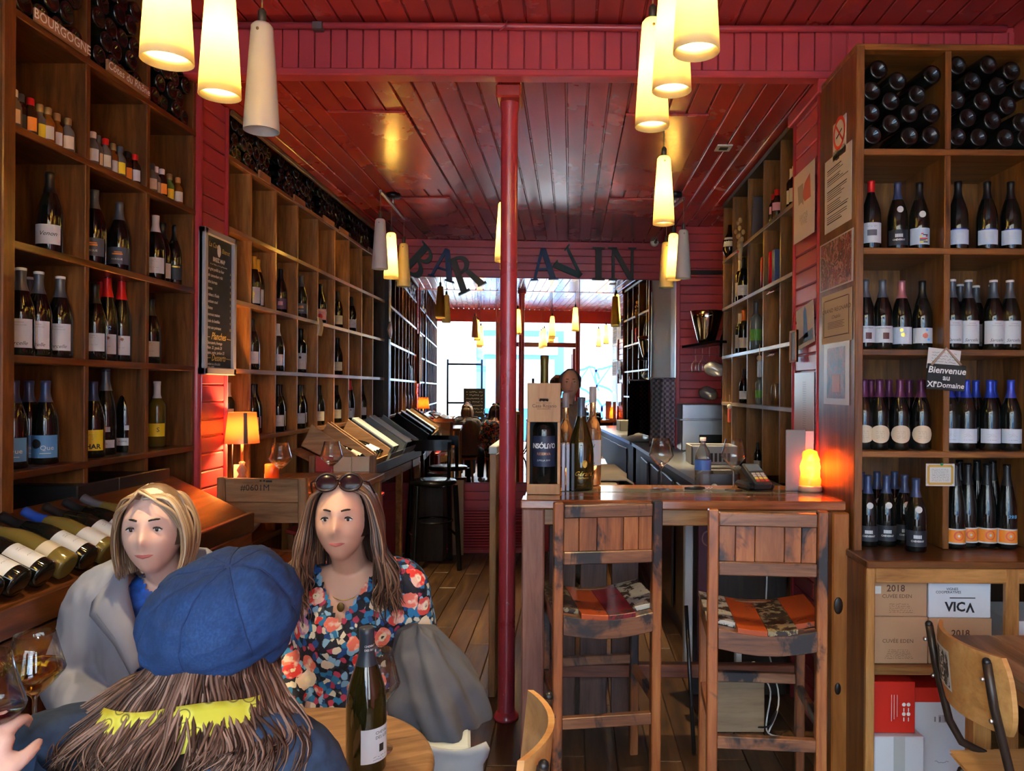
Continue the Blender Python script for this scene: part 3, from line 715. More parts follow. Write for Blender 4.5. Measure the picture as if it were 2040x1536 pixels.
style('blkmark', 'dark bottle with black-dotted white label', kind='bordeaux', z0=.025, z1=.135, prints=(('bm', pr_disc(0, .105, .009), INK), ('bm2', TX, INK)))
style('qrsq', 'dark bottle with black square on label', z0=.03, z1=.125, prints=(('qs', pr_rect((-.012, .012, .092, .115)), INK), ('t2', pr_lines([.06, .05], .004, .02), INK)))
style('orcap', 'dark bottle with ivory label and orange foil', cap=fm('orange', (.75, .16, .02)), lab=L_IV, kind='bordeaux')
style('redtop', 'red-foiled bottle with framed white label', cap=F_RED, z0=.03, z1=.115, short=.05, prints=(('rt', pr_rect((-.02, .02, .06, .085)), mat('grey_print2', (.12, .12, .14), .6)), ('rt2', pr_lines([.1], .005, .022), INK)))
CHV = (('cv', pr_text(('CHEVERNY', .0105, .0, .047, dict(bold=.02))), CHALK), ('cv2', pr_rect(*[(-.016+i*.0065, -.0105+i*.0065, .058, .072) for i in range(5)]), L_W), ('cv3', pr_disc(.004, .175, .0135), lm('medal', (.62, .60, .56))))
style('chev', 'bottle with black CHEVERNY label and medallion', cap=F_NVY, lab=L_BLK, z0=.025, z1=.09, prints=CHV)
style('flagl', 'dark bottle with colourful block label', lab=L_SKY, z0=.028, z1=.098, prints=(('fb1', pr_rect((-.005, .03, .05, .055), (.0, .01, .07, .075), (.02, .03, .06, .065)), L_RED), ('fb2', pr_rect((-.005, .01, .035, .041), (.012, .03, .043, .048), (-.005, .005, .058, .064)), L_YEL), ('fb3', pr_rect((.008, .03, .066, .07), (-.005, .02, .044, .048), (.01, .03, .036, .04)), INK), ('fb4', pr_disc(.006, .155, .014), lm('medal', (.62, .60, .56)))))
style('sky', 'dark bottle with pale blue label', lab=L_SKY, z0=.026, z1=.088, prints=(('sk', pr_lines([.075, .06, .05], .003, .016, 3), GOLD), ('sk2', pr_rect((-.034, .034, .088, .092)), F_BLU)))
style('framed', 'dark bottle with brown-square white label', cap=F_GRY, z0=.03, z1=.1, prints=(('fr', pr_rect((-.003, .023, .045, .072)), mat('brown_print', (.13, .04, .035), .5)), ('fr2', pr_text(('CHATEAU PRADE', .0075, 0, .091, {})), INK)))
style('rosef', 'rose-foiled bottle with gold-figured silver label', cap=F_PNK, lab=lm('silver', (.60, .64, .72)), z0=.026, z1=.098, prints=(('rs', pr_disc(-.006, .085, .008, 6), GOLD), ('rs2', pr_disc(0, .065, .010, 5), GOLD)))
style('balloon', 'bottle with red-blue drawing on white label', z0=.03, z1=.095, prints=(('bl', pr_disc(.006, .062, .012, 7), mat('coral_print', (.70, .18, .12), .5)), ('bl2', pr_disc(.012, .086, .005), CHB), ('bl3', pr_disc(.02, .045, .006, 6), CHB)))
style('oval', 'plum-foiled bottle with beige oval label', cap=F_PUR, lab=L_BEI, z0=.03, z1=.105, ang=2.2, shape='oval', prints=(('ov', pr_lines([.078, .070, .060, .052], .005, .018, 9), mat('brown_ink', (.16, .09, .05), .6)),))
style('bluef', 'blue-foiled bottle with pale label', cap=F_BLU, lab=lm('silver', (.60, .64, .72)), z0=.032, z1=.092, prints=(('bf', pr_lines([.07, .062], .009, .018, 12), mat('grey_ink', (.2, .2, .22), .6)), ('bf2', pr_lines([.045], .003, .018, 2), INK)))
style('sunset', 'slim black bottle with orange sunburst label', kind='flute', cap=F_BLK, lab=lm('white', (.58, .60, .63)), z0=.022, z1=.085, ang=2.5, prints=(('s0', pr_rect((-.043, .043, .028, .08)), L_OR), ('s1', pr_disc(.005, .056, .02, 24), mat('sun_red', (.75, .12, .05), .5)), ('s2', pr_disc(.005, .056, .014, 20), L_OR), ('s3', pr_disc(.005, .056, .005, 14), L_W)))
style('green', 'clear square bottle with green label', kind='bordeaux', glass=mat('pale_green_glass', (.35, .40, .36), .05, trans=.6), cap=F_GRY, lab=lm('green', (.10, .30, .04)), z0=.06, z1=.13)
style('mscre', 'dark red wine bottle with cream label', kind='bordeaux', lab=L_IV, cap=fm('ivory', (.7, .62, .4), 0), z0=.04, z1=.14)
style('nolabel', 'plain dark bottle with no label in view', lab=None)
for s in ST.values(): pass
def bottle(st, loc, rotz, label, group, M=None, scale=1.0, parts=True):
    s = ST[st]
    t = thing('wine_bottle', label, 'bottle', loc, rotz, group)
    if M is not None: t.matrix_world = M
    if scale != 1: t.scale = (scale,)*3
    link('glass_body', body_mesh(s['kind'], s['glass']), t)
    if s['cap']: link('capsule', cap_mesh(s['kind'], s['cap'], s['short']), t)
    if st == 'sanc': link('cap_disc', ink_cap(), t)
    if s['lab'] and parts:
        l = link('label', label_mesh(s['kind'], s['lab'], s['z0'], s['z1'], s['ang'], shape=s['shape']), t)
        for j, (k, b, m) in enumerate(s['prints']): link('print', ink_mesh(k, s['kind'], b, m, .0013+.0004*j), l)
    return t
def ink_cap():
    if 'wcap' not in _BM: _BM['wcap'] = MB().lathe([(.0162, .291), (.0165, .2995), (.013, .301), (0, .301)], 16).mesh('cap_disc', F_WHT)
    return _BM['wcap']
def face(x, y):               # rotation so that the label (local -Y) looks at the camera
    return math.atan2(-x, y)*-1 if False else math.atan2(x, -y)+PI
def price(o, txt, col):       # price written on the glass with a chalk pen
    mb = MB(); r = .0405; letter(mb, txt, lambda a, b: (r*math.cos(-PI/2+a/r), r*math.sin(-PI/2+a/r), b), .022, (.012, .135), shear=.2)
    part('price_writing', mb, col, o)
def pos_word(i, n):
    if n == 1: return ''
    if i == 0: return ', leftmost'
    if i == n-1: return ', rightmost'
    return ', %s along' % ORD[i]
# near left rack: (row level index, column, [(u, style, set back)])
ROWN = {0: 'bottom row', 1: 'second row', 2: 'third row', 3: 'fourth row', 4: 'top row'}
NEARL = [(2, 'first', [(97, 'vouv', .08, '37/5')]),
 (2, 'second', [(186, 'slate', .07, ''), (236, 'slate', .09, '39')]),
 (2, 'third', [(308, 'whtop', .07, ''), (322, 'plainw', .12, ''), (347, 'dkgold', .09, '')]),
 (1, 'first', [(24, 'sanc', .10, ''), (41, 'sanc', .07, ''), (58, 'sanc', .2, ''), (76, 'sanc', .07, ''), (119, 'sanc', .07, '62')]),
 (1, 'second', [(188, 'plainw', .06, ''), (200, 'redfoil', .18, ''), (213, 'redfoil', .09, '32'), (241, 'redfoil', .09, '')]),
 (1, 'third', [(300, 'plaini', .12, '')]),
 (0, 'first', [(28, 'blueq', .08, ''), (58, 'blueq', .14, ''), (91, 'blueq', .08, '')]),
 (0, 'second', [(186, 'char', .07, ''), (211, 'flutew', .10, ''), (250, 'flutew', .10, '')]),
 (0, 'third', [(313, 'clearyel', .12, '')])]
for lv, colw, items in NEARL:
    for i, (u, st, back, pw) in enumerate(items):
        x = -1.80-back; y = x*F/(u-UX)
        o = bottle(st, (x, y, LV[lv]), R(18), '%s, %s, %s column, near-left rack%s' % (ST[st]['desc'], ROWN[lv], colw, pos_word(i, len(items))), 'bottles standing in the near left rack')
        if pw: price(o, pw, CHP if pw == '62' else CHB)
FARL = [(3, [(707, 'plainw', .12), (751, 'plainw', .10)]),
 (2, [(468, 'redlab', .09), (487, 'redlab', .09), (504, 'golduni', .07), (519, 'golduni', .09), (563, 'dkpur', .09), (599, 'slate', .06), (608, 'dkpur', .10), (617, 'slate', .13), (638, 'pinkred', .06), (647, 'pinkred', .09), (656, 'pinkred', .12),
      (672, 'plaini', .07), (699, 'plainw', .06), (706, 'plainw', .09), (727, 'plaini', .08), (748, 'plainw', .08)]),
 (1, [(502, 'plainw', .05), (552, 'whtop', .04), (571, 'whfoil', .09), (599, 'blkmark', .06), (607, 'blkmark', .09), (616, 'blkmark', .12), (643, 'plainw', .09), (672, 'plaini', .07), (725, 'plainw', .08)]),
 (0, [(457, 'whfoil', .10), (503, 'plainw', .05), (516, 'plainw', .10), (554, 'plainw', .05), (563, 'qrsq', .09), (597, 'plainw', .05), (606, 'plainw', .09), (636, 'plaini', .06), (671, 'plaini', .08), (697, 'redfoil', .05), (724, 'plainw', .08)])]
for lv, items in FARL:
    for i, (u, st, back) in enumerate(items):
        x = -1.80-back; y = x*F/(u-UX)
        for q in FY:
            if abs(y-q) < .056: y = q+(.057 if y > q else -.057)
        bottle(st, (x, y, LV[lv]), R(12), '%s, %s of far-left rack, %s along' % (ST[st]['desc'], ROWN[lv], ORD[i] if i < 12 else ('thirteenth', 'fourteenth', 'fifteenth', 'sixteenth')[i-12]), 'bottles standing in the far left rack', scale=1.0)
# right front rack
NEARR = [(3, 0, [(1733, 'redtop', 3.15, '64'), (1786, 'chev', 3.17, ''), (1829, 'flagl', 3.17, '')]),
 (3, 1, [(1906, 'sky', 3.15, ''), (1964, 'sky', 3.15, ''), (2022, 'sky', 3.15, '')]),
 (2, 0, [(1720, 'framed', 3.15, '37'), (1757, 'framed', 3.15, ''), (1795, 'rosef', 3.17, ''), (1840, 'balloon', 3.17, '')]),
 (2, 1, [(1893, 'sanc', 3.14, ''), (1911, 'sanc', 3.28, ''), (1928, 'sanc', 3.15, ''), (1943, 'sanc', 3.32, ''), (1978, 'sanc', 3.15, ''), (2002, 'sanc', 3.28, ''), (2021, 'sanc', 3.15, '')]),
 (1, 0, [(1717, 'oval', 3.16, ''), (1735, 'oval', 3.25, ''), (1752, 'oval', 3.14, ''), (1771, 'oval', 3.26, ''), (1793, 'oval', 3.14, ''), (1811, 'oval', 3.26, ''), (1835, 'oval', 3.14, '')]),
 (1, 1, [(1892, 'bluef', 3.16, ''), (1910, 'bluef', 3.30, ''), (1925, 'bluef', 3.14, '36'), (1944, 'bluef', 3.26, ''), (1972, 'bluef', 3.14, ''), (1991, 'bluef', 3.27, ''), (2014, 'bluef', 3.14, '')]),
 (0, 0, [(1717, 'chev', 3.25, ''), (1730, 'chev', 3.13, ''), (1748, 'chev', 3.27, ''), (1767, 'chev', 3.14, ''), (1783, 'chev', 3.28, ''), (1803, 'chev', 3.16, ''), (1826, 'chev', 3.03, '23')]),
 (0, 1, [(1893, 'sunset', 3.10, ''), (1912, 'sunset', 3.28, ''), (1929, 'sunset', 3.13, ''), (1947, 'sunset', 3.28, ''), (1967, 'sunset', 3.12, ''), (1983, 'sunset', 3.27, ''), (2007, 'sunset', 3.10, '39/8')])]
for lv, ci, items in NEARR:
    for i, (u, st, y, pw) in enumerate(items):
        x = (u-UX)*y/F
        x = min(max(x, XC[ci]+.055), XC[ci+1]-.055)
        o = bottle(st, (x, y, ZR[lv]), -R(14), '%s, %s, %s column, right rack%s' % (ST[st]['desc'], ROWN[lv], ('first', 'second')[ci], pos_word(i, len(items))), 'bottles standing in the right rack', scale=.985)
        if pw: price(o, pw, CHB if pw in ('37', '39/8') else CHP)
# ---------------------------------------------------------------- bottles lying in the bins
def lying(name, u=None):
    pass
LB = MB().lathe([(0, .012), (.012, .010), (.024, .002), (.033, 0), (.0385, .003), (.0395, .009), (.0395, .16), (.034, .19), (.022, .225), (.015, .25), (.014, .296), (0, .296)], 18).mesh('lying_bottle', GLASS_D)
LBL = MB().lathe([(.0400, .05), (.0400, .13)], 14, a0=.4, a1=2.4).mesh('label', L_W)
def lie(pos, axis, label, group, lab=False, roll=0):
    # pos: centre of the bottle base, axis: direction from base to neck
    q = Vector(axis).to_track_quat('Z', 'Y').to_matrix().to_4x4()
    o = link('lying_wine_bottle', LB, None, M=Matrix.Translation(pos) @ q @ Matrix.Rotation(roll, 4, 'Z'))
    tag(o, label, 'bottle', group)
    if lab: link('label', LBL, o)
    return o
rl = random.Random(11); ORD += ['thirteenth', 'fourteenth', 'fifteenth', 'sixteenth', 'seventeenth', 'eighteenth', 'nineteenth', 'twentieth']
def stack_bin(y0, y1, z0, ztop, xf, label, group, xaxis=True):
    d = .0825; row = 0; z = z0+.0405
    while z+.03 < ztop:
        n = int((y1-y0-.004)/d); off = 0
        w = (y1-y0-n*d)/2
        cnt = n if row % 2 == 0 else n-1
        for i in range(cnt):
            y = y0+w+d*(i+.5+(0 if row % 2 == 0 else .5))
            lie((xf-rl.uniform(0, .018), y+rl.uniform(-.001, .001), z), (-1, rl.uniform(-.012, .012), rl.uniform(-.01, .006)), label+', %s layer, %s along' % (('bottom', 'second', 'third', 'fourth', 'fifth', 'sixth')[row], ORD[i]), group)
        z += d*.88; row += 1
for y0, y1, lab in ((2.433, 2.787, 'dark bottle lying above the BOURGOGNE plaque'), (2.813, 3.187, 'dark bottle lying above the Côtes du Rhône plaque'), (3.213, 3.577, 'dark bottle lying in the bin beside the red pilaster')):
    stack_bin(y0, y1, 2.822, 3.25, -1.80, lab, lab.replace('dark bottle', 'bottles'))
fb_edges = [FY[0], FY[2], FY[4], FY[6], FY[8]]
for k, (a, b) in enumerate(zip(fb_edges, fb_edges[1:]+[7.245])):
    stack_bin(a+.012, b-.012, 2.822, 3.045, -1.80, 'bottle lying under the ceiling, %s far bin' % ORD[k], 'bottles lying in %s far bin' % ORD[k])
LR = [[(700, 190), (838, 275), (1090, 225), (650, 345), (790, 420), (980, 370), (645, 505), (925, 510), (1085, 508), (790, 585), (655, 668), (925, 675), (1080, 670)],
      [(1275, 160), (1500, 155), (1670, 200), (1385, 275), (1570, 310), (1270, 410), (1455, 420), (1640, 450), (1350, 540), (1530, 560), (1275, 680), (1430, 685), (1625, 690), (1740, 330), (1740, 575), (1775, 690)]]
for k, lst in enumerate(LR):
    rank = sorted(lst, key=lambda q: q[1])
    for i, (a, b) in enumerate(lst):
        p = P(1560+a/3.656, 80+b/3.656, 3.09); p.z -= .012
        lie(p, (-.10 if k == 0 else -.12, 1, -.02+.02*rl.random()), 'dark bottle lying in %s upper bin of right rack, %s from top' % (('first', 'second')[k], (ORD+['thirteenth', 'fourteenth', 'fifteenth', 'sixteenth'])[rank.index((a, b))]), 'bottles lying in %s right bin' % ('first', 'second')[k], (a, b) in ((700, 190), (1270, 410), (1350, 540)), roll=rl.random())
# bottles on the sloping display, necks up
SL = Vector((-.36, 0, .175)).normalized()
style('slopew', 'dark bottle with white label', ang=2.2, z0=.03, z1=.115, prints=(('t1', TX, INK),))
style('slopeg', 'pale golden bottle', glass=mat('golden_glass', (.16, .12, .03), .05), cap=F_GRY, lab=L_IV, z0=.05, z1=.09)
style('slopeb', 'blue-foiled pale bottle', glass=mat('golden_glass', (.16, .12, .03), .05), cap=fm('bright_blue', (.02, .07, .40)), lab=L_W, z0=.03, z1=.10)
for i, st in enumerate(['slopew', 'slopeg', 'slopew', 'slopew', 'slopew', 'slopeg', 'slopew', 'slopeb', 'slopew', 'slopew', 'slopeg']):
    y = 1.70+i*.095
    base = Vector((-1.80+.36*.93, y, 1.20-.175*.93))+Vector((.42, 0, .9)).normalized()*.043
    q = SL.to_track_quat('Z', 'Y').to_matrix().to_4x4()
    # label side (local -Y) must look up/out from the slope
    z = SL; up = Vector((.437, 0, .9)).normalized(); yv = -up; xv = yv.cross(z).normalized()
    M = Matrix(((xv.x, yv.x, z.x, base.x), (xv.y, yv.y, z.y, base.y), (xv.z, yv.z, z.z, base.z), (0, 0, 0, 1)))
    bottle(st, (0, 0, 0), 0, '%s tilted on the near sloping shelf, %s from the camera' % (ST[st]['desc'], ORD[i]), 'bottles tilted on the near sloping shelf', M=M)
# crates on the far sloping display
CR = wood('crate_pine', (.22, .11, .05), (.42, .24, .11), (.55, .35, .18), 'x', .6)
CRG = mat('grey_crate_board', (.16, .18, .18), .5)
up = Vector((.437, 0, .9)).normalized()
def on_slope(s, y, d): return Vector((-1.80+.36*s, y, 1.20-.175*s))+up*d
for k, (y0, y1, m, lab) in enumerate(((5.02, 5.36, CR, 'pale open pine crate lying on the far sloping shelf'), (5.42, 5.86, CR, 'pine crate of tilted bottles on the far sloping shelf'), (5.95, 6.40, CRG, 'grey crate with lid on the far sloping shelf'), (6.46, 6.95, CRG, 'grey crate nearest the mirror on the far sloping shelf'))):
    t = thing('wine_crate', lab, 'crate', on_slope(.5, (y0+y1)/2, 0))
    for yy in (y0, y1-.014):
        mb = MB(); mb.prism([(0, .002), (1, .002), (1, .11), (0, .17)], lambda a, b, h: on_slope(a*.98, h, b), yy, yy+.014); part('side_board', mb, m, t, world=True)
    mb = MB(); mb.prism([(.98, .002), (1.0, .002), (1.0, .06), (.98, .06)], lambda a, b, h: on_slope(a, h, b), y0, y1); part('front_board', mb, m, t, world=True)
    mb = MB(); mb.prism([(0, .002), (.98, .002), (.98, .012), (0, .012)], lambda a, b, h: on_slope(a, h, b), y0, y1); part('bottom_board', mb, m, t, world=True)
    if k in (2, 3):
        mb = MB(); mb.prism([(0, .17), (.98, .112), (.98, .122), (0, .18)], lambda a, b, h: on_slope(a, h, b), y0-.01, y0+.16); part('lid', mb, mat('grey_lid', (.42, .46, .44), .5), t, world=True)
    for i in range(int((y1-y0-.03)/.085)):
        y = y0+.06+i*.085
        base = on_slope(.93, y, .056)
        z = SL; yv = -up; xv = yv.cross(z).normalized()
        M = Matrix(((xv.x, yv.x, z.x, base.x), (xv.y, yv.y, z.y, base.y), (xv.z, yv.z, z.z, base.z), (0, 0, 0, 1)))
        bottle('slopew' if k else 'plaini', (0, 0, 0), 0, 'dark bottle tilted in the %s crate on the far shelf, %s along' % (ORD[k], ORD[i]), 'bottles tilted in the far crates', M=M)
# ---------------------------------------------------------------- miniatures on the near rack
AMB = mat('amber_spirit', (.20, .07, .008), .06); CLR = mat('clear_spirit', (.13, .12, .10), .06); DRK = mat('dark_spirit', (.03, .012, .006), .06)
MINI = [(3, 'first', [(24, CLR, 'w'), (37, DRK, 'g'), (57, DRK, 'R'), (76, CLR, 'y'), (92, AMB, 'y'), (110, AMB, 'c'), (132, CLR, 'y'), (152, AMB, 'Y')]),
 (3, 'second', [(182, CLR, 'w'), (192, CLR, 'g'), (207, CLR, 'R'), (222, AMB, 'y'), (236, CLR, 'g'), (251, DRK, 'k'), (266, DRK, 'R'), (277, DRK, 'k')]),
 (3, 'third', [(300, CLR, 'g'), (308, CLR, 'w'), (320, DRK, 'w'), (335, mat('green_spirit', (.10, .22, .04), .06), 'y'), (352, AMB, 'c'), (363, DRK, 'y'), (378, AMB, 'w')])]
MC = {'w': F_WHT, 'g': F_GRY, 'R': F_RED, 'y': fm('brass', (.5, .38, .16), .7), 'Y': F_YEL, 'c': fm('cork', (.45, .22, .08), 0), 'k': F_BLK}
CN = {'w': 'white', 'g': 'grey', 'R': 'red', 'y': 'brass', 'Y': 'yellow', 'c': 'cork', 'k': 'black'}
for lv, colw, items in MINI:
    for i, (u, gm, c) in enumerate(items):
        x = -1.845-.012*(i % 2); y = x*F/(u-UX); kind = ('mini', 'minisq')[i % 2]
        t = thing('miniature_bottle', 'miniature spirit bottle with %s cap, %s column of near left rack%s' % (CN[c], colw, pos_word(i, len(items))), 'bottle', (x, y, LV[lv]), R(15), 'miniature spirit bottles')
        link('glass_body', body_mesh(kind, gm), t); link('cap', cap_mesh(kind, MC[c]), t)
        lmx = (L_W, L_IV, L_BEI, L_W, L_IV, L_YEL)[(i*5+lv+len(colw)) % 6] if gm is not DRK else (L_W, L_BLK, L_OR)[i % 3]
        link('label', label_mesh(kind, lmx, .014, .05, 2.4), t)
        t.scale = (1.22, 1.22, 1.28)
# ================================================================ bar
PINKW = wood('pinkish_worn_post', (.20, .07, .045), (.36, .15, .10), (.46, .22, .15), 'z', .5)
KNOT = wood('orange_knotty_post', (.15, .040, .007), (.42, .135, .024), (.58, .23, .055), 'z', .38, coat=.25, scale=.7)
bar = thing('bar_counter', 'reclaimed wood bar counter with glossy plank top', 'bar', (.48, 3.4, 0))
tops = [wood('bar_top_%d' % i, a, b, c, 'x', .16, coat=.7, scale=.8) for i, (a, b, c) in enumerate((
    ((.10, .028, .010), (.34, .11, .04), (.52, .24, .10)), ((.05, .03, .02), (.22, .11, .06), (.42, .25, .15)), ((.04, .045, .035), (.13, .13, .09), (.30, .24, .15)), ((.14, .04, .012), (.40, .15, .05), (.55, .26, .10))))]
for i, (y0, y1) in enumerate(((3.12, 3.25), (3.252, 3.37), (3.372, 3.50), (3.502, 3.64))):
    part('top_plank', MB().box(-.20 if i else -.205, 1.145 if y1 > 3.2 else 1.14, y0, y1, 1.102, 1.14-(.001 if i % 2 else 0)), tops[i], bar, .005, True)
PALEW = wood('bleached_plank', (.20, .15, .10), (.42, .34, .25), (.58, .50, .40), 'y', .35, coat=.3)
for i in range(3): part('return_plank', MB().box(-.20+i*.145, -.058+i*.145, 3.642, 5.0, 1.102, 1.139), PALEW, bar, .005, True)
part('apron', MB().box(-.11, 1.09, 3.15, 3.19, 1.03, 1.10), W_OAK_X, bar, .005, True)
part('post', MB().box(-.20, -.107, 3.135, 3.22, 0, 1.10), PINKW, bar, .006, True)
part('post', MB().box(1.075, 1.145, 3.08, 3.20, 0, 1.10), KNOT, bar, .006, True)
for zz, rr2 in ((.72, .02), (.38, .014)): part('knot', MB().ball((1.10, 3.081, zz), (rr2, .006, rr2*1.8), 12, 8), mat('dark_knot', (.02, .01, .006), .4), bar, world=True)
part('side_panel', MB().box(-.20, -.175, 3.22, 5.0, 0, 1.06), paint('speckled_black_panel', (.018, .017, .017), .3, worn=(.2, .19, .18)), bar, world=True)
part('side_band', MB().box(-.206, -.17, 3.22, 5.0, 1.03, 1.10), RED, bar, .003, True)
part('foot_rail', MB().box(-.1, 1.09, 3.47, 3.52, .27, .33), wood('red_brown_rail', (.08, .02, .01), (.2, .06, .03), (.3, .1, .05), 'x'), bar, .004, True)
for i, x in enumerate((-.1, .05, .2)): part('kick_board', MB().box(x, x+.13, 3.60, 3.63, .02, .95), wood('dark_red_board', (.03, .012, .008), (.10, .045, .03), (.17, .08, .05), 'z'), bar, .004, True)
pt = thing('bar_partition', 'narrow wooden partition post standing behind the column', 'partition', (-.40, 4.1, 0))
part('board', MB().box(-.018, .018, -.2, .75, 0, 1.26), W_OAK_Z, pt, .004)
part('cap', MB().box(-.022, .022, -.205, .755, 1.26, 1.30), mat('pale_cap', (.5, .55, .5), .5), pt, .004)
# steel work counter behind the bar
wc = thing('work_counter', 'narrow steel work counter running to the mirror behind the bar', 'counter', (.9, 5, 0))
poly = [(.72, 4.2), (1.16, 4.0), (1.16, 6.66), (.92, 6.66), (.92, 7.35), (.60, 7.35)]
mb = MB(); mb.prism(poly, lambda a, b, h: (a, b, h), 1.05, 1.08); part('worktop', mb, STEEL, wc, world=True)
poly2 = [(.75, 4.25), (1.16, 4.05), (1.16, 6.66), (.92, 6.66), (.92, 7.33), (.64, 7.33)]
mb = MB(); mb.prism(poly2, lambda a, b, h: (a, b, h), 0, 1.05); part('cabinet_body', mb, mat('dark_cabinet', (.03, .027, .025), .4), wc, world=True)
for i in range(4):
    y = 4.5+i*.62; x = .742-(y-4.2)*.035
    part('door', MB().box(x-.02, x, y, y+.56, .12, .98), mat('cabinet_door', (.07, .055, .045), .4), wc, .004, True)
# second counter ledge for the till, just behind the bar on the right
lg = thing('till_shelf', 'wooden shelf under the card terminal behind the bar', 'shelf', (.9, 3.8, .9))
part('board', MB().box(.62, 1.16, 3.66, 3.99, 1.02, 1.05), W_OAK_X, lg, .004, True)
part('bracket', MB().box(.64, 1.14, 3.95, 3.98, 0, 1.02), W_DARK, lg, .003, True)
# ================================================================ reclaimed bar stools
SP = {'o': paint('orange_flaked_paint', (.36, .062, .012), .4, worn=(.07, .03, .02), thr=.60, wsc=12), 'r': paint('crimson_paint', (.18, .010, .016), .35, worn=(.03, .015, .01), thr=.58, wsc=12),
      'w': paint('flaked_white_paint', (.46, .44, .38), .5, worn=(.03, .018, .014), thr=.50, wsc=18), 'm': paint('mottled_cream_paint', (.26, .21, .12), .5, worn=(.025, .014, .010), scale=14, thr=.46, wsc=16), 'b': W_REC_Y, 'c': paint('cream_paint_old', (.62, .50, .34), .5, worn=(.25, .15, .09)), 'k': paint('worn_red_paint', (.42, .05, .05), .5, worn=(.6, .4, .3))}
def strip_mesh(x0, x1, y0, y1, zf, th, n=5):
    mb = MB()
    xs = [x0+(x1-x0)*i/n for i in range(n+1)]
    for a, b in zip(xs, xs[1:]):
        za, zb = zf(a), zf(b)
        vs = [(a, y0, za-th), (b, y0, zb-th), (b, y1, zb-th), (a, y1, za-th), (a, y0, za), (b, y0, zb), (b, y1, zb), (a, y1, za)]
        mb.add(vs, [(0, 3, 2, 1), (4, 5, 6, 7), (0, 1, 5, 4), (2, 3, 7, 6)])
    mb.add([(x0, y0, zf(x0)-th), (x0, y1, zf(x0)-th), (x0, y1, zf(x0)), (x0, y0, zf(x0))], [(0, 3, 2, 1)])
    mb.add([(x1, y0, zf(x1)-th), (x1, y1, zf(x1)-th), (x1, y1, zf(x1)), (x1, y0, zf(x1))], [(0, 1, 2, 3)])
    return mb
def stool(loc, rotz, label, seats, back='v', woods=(W_REC_X, W_REC_Y, W_REC_Z), group='reclaimed wood bar chairs'):
    wx, wy, wz = woods
    t = thing('bar_chair', label, 'bar chair', loc, rotz, group)
    W = .195
    for s in (-1, 1):
        mb = MB(); x = s*W
        mb.prism([(-.205, 0), (-.160, 0), (-.160, .74), (-.175, 1.165), (-.213, 1.165), (-.205, .74)], lambda a, b, h: (h, a, b), x-.019, x+.019)
        part('leg', mb, wz, t, .004)
        mb = MB(); mb.box(x-.018, x+.018, .150, .190, 0, .735); part('leg', mb, wz, t, .004)
        part('side_rail', MB().box(x-.014, x+.014, -.165, .155, .665, .735), wy, t, .003)
        part('side_stretcher', MB().box(x-.012, x+.012, -.165, .155, .36, .40), wy, t, .003)
    zf = lambda x: .758-.028*math.cos(x/.2*PI*.5)
    part('seat_apron', strip_mesh(-W+.02, W-.02, -.215, -.165, lambda x: zf(x)-.018, .075), wx, t, .003)
    part('front_apron', MB().box(-W+.02, W-.02, .155, .185, .655, .735), wx, t, .003)
    part('rear_stretcher', MB().box(-W+.018, W-.018, -.197, -.168, .29, .335), wx, t, .003)
    part('front_stretcher', MB().box(-W+.018, W-.018, .158, .186, .40, .44), wx, t, .003)
    n = len(seats); xs = [-.215+.43*i/n for i in range(n+1)]
    for i, k in enumerate(seats):
        part('seat_plank', strip_mesh(xs[i]+.001, xs[i+1]-.001, -.155 if abs(xs[i]+xs[i+1]) > .3 else -.215, .20, zf, .02, 4), SP[k], t, .002)
    bk = lambda z: -.160-(z-.74)/.425*.015-.02
    def bbox(x0, x1, z0, z1, d): 
        mb = MB(); mb.prism([(bk(z0)-d, z0), (bk(z0)+d, z0), (bk(z1)+d, z1), (bk(z1)-d, z1)], lambda a, b, h: (h, a, b), x0, x1); return mb
    if back == 'v':
        part('top_rail', bbox(-W+.02, W-.02, 1.105, 1.155, .015), wx, t, .004)
        part('bottom_rail', bbox(-W+.02, W-.02, .925, .975, .018), wx, t, .004)
        xs2 = [-.175, -.115, -.045, .06, .12, .175]
        for i in range(5): part('back_plank', bbox(xs2[i]+.001, xs2[i+1]-.001, .975, 1.105, .008+.001*(i % 2)), wz, t, .002)
    elif back == 'h':
        for z0, z1 in ((1.045, 1.16), (.945, 1.043)): part('back_plank', bbox(-W+.02, W-.02, z0, z1, .012), wx, t, .003)
    else:
        cols = ['c', 'c', 'k', 'c', 'c', 'k']
        for i in range(6):
            r_, c_ = divmod(i, 3); x0 = -.175+c_*.1167
            part('back_tile', bbox(x0+.001, x0+.1157, 1.06-r_*.10, 1.158-r_*.10, .012), SP[cols[i]], t, .003)
        part('bottom_rail', bbox(-W+.02, W-.02, .90, .955, .014), wx, t, .004)
    return t
stool((.118, 3.11, 0), R(9), 'bar chair with cream, orange, crimson and flaked white seat planks', 'morw')
stool((.735, 2.93, 0), R(-5), 'bar chair with two orange planks around a mottled seat plank', 'womo')
WO = (wood('brown_oak_x', (.10, .05, .02), (.26, .14, .065), (.38, .22, .11), 'x', .5), wood('brown_oak_y', (.10, .05, .02), (.26, .14, .065), (.38, .22, .11), 'y', .5), wood('brown_oak_z', (.10, .05, .02), (.26, .14, .065), (.38, .22, .11), 'z', .5))
c1 = stool((-1.485, 3.83, 0), 0, 'brown bar chair with stamped back at the lamp table', 'bbbb', 'h', WO)
mb = MB(); letter(mb, '#0601M', lambda a, b: (a, -.2098, 1.115+b), .042, (-.03, 0)); letter(mb, '▪▪▬', lambda a, b: (a, -.2098, 1.15+b), .03, (.02, 0))
part('stamped_number', mb, INK, c1)
stool((-1.46, 4.64, 0), PI, 'bar chair with cream and red patchwork back at the lamp table', 'ckck', 't', WO)
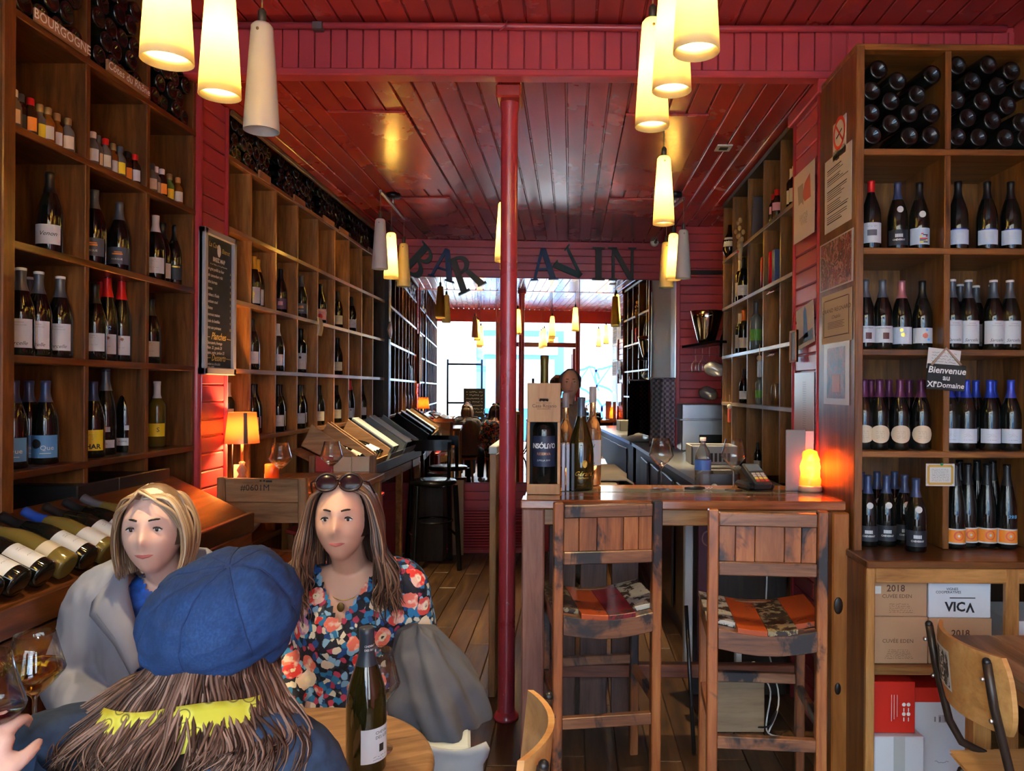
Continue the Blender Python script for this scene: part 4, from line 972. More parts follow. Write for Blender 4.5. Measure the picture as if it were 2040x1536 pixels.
# high oak table by the pilaster
ht = thing('high_table', 'high oak table with a lamp between the two brown bar chairs', 'table', (-1.46, 4.2, 0))
for i in range(5): part('top_plank', MB().box(-1.775+i*.125, -1.653+i*.125, 3.80, 4.68, 1.035, 1.07), W_OAK_Y, ht, .004, True)
part('metal_edge', MB().box(-1.775, -1.15, 3.792, 3.80, 1.03, 1.05), STEEL, ht, world=True)
for x in (-1.74, -1.19):
    for y in (3.83, 4.63): part('leg', MB().box(x-.025, x+.025, y-.025, y+.025, 0, 1.035), W_OAK_Z, ht, .004, True)
# ================================================================ round tables
TBW = wood('round_table_elm', (.09, .042, .018), (.24, .13, .058), (.38, .235, .12), 'x', .45, coat=.1, scale=1.2)
def round_table(x, y, label):
    t = thing('round_table', label, 'table', (x, y, 0), .4, 'round bistro tables')
    part('table_top', MB().lathe([(0, .725), (.30, .725), (.325, .732), (.33, .745), (.325, .757), (.315, .76), (0, .76)], 56), TBW, t)
    part('pedestal', MB().lathe([(.03, .03), (.03, .70), (.06, .725)], 20), BLACK, t)
    part('base', MB().lathe([(0, 0), (.21, 0), (.21, .012), (.04, .04), (0, .04)], 28), BLACK, t)
round_table(-.63, 1.66, 'round wooden table with the wine bottle, its edge at the centre bottom')
round_table(-1.285, 1.56, 'round wooden table at lower left with the golden wine glass')
# ================================================================ right table and school chairs
WT = wood('weathered_table_oak', (.07, .035, .016), (.26, .15, .07), (.50, .34, .18), 'y', .4, coat=.2, scale=.7)
tb = thing('plank_table', 'weathered plank table at the right edge', 'table', (1.65, 2.1, 0))
for i in range(5): part('top_plank', MB().box(1.315+i*.14, 1.453+i*.14, 1.5, 2.60, .725, .76), WT, tb, .004, True)
for x in (1.37, 1.95):
    for y in (1.58, 2.52): part('leg', MB().box(x-.03, x+.03, y-.03, y+.03, 0, .725), W_OAK_Z, tb, .004, True)
part('apron', MB().box(1.36, 1.38, 1.6, 2.5, .65, .725), W_OAK_Y, tb, .003, True)
PLY = wood('bent_plywood', (.36, .17, .05), (.52, .27, .09), (.62, .36, .14), 'y', .35, coat=.3)
PLE = mat('ply_edge', (.55, .36, .18), .5)
TUBE = mat('brown_tube_steel', (.04, .028, .022), .35, .4)
def school_chair(loc, rotz, label, sticker=False):
    t = thing('school_chair', label, 'chair', loc, rotz, 'plywood school chairs')   # faces local +Y
    for s in (-1, 1):
        x = s*.165
        part('frame_tube', MB().tube([(x, -.235, .86), (x, -.215, .74), (x, -.17, .56), (x, -.13, .49), (x, -.04, .445), (x, .10, .435), (x, .18, .42), (x, .205, .36), (x, .215, .012)], .0125, 10), TUBE, t)
        part('frame_tube', MB().tube([(x, -.04, .435), (x, -.13, .40), (x, -.17, .30), (x, -.22, .012)], .0125, 10), TUBE, t)
        part('tube_plug', MB().ball((x, -.236, .862), .012, 10, 6), BLACK, t)
        for z in (.815, .70): part('screw', MB().ball((x, -.247 if z > .75 else -.222, z), .007, 8, 5), STEEL, t)
    def back(i, j, off):
        a = (i-.5)*2; z = .66+j*.215
        w = .205*(1-.16*abs(j*2-1)**3)
        return Vector((a*w, -.233-(z-.66)*.10-.055*(1-a*a)*1.0+.055+off-.022*0, z))
    mb = MB(); mb.grid(lambda i, j: back(i, j, .014), 14, 8); mb.grid(lambda i, j: back(1-i, j, .0), 14, 8)
    for e in range(14):
        for j in (0, 1):
            q = [back(e/14, j, .014), back((e+1)/14, j, .014), back((e+1)/14, j, 0), back(e/14, j, 0)]; mb.add(q, [(0, 1, 2, 3)])
    for e in range(8):
        for i in (0, 1):
            q = [back(i, e/8, .014), back(i, (e+1)/8, .014), back(i, (e+1)/8, 0), back(i, e/8, 0)]; mb.add(q, [(0, 1, 2, 3)])
    bk = part('backrest', mb, PLY, t)
    mb = MB(); mb.grid(lambda i, j: Vector(((i-.5)*.37*(1-.12*(1-j)), -.17+j*.39, .452+.012*(2*i-1)**2-.02*max(0, j-.85)/.15)), 10, 10)
    mb.grid(lambda i, j: Vector(((.5-i)*.37*(1-.12*(1-j)), -.17+j*.39, .442+.012*(2*i-1)**2-.02*max(0, j-.85)/.15)), 10, 10)
    part('seat', mb, PLY, t)
    if sticker:
        def sf(a, b): 
            p = back(.47-a*.29, .50+b*.56, -.0015); return p
        mb = MB(); mb.grid(lambda i, j: sf(i, j-.5), 4, 4); st_ = part('sticker', mb, mat('sticker_white', (.72, .74, .74), .4), bk)
        mb = MB(); mb.grid(lambda i, j: sf(.08+i*.84, -.44+j*.88)+Vector((0, -.0008, 0)), 4, 4); part('sticker_print', mb, paint('sticker_dark', (.03, .035, .04), .5, worn=(.6, .6, .6), scale=20, thr=.54, wsc=40), st_)
        mb = MB(); letter(mb, 'ROCK', lambda a, b: sf(.5+b*1.0, a)+Vector((0, -.0016, 0)), .32, (0, 0), bold=.02); part('sticker_lettering', mb, CHALK, st_)
    return t
school_chair((1.375, 2.22, 0), R(-90), 'plywood school chair with black and white sticker on its back', True)
school_chair((-.285, 1.64, 0), R(90), 'plywood school chair back in the foreground beside the bar')
# ================================================================ black bar chair near the mirror
bc = thing('black_bar_chair', 'black bentwood bar chair in front of the mirror', 'bar chair', (-1.22, 6.72, 0), R(200))
for s in (-1, 1):
    part('leg', MB().beam((s*.20, .19, 0), (s*.165, .16, .75), .035, .035), BLKWOOD, bc, .004)
    part('leg', MB().beam((s*.20, -.22, 0), (s*.17, -.17, .75), .035, .035), BLKWOOD, bc, .004)
    part('back_post', MB().tube([(s*.17, -.17, .75), (s*.175, -.19, .95), (s*.18, -.215, 1.10)], .017, 10), BLKWOOD, bc)
    part('side_rung', MB().cyl((s*.185, -.2, .3), (s*.185, .18, .3), .011), BLKWOOD, bc)
part('seat', MB().lathe([(0, .745), (.19, .745), (.205, .755), (.205, .775), (.19, .785), (0, .78)], 28), BLKWOOD, bc)
part('top_rail', MB().grid(lambda i, j: Vector(((i-.5)*.40, -.21-.04*math.cos((i-.5)*PI)+(.02 if j > .5 else 0)*0, 1.02+j*.10)), 12, 1).grid(lambda i, j: Vector(((.5-i)*.40, -.228-.04*math.cos((i-.5)*PI), 1.02+j*.10)), 12, 1), BLKWOOD, bc)
part('foot_ring', MB().tube([(.17*math.cos(a), .17*math.sin(a), .42) for a in [2*PI*i/24 for i in range(25)]], .009, 8), BLKWOOD, bc)
solo('kraft_panel', MB().box(-1.13, -1.02, 7.22, 7.24, .0, .72), mat('kraft_board', (.42, .27, .15), .7), 'tall strip of brown kraft board leaning by the louvred panel', 'board', bevel=.003)
rc = thing('red_crate', 'bright red plastic crate behind the floral-bloused woman', 'crate', (-1.55, 5.35, .0))
part('body', MB().box(-.16, .16, -.25, .25, .52, .80), mat('red_plastic', (.55, .03, .02), .35), rc, .01)
part('stand', MB().box(-.15, .15, -.24, .24, 0, .52), W_DARK, rc, .004)
part('rim', MB().box(-.17, .17, -.26, .26, .80, .825), mat('red_plastic', (.55, .03, .02), .35), rc, .006)
bo = thing('white_bowl', 'white porcelain bowl on the rack board under the lamp table', 'bowl', (-1.93, 4.42, .732))
part('bowl_shell', MB().lathe([(.04, 0), (.06, .005), (.10, .05), (.125, .095), (.12, .095), (.095, .052), (.05, .012), (0, .01)], 28), mat('porcelain', (.75, .76, .76), .2), bo)
part('contents', MB().lathe([(0, .10), (.05, .095), (.11, .075)], 16), mat('dark_contents', (.02, .02, .025), .3), bo)
# ================================================================ people
SKIN = mat('skin_light', (.60, .34, .25), .5); SKIN2 = mat('skin_pale', (.66, .42, .34), .5); SKIN3 = mat('skin_tan', (.52, .29, .20), .5)
LIP = mat('lips', (.45, .13, .12), .4); EYEW = mat('eye_white', (.75, .74, .72), .2); IRIS = mat('iris_brown', (.03, .015, .008), .15)
def loft(mb, rings, seg=24):           # rings: (centre, rx, ry) horizontal ellipses, closed with caps
    vs = []
    for c, rx, ry in rings:
        c = Vector(c)
        for i in range(seg):
            a = 2*PI*i/seg; vs.append(c+Vector((rx*math.cos(a), ry*math.sin(a), 0)))
    n = len(rings)
    fs = [(j*seg+i, j*seg+(i+1) % seg, (j+1)*seg+(i+1) % seg, (j+1)*seg+i) for j in range(n-1) for i in range(seg)]
    fs += [tuple(range(seg))[::-1], tuple((n-1)*seg+i for i in range(seg))]
    mb.add(vs, fs, True)
def spline(pts, n=6):                  # Catmull-Rom through points (each a tuple, any length)
    out = []; P_ = [pts[0]]+list(pts)+[pts[-1]]
    for i in range(1, len(P_)-2):
        a, b, c, d = P_[i-1:i+3]
        for k in range(n):
            t = k/n
            out.append(tuple(.5*((2*b[q])+(-a[q]+c[q])*t+(2*a[q]-5*b[q]+4*c[q]-d[q])*t*t+(-a[q]+3*b[q]-3*c[q]+d[q])*t**3) for q in range(len(b))))
    out.append(tuple(pts[-1])); return out
def limb(mb, pts, seg=14, n=5):        # pts: (x, y, z, radius)
    s = spline(pts, n); mb.tube([q[:3] for q in s], [q[3] for q in s], seg)
def head_fn(M):
    def g(x, s): return math.exp(-(x/s)**2)
    def f(i, j):
        a = 2*PI*i; t = PI*j; st, ct = math.sin(t), math.cos(t)
        d = Vector((st*math.sin(a), st*math.cos(a), ct))     # a = 0 looks to +Y
        x, y, z = d.x*.075, d.y*.093, d.z*.118
        if z < 0:
            k = -z/.118; x *= 1-.34*k*k; y = y*(1-.10*k)+.012*k
        if d.y > 0:
            fr = d.y
            y += fr*(.024*g(x, .010)*g(z+.020, .020)+.008*g(x, .009)*g(z-.008, .02)-.010*(g(x-.031, .016)+g(x+.031, .016))*g(z-.012, .012)
                  +.005*g(z-.036, .012)+.007*g(x, .02)*g(z+.062, .008)-.004*g(x, .03)*g(z+.052, .004)+.009*g(x, .022)*g(z+.098, .016)+.004*(g(x-.04, .02)+g(x+.04, .02))*g(z+.028, .02))
        else: y *= 1.03
        return M @ Vector((x, y, z))
    return f
def hand(mb, wrist, direction, palm_n, curl=(.5, .5, .5, .5), s=1.0, left=False, thumb=.5, spread=.10):
    w = Vector(wrist); d = Vector(direction).normalized(); nrm = Vector(palm_n); nrm = (nrm-d*nrm.dot(d)).normalized()
    side = d.cross(nrm)*(-1 if left else 1)                   # towards the thumb
    pc = w+d*.045*s
    for k in range(-2, 3):                                   # palm as four metacarpal rods side by side
        b = w+side*k*.012*s; e = w+d*.088*s+side*k*.018*s
        mb.tube([b-d*.01, (b+e)/2, e], [.014*s, .0155*s, .013*s], 10, flat=.9)
    lens = (.074, .082, .076, .060)
    for k in range(4):
        off = (1.5-k)*.0205
        p = w+d*.086*s+side*off*s; dirn = (d+side*(1.5-k)*spread).normalized(); L = lens[k]*s; ang = 0
        pts = [p-dirn*.015, p]; rs = [.0098*s, .0098*s]
        for q, (fr, cu) in enumerate(((.45, .7), (.32, 1.0), (.23, .7))):
            ang += curl[k]*cu
            v = dirn*math.cos(ang)+nrm*math.sin(ang)
            p = p+v*L*fr; pts.append(p); rs.append((.0090, .0083, .0068)[q]*s)
        sp = spline([(*a, b) for a, b in zip(pts, rs)], 4); mb.tube([q[:3] for q in sp], [q[3] for q in sp], 10)
        mb.ball(pts[-1], .0068*s, 8, 6)
    p0 = w+d*.018*s+side*.022*s; v = (d*.55+side*.8).normalized()
    p1 = p0+v*.040*s; v2 = (d*.85+side*.35+nrm*thumb).normalized(); p2 = p1+v2*.034*s; v3 = (d*.85+side*.05+nrm*(thumb+.2)).normalized(); p3 = p2+v3*.028*s
    sp = spline([(*p0, .014*s), (*p1, .0125*s), (*p2, .0108*s), (*p3, .0085*s)], 4); mb.tube([q[:3] for q in sp], [q[3] for q in sp], 10); mb.ball(p3, .0085*s, 8, 6)
    return p3
def cut(me, pred):                      # remove polygons whose centre satisfies pred
    bm = bmesh.new(); bm.from_mesh(me)
    bmesh.ops.delete(bm, geom=[f for f in bm.faces if pred(f.calc_center_median())], context='FACES')
    bm.to_mesh(me); bm.free(); me.update(); return me
def fold(me, amp, sc, seed=0, pred=None):
    out = []
    nrm = [v.normal.copy() for v in me.vertices]
    for v, nn in zip(me.vertices, nrm):
        c = v.co; p = Vector((c.x*sc[0], c.y*sc[1], c.z*sc[2]+seed))
        out += (c+nn*(amp*(noise.noise(p)+.5*noise.noise(p*2.3))))[:]
    me.vertices.foreach_set('co', out)
    me.update(); return me
def strands(name, paths, m, parent, r=.004, seg=4, seed=1):
    mb = MB(); cols = []; rr_ = random.Random(seed)
    for pts in paths:
        n = len(pts); k = rr_.uniform(.7, 1.3); o = len(mb.v)
        mb.tube(pts, [r*k*(1 if i < n*.6 else max(.12, 1-(i-n*.6)/(n*.4))) for i in range(n)], seg, flat=.6)
        cols += [rr_.random()]*(len(mb.v)-o)
    me = mb.mesh(name, m)
    if len(cols) == len(me.vertices):
        at = me.attributes.new('strand', 'FLOAT', 'POINT'); at.data.foreach_set('value', cols)
    return link(name, me, parent)
def hair_mat(name, stops, rough=.42):
    m = mat(name, stops[0][1], rough); n = N(m)
    a = n.n('ShaderNodeAttribute', attribute_name='strand')
    f = n.noise(n.coord((30, 30, 4), rnd=False), 1.0, 3)
    v = n.math('ADD', n.math('MULTIPLY', a.outputs['Fac'], .75), n.math('MULTIPLY', f, .3))
    n.l(n.ramp(stops, v).outputs[0], n.b.inputs['Base Color']); return m
H_BR = hair_mat('brown_hair', [(.1, (.018, .009, .006)), (.5, (.075, .036, .024)), (.75, (.17, .095, .068)), (1, (.36, .235, .18))])
H_HI = hair_mat('highlighted_hair', [(.1, (.020, .011, .009)), (.45, (.075, .040, .028)), (.8, (.20, .11, .065)), (1, (.42, .26, .14))])
H_GR = hair_mat('ash_blond_hair', [(.1, (.10, .06, .035)), (.5, (.26, .17, .10)), (.85, (.42, .33, .24)), (1, (.55, .48, .40))])
H_DK = hair_mat('dark_short_hair', [(.1, (.012, .009, .007)), (1, (.05, .035, .025))])
def person(label, loc, rotz, skin, hc, hyaw=0, hpitch=0, arms=None, dz=0, standing=False, scale=1.0):
    """Root at the floor below the hips; local +Y is where the body faces. hc: head centre (local). Returns root, head matrix."""
    t = thing('person', label, 'person', loc, rotz)
    t.scale = (scale,)*3
    HM = Matrix.Translation(hc) @ Matrix.Rotation(hyaw, 4, 'Z') @ Matrix.Rotation(-hpitch, 4, 'X')
    mb = MB()
    mb.grid(head_fn(HM), 40, 30)
    for s in (-1, 1): mb.ball(HM @ Vector((s*.076, -.008, -.005)), (.010, .020, .030), 10, 8)
    nb = Vector((0, -.015, 1.045+dz)); hb = HM @ Vector((0, -.028, -.075))
    limb(mb, [(nb.x, nb.y, nb.z-.04, .062), (nb.x, nb.y, nb.z, .054), (*((nb+hb)/2), .050), (*hb, .052)])
    loft(mb, [((0, 0, .48+dz), .10, .09), ((0, 0, .53+dz), .165, .115), ((0, 0, .60+dz), .160, .112), ((0, .0, .72+dz), .125, .095), ((0, .005, .86+dz), .142, .105), ((0, .0, .95+dz), .160, .098), ((0, -.01, 1.02+dz), .165, .075), ((0, -.015, 1.06+dz), .09, .055), ((0, -.015, 1.075+dz), .05, .045)])
    for k, s in enumerate((-1, 1)):
        A = arms[k] if arms else None
        A = A or [(s*.165, -.01, 1.015+dz), (s*.225, -.03, .80+dz), (s*.15, .18, .66+dz)]
        sh, el, wr = [Vector(q) for q in A[:3]]
        limb(mb, [(s*.10, -.01, 1.025+dz, .05), (*sh, .052), (*((sh+el)/2), .043), (*el, .037), (*((el*2+wr)/3), .038), (*wr, .024)])
        d = (wr-el).normalized() if len(A) < 4 else Vector(A[3]); pn = Vector(A[4]) if len(A) > 4 else Vector((0, .2, -1))
        hand(mb, wr, d, pn, curl=A[5] if len(A) > 5 else (.35, .4, .45, .5), s=.92, left=(s < 0) if len(A) < 7 else A[6], thumb=.35)
        if standing: limb(mb, [(s*.085, 0, .52+dz, .085), (s*.095, .01, .45, .062), (s*.10, -.01, .08, .038)]); mb.tube([(s*.10, -.05, .04), (s*.10, .06, .035), (s*.105, .16, .03)], [.04, .038, .03], 10)
        else:
            limb(mb, [(s*.085, .0, .53, .085), (s*.10, .20, .54, .078), (s*.11, .42, .52, .058), (s*.11, .45, .46, .055), (s*.11, .44, .25, .05), (s*.11, .43, .09, .036)]); mb.tube([(s*.11, .40, .045), (s*.11, .50, .04), (s*.115, .60, .03)], [.042, .038, .03], 10)
    me = evaluated(mb, [('REMESH', dict(mode='VOXEL', voxel_size=.006)), ('SMOOTH', dict(factor=.5, iterations=3))], 'body', skin)
    body = part('body', me, None, t)
    for s in (-1, 1):
        e = MB().ball(HM @ Vector((s*.031, .0725, .012)), (.0125, .0105, .0075), 12, 8); eo = part('eye', e, EYEW, body)
        part('iris', MB().ball(HM @ Vector((s*.031, .0800, .012)), (.0052, .0036, .0058), 10, 6), IRIS, body)
        part('eyelid', MB().tube([HM @ Vector((s*.031+q*.0062, .0845-.0011*q*q, .0185-.0016*q*q)) for q in (-2, -1, 0, 1, 2)], [.0012, .0026, .003, .0026, .0012], 6), H_DK, body)
        part('eyebrow', MB().tube([HM @ Vector((s*(.014+.008*q), .0915-.0035*q*q*.6, .035+.0045*math.sin(.3+q*.75))) for q in range(5)], [.0022, .003, .003, .0025, .0012], 6), H_DK, body)
    part('lips', MB().tube([HM @ Vector((x, .0885-abs(x)*.42, -.058+abs(x)*.16)) for x in (-.022, -.012, 0, .012, .022)], [.001, .0045, .0052, .0045, .001], 8), LIP, body)
    return t, HM
def garment(t, name, m, dz=0, arms=None, grow=.014, hem=.50, vox=.009, sleeve=True, folds=(.008, (16, 16, 9)), cutf=None, seed=0, neck=1.07, cuffs=.92, puff=0):
    mb = MB(); g = grow
    loft(mb, [((0, 0, hem+dz), .170+g, .125+g), ((0, 0, .60+dz), .166+g, .118+g), ((0, .0, .72+dz), .136+g*1.2, .102+g), ((0, .01, .86+dz), .148+g, .118+g), ((0, .006, .95+dz), .164+g, .105+g), ((0, -.01, 1.02+dz), .168+g, .080+g), ((0, -.015, neck-.01+dz), .090+g, .058+g), ((0, -.015, neck+dz), .066+g*.4, .056+g*.4)])
    if sleeve:
        for k, s in enumerate((-1, 1)):
            A = (arms[k] if arms else None) or [(s*.165, -.01, 1.015+dz), (s*.225, -.03, .80+dz), (s*.15, .18, .66+dz)]
            sh, el, wr = [Vector(q) for q in A[:3]]; w2 = el.lerp(wr, cuffs)
            limb(mb, [(s*.09, -.01, 1.02+dz, .050+g), (*sh, .055+g), (*((sh+el)/2), .048+g+puff), (*el, .044+g+puff), (*((el+w2)/2), .042+g+puff*1.2), (*w2, .032+g)])
    me = evaluated(mb, [('REMESH', dict(mode='VOXEL', voxel_size=vox)), ('SMOOTH', dict(factor=.5, iterations=4))], name, m)
    fold(me, folds[0], folds[1], seed)
    if cutf: cut(me, cutf)
    return part(name, me, None, t)
def trousers(t, m, dz=0, standing=False):
    mb = MB()
    loft(mb, [((0, 0, .47+dz), .11, .10), ((0, 0, .53+dz), .178, .128), ((0, 0, .62+dz), .172, .124)])
    for s in (-1, 1):
        if standing: limb(mb, [(s*.085, 0, .52+dz, .097), (s*.095, .01, .45, .076), (s*.10, -.01, .06, .062)])
        else: limb(mb, [(s*.085, .0, .53, .097), (s*.10, .20, .54, .092), (s*.11, .43, .52, .072), (s*.11, .46, .46, .068), (s*.11, .44, .25, .062), (s*.11, .43, .08, .055)])
    part('trousers', evaluated(mb, [('REMESH', dict(mode='VOXEL', voxel_size=.013)), ('SMOOTH', dict(factor=.5, iterations=3))], 'trousers', m), None, t)
def seat_under(loc, rotz, label, m, h=.46):
    t = thing('stool', label, 'stool', loc, rotz)
    part('seat', MB().lathe([(0, h-.035), (.16, h-.035), (.17, h-.02), (.165, h), (0, h)], 24), m, t)
    for k in range(4):
        a = PI/4+k*PI/2; part('leg', MB().cyl((.12*math.cos(a), .12*math.sin(a), h-.03), (.17*math.cos(a), .17*math.sin(a), 0), .016, .014), m, t)
    return t
JEANS = paint('dark_denim', (.03, .045, .09), .8)
DENIM = mat('indigo_linen', (.02, .06, .20), .85); n_ = N(DENIM)
v_ = n_.coord((1, 1, 1), rnd=False); a_ = n_.noise(n_.coord((260, 60, 260), rnd=False), 1, 3); b_ = n_.noise(v_, 9, 5)
n_.l(n_.ramp([(.2, (.003, .013, .050)), (.5, (.008, .034, .12)), (.8, (.022, .075, .22))], n_.math('ADD', n_.math('MULTIPLY', a_, .5), n_.math('MULTIPLY', b_, .5))).outputs[0], n_.b.inputs['Base Color']); n_.bump(a_, .25, .002)
FLOR = mat('floral_cloth', (.1, .1, .2), .75); n_ = N(FLOR)
def _vor(scale, vec, out='Distance', rndm=1.0):
    x = n_.n('ShaderNodeTexVoronoi'); x.inputs['Scale'].default_value = scale; x.inputs['Randomness'].default_value = rndm; n_.l(vec, x.inputs['Vector']); return x
v_ = n_.coord((1, 1, 1), rnd=False)
wv = n_.n('ShaderNodeVectorMath', operation='ADD'); nz = n_.n('ShaderNodeTexNoise'); nz.inputs['Scale'].default_value = 38; n_.l(v_, nz.inputs['Vector'])
sc_ = n_.n('ShaderNodeVectorMath', operation='SCALE'); sc_.inputs['Scale'].default_value = .018; n_.l(nz.outputs['Color'], sc_.inputs[0]); n_.l(v_, wv.inputs[0]); n_.l(sc_.outputs[0], wv.inputs[1])
leaf = _vor(58, wv.outputs[0]); sep = n_.n('ShaderNodeSeparateColor'); n_.l(leaf.outputs['Color'], sep.inputs[0])
bgc = n_.ramp([(0, (.006, .009, .02)), (.30, (.02, .17, .36)), (.52, (.012, .06, .22)), (.64, (.22, .42, .60)), (.80, (.62, .58, .46)), (.92, (.40, .04, .09))], sep.outputs[0], 'CONSTANT')
edge = n_.ramp([(.0, (1, 1, 1)), (.62, (1, 1, 1)), (.72, (.06, .07, .1))], n_.math('MULTIPLY', leaf.outputs['Distance'], 1.0))
col_ = n_.mix(1.0, bgc.outputs[0], edge.outputs[0], 'MULTIPLY')
fl_ = _vor(15, wv.outputs[0], rndm=.9); sep2 = n_.n('ShaderNodeSeparateColor'); n_.l(fl_.outputs['Color'], sep2.inputs[0])
pet = n_.ramp([(0, (.62, .035, .03)), (.4, (.70, .16, .11)), (.6, (.72, .60, .44)), (.75, (.55, .06, .05)), (.9, (.50, .20, .34))], sep2.outputs[0], 'CONSTANT')
ring = n_.ramp([(0, (.012, .015, .03)), (.08, (.75, .66, .42)), (.17, (0, 0, 0)), (.175, (.9, .9, .9))], fl_.outputs['Distance'], 'CONSTANT')
inner = n_.mix(n_.ramp([(0, (0, 0, 0)), (.17, (1, 1, 1))], fl_.outputs['Distance'], 'CONSTANT').outputs[0], ring.outputs[0], pet.outputs[0])
pe2 = n_.mix(n_.ramp([(0, (0, 0, 0)), (.5, (0, 0, 0)), (.62, (.75, .75, .75))], nz.outputs['Fac']).outputs[0], inner, (.78, .62, .50))
msk = n_.ramp([(0, (1, 1, 1)), (.40, (0, 0, 0))], fl_.outputs['Distance'], 'CONSTANT')
n_.l(n_.mix(msk.outputs[0], col_, pe2), n_.b.inputs['Base Color'])
# ---------------------------------------------------------------- woman in the floral blouse
HC = (.0, .10, 1.222)
ARM1 = [[(s*.16, -.01, 1.01), (s*.195, -.02, .80), (s*.13, .18, .66)] for s in (-1, 1)]
pw, HM = person('seated woman in a floral blouse with sunglasses on her long brown hair', (-.66, 2.27, 0), PI+.05, SKIN, HC, hyaw=.04, arms=ARM1)
garment(pw, 'blouse', FLOR, grow=.014, seed=3, arms=ARM1, puff=.010, folds=(.007, (18, 18, 7)), cutf=lambda c: c.y > .01 and c.z > .93 and abs(c.x-.0) < (c.z-.93)*.62)
trousers(pw, JEANS)
part('necklace', MB().tube([(.058*math.sin(a), -.015+.085*math.cos(a)*1.12+.012, 1.055-.07*(.5+.5*math.cos(a))) for a in [-2.2+4.4*i/20 for i in range(21)]], .0012, 5), GOLD, pw)
part('pendant', MB().ball((0, .117, .972), (.011, .004, .014), 12, 8), mat('antique_brass', (.12, .075, .02), .4, .7), pw)
rs = random.Random(21); paths = []
for s in (-1, 1):
    for k in range(210):
        f = rs.random(); back = -.075+.125*f               # where on the skull the strand passes
        o = .002+.022*rs.random(); e = rs.random()
        a = HM @ Vector((s*.006+s*.01*rs.random(), .070*(1-2*(1-f))*.9-.01, .116+.006*rs.random()-.05*abs(2*f-1)**2*.5))
        b = HM @ Vector((s*(.062+o*.6), back*.9+.01, .075))
        c = HM @ Vector((s*(.083+o), back, -.005)); d = HM @ Vector((s*(.080+o*1.4+.012*f), back+.012, -.085))
        ends = Vector((s*(.085+.075*e+.02*rs.random()), .045+.075*f-.02*e, .955+.09*rs.random()-.05*f+HC[2]-1.222))
        mid = d.lerp(ends, .5)+Vector((s*rs.uniform(-.004, .022), rs.uniform(-.005, .02), 0))
        w = rs.uniform(-.012, .012)
        paths.append([Vector(q) for q in spline([tuple(a), tuple(b), tuple(c), tuple(d), tuple(mid+Vector((w, 0, 0))), tuple(d.lerp(ends, .8)+Vector((-w, .006, 0))), tuple(ends)], 4)])
for k in range(150):                                        # hair at the back
    a = rs.uniform(-1.5, 1.5)
    paths.append([Vector(q) for q in spline([tuple(HM @ Vector((0, -.02, .118))), tuple(HM @ Vector((.085*math.sin(a), -.098*math.cos(a), .03))), tuple(HM @ Vector((.095*math.sin(a), -.105*math.cos(a), -.09))), (.13*math.sin(a), -.11, .90+.06*rs.random())], 5)])
hw = strands('hair', paths, H_HI, pw, .0052, 5, 4)
mb = MB(); mb.grid(lambda i, j: HM @ Vector((.081*math.sin(2*PI*i)*math.sin(PI*.62*j), -.004+.099*math.cos(2*PI*i)*math.sin(PI*.62*j)*(1 if math.cos(2*PI*i) < 0 else .80), .121*math.cos(PI*.62*j))), 28, 12)
me = mb.mesh('scalp_hair', H_BR); cut(me, lambda c: (HM.inverted() @ c).y > .035 and (HM.inverted() @ c).z < .075 and abs((HM.inverted() @ c).x) < .06); part('scalp_hair', me, None, pw)
sg = thing('sunglasses', 'dark tortoiseshell sunglasses pushed up on the floral-bloused woman\'s hair', 'sunglasses', (0, 0, 0))
SM = ROOTM[pw.name] @ HM @ Matrix.Translation((0, .058, .112)) @ Matrix.Rotation(R(22), 4, 'X')
sg.matrix_world = SM
LENS = mat('dark_lens', (.016, .005, .008), .18, spec=.25); TORT = mat('tortoise_frame', (.022, .007, .006), .3, spec=.3)
for s in (-1, 1):
    mb = MB(); mb.lathe([(0, .004), (.022, .003), (.029, 0)], 20, M=Matrix.Translation((s*.033, 0, 0)) @ Matrix.Rotation(-PI/2, 4, 'X') @ Matrix.Diagonal((1, .82, 1, 1))); part('lens', mb, LENS, sg)
    part('rim', MB().tube([(s*.033+.030*math.cos(a), .001, .0245*math.sin(a)) for a in [2*PI*i/24 for i in range(25)]], .0038, 8), TORT, sg)
    part('temple', MB().tube([(s*.063, 0, .008), (s*.080, -.02, .004), (s*.088, -.08, -.01)], .003, 6), TORT, sg)
part('bridge', MB().tube([(-.008, .002, .004), (0, .004, .008), (.008, .002, .004)], .003, 6), TORT, sg)
seat_under((-.66, 2.29, 0), 0, 'low stool under the floral-bloused woman', W_OAK_Z)
# ---------------------------------------------------------------- silver-blond woman in the grey jacket
HC2 = (.02, .10, 1.215)
ARM2 = [[(-.165, -.01, 1.015), (-.24, .0, .80), (-.13, .20, .70)], [(.165, -.01, 1.015), (.235, .0, .80), (.12, .20, .70)]]
pg, HM = person('seated woman with ash-blond bob in an open pale grey jacket', (-1.135, 2.14, 0), PI+.30, SKIN2, HC2, hyaw=-.10, arms=ARM2)
BLU = paint('blue_crinkled_silk', (.02, .09, .42), .45, amt=.5, scale=26)
garment(pg, 'blouse', BLU, grow=.010, sleeve=False, seed=9, folds=(.005, (30, 30, 22)), cutf=lambda c: c.y > .0 and c.z > 1.0 and abs(c.x) < (c.z-1.0)*1.0)
JKT = paint('pale_grey_cotton', (.21, .22, .28), .8, amt=.08)
garment(pg, 'jacket', JKT, grow=.034, arms=ARM2, seed=5, folds=(.009, (20, 20, 6)), neck=1.065, cutf=lambda c: c.y > .02 and abs(c.x-.015) < .030+max(0, c.z-.86)*.24)
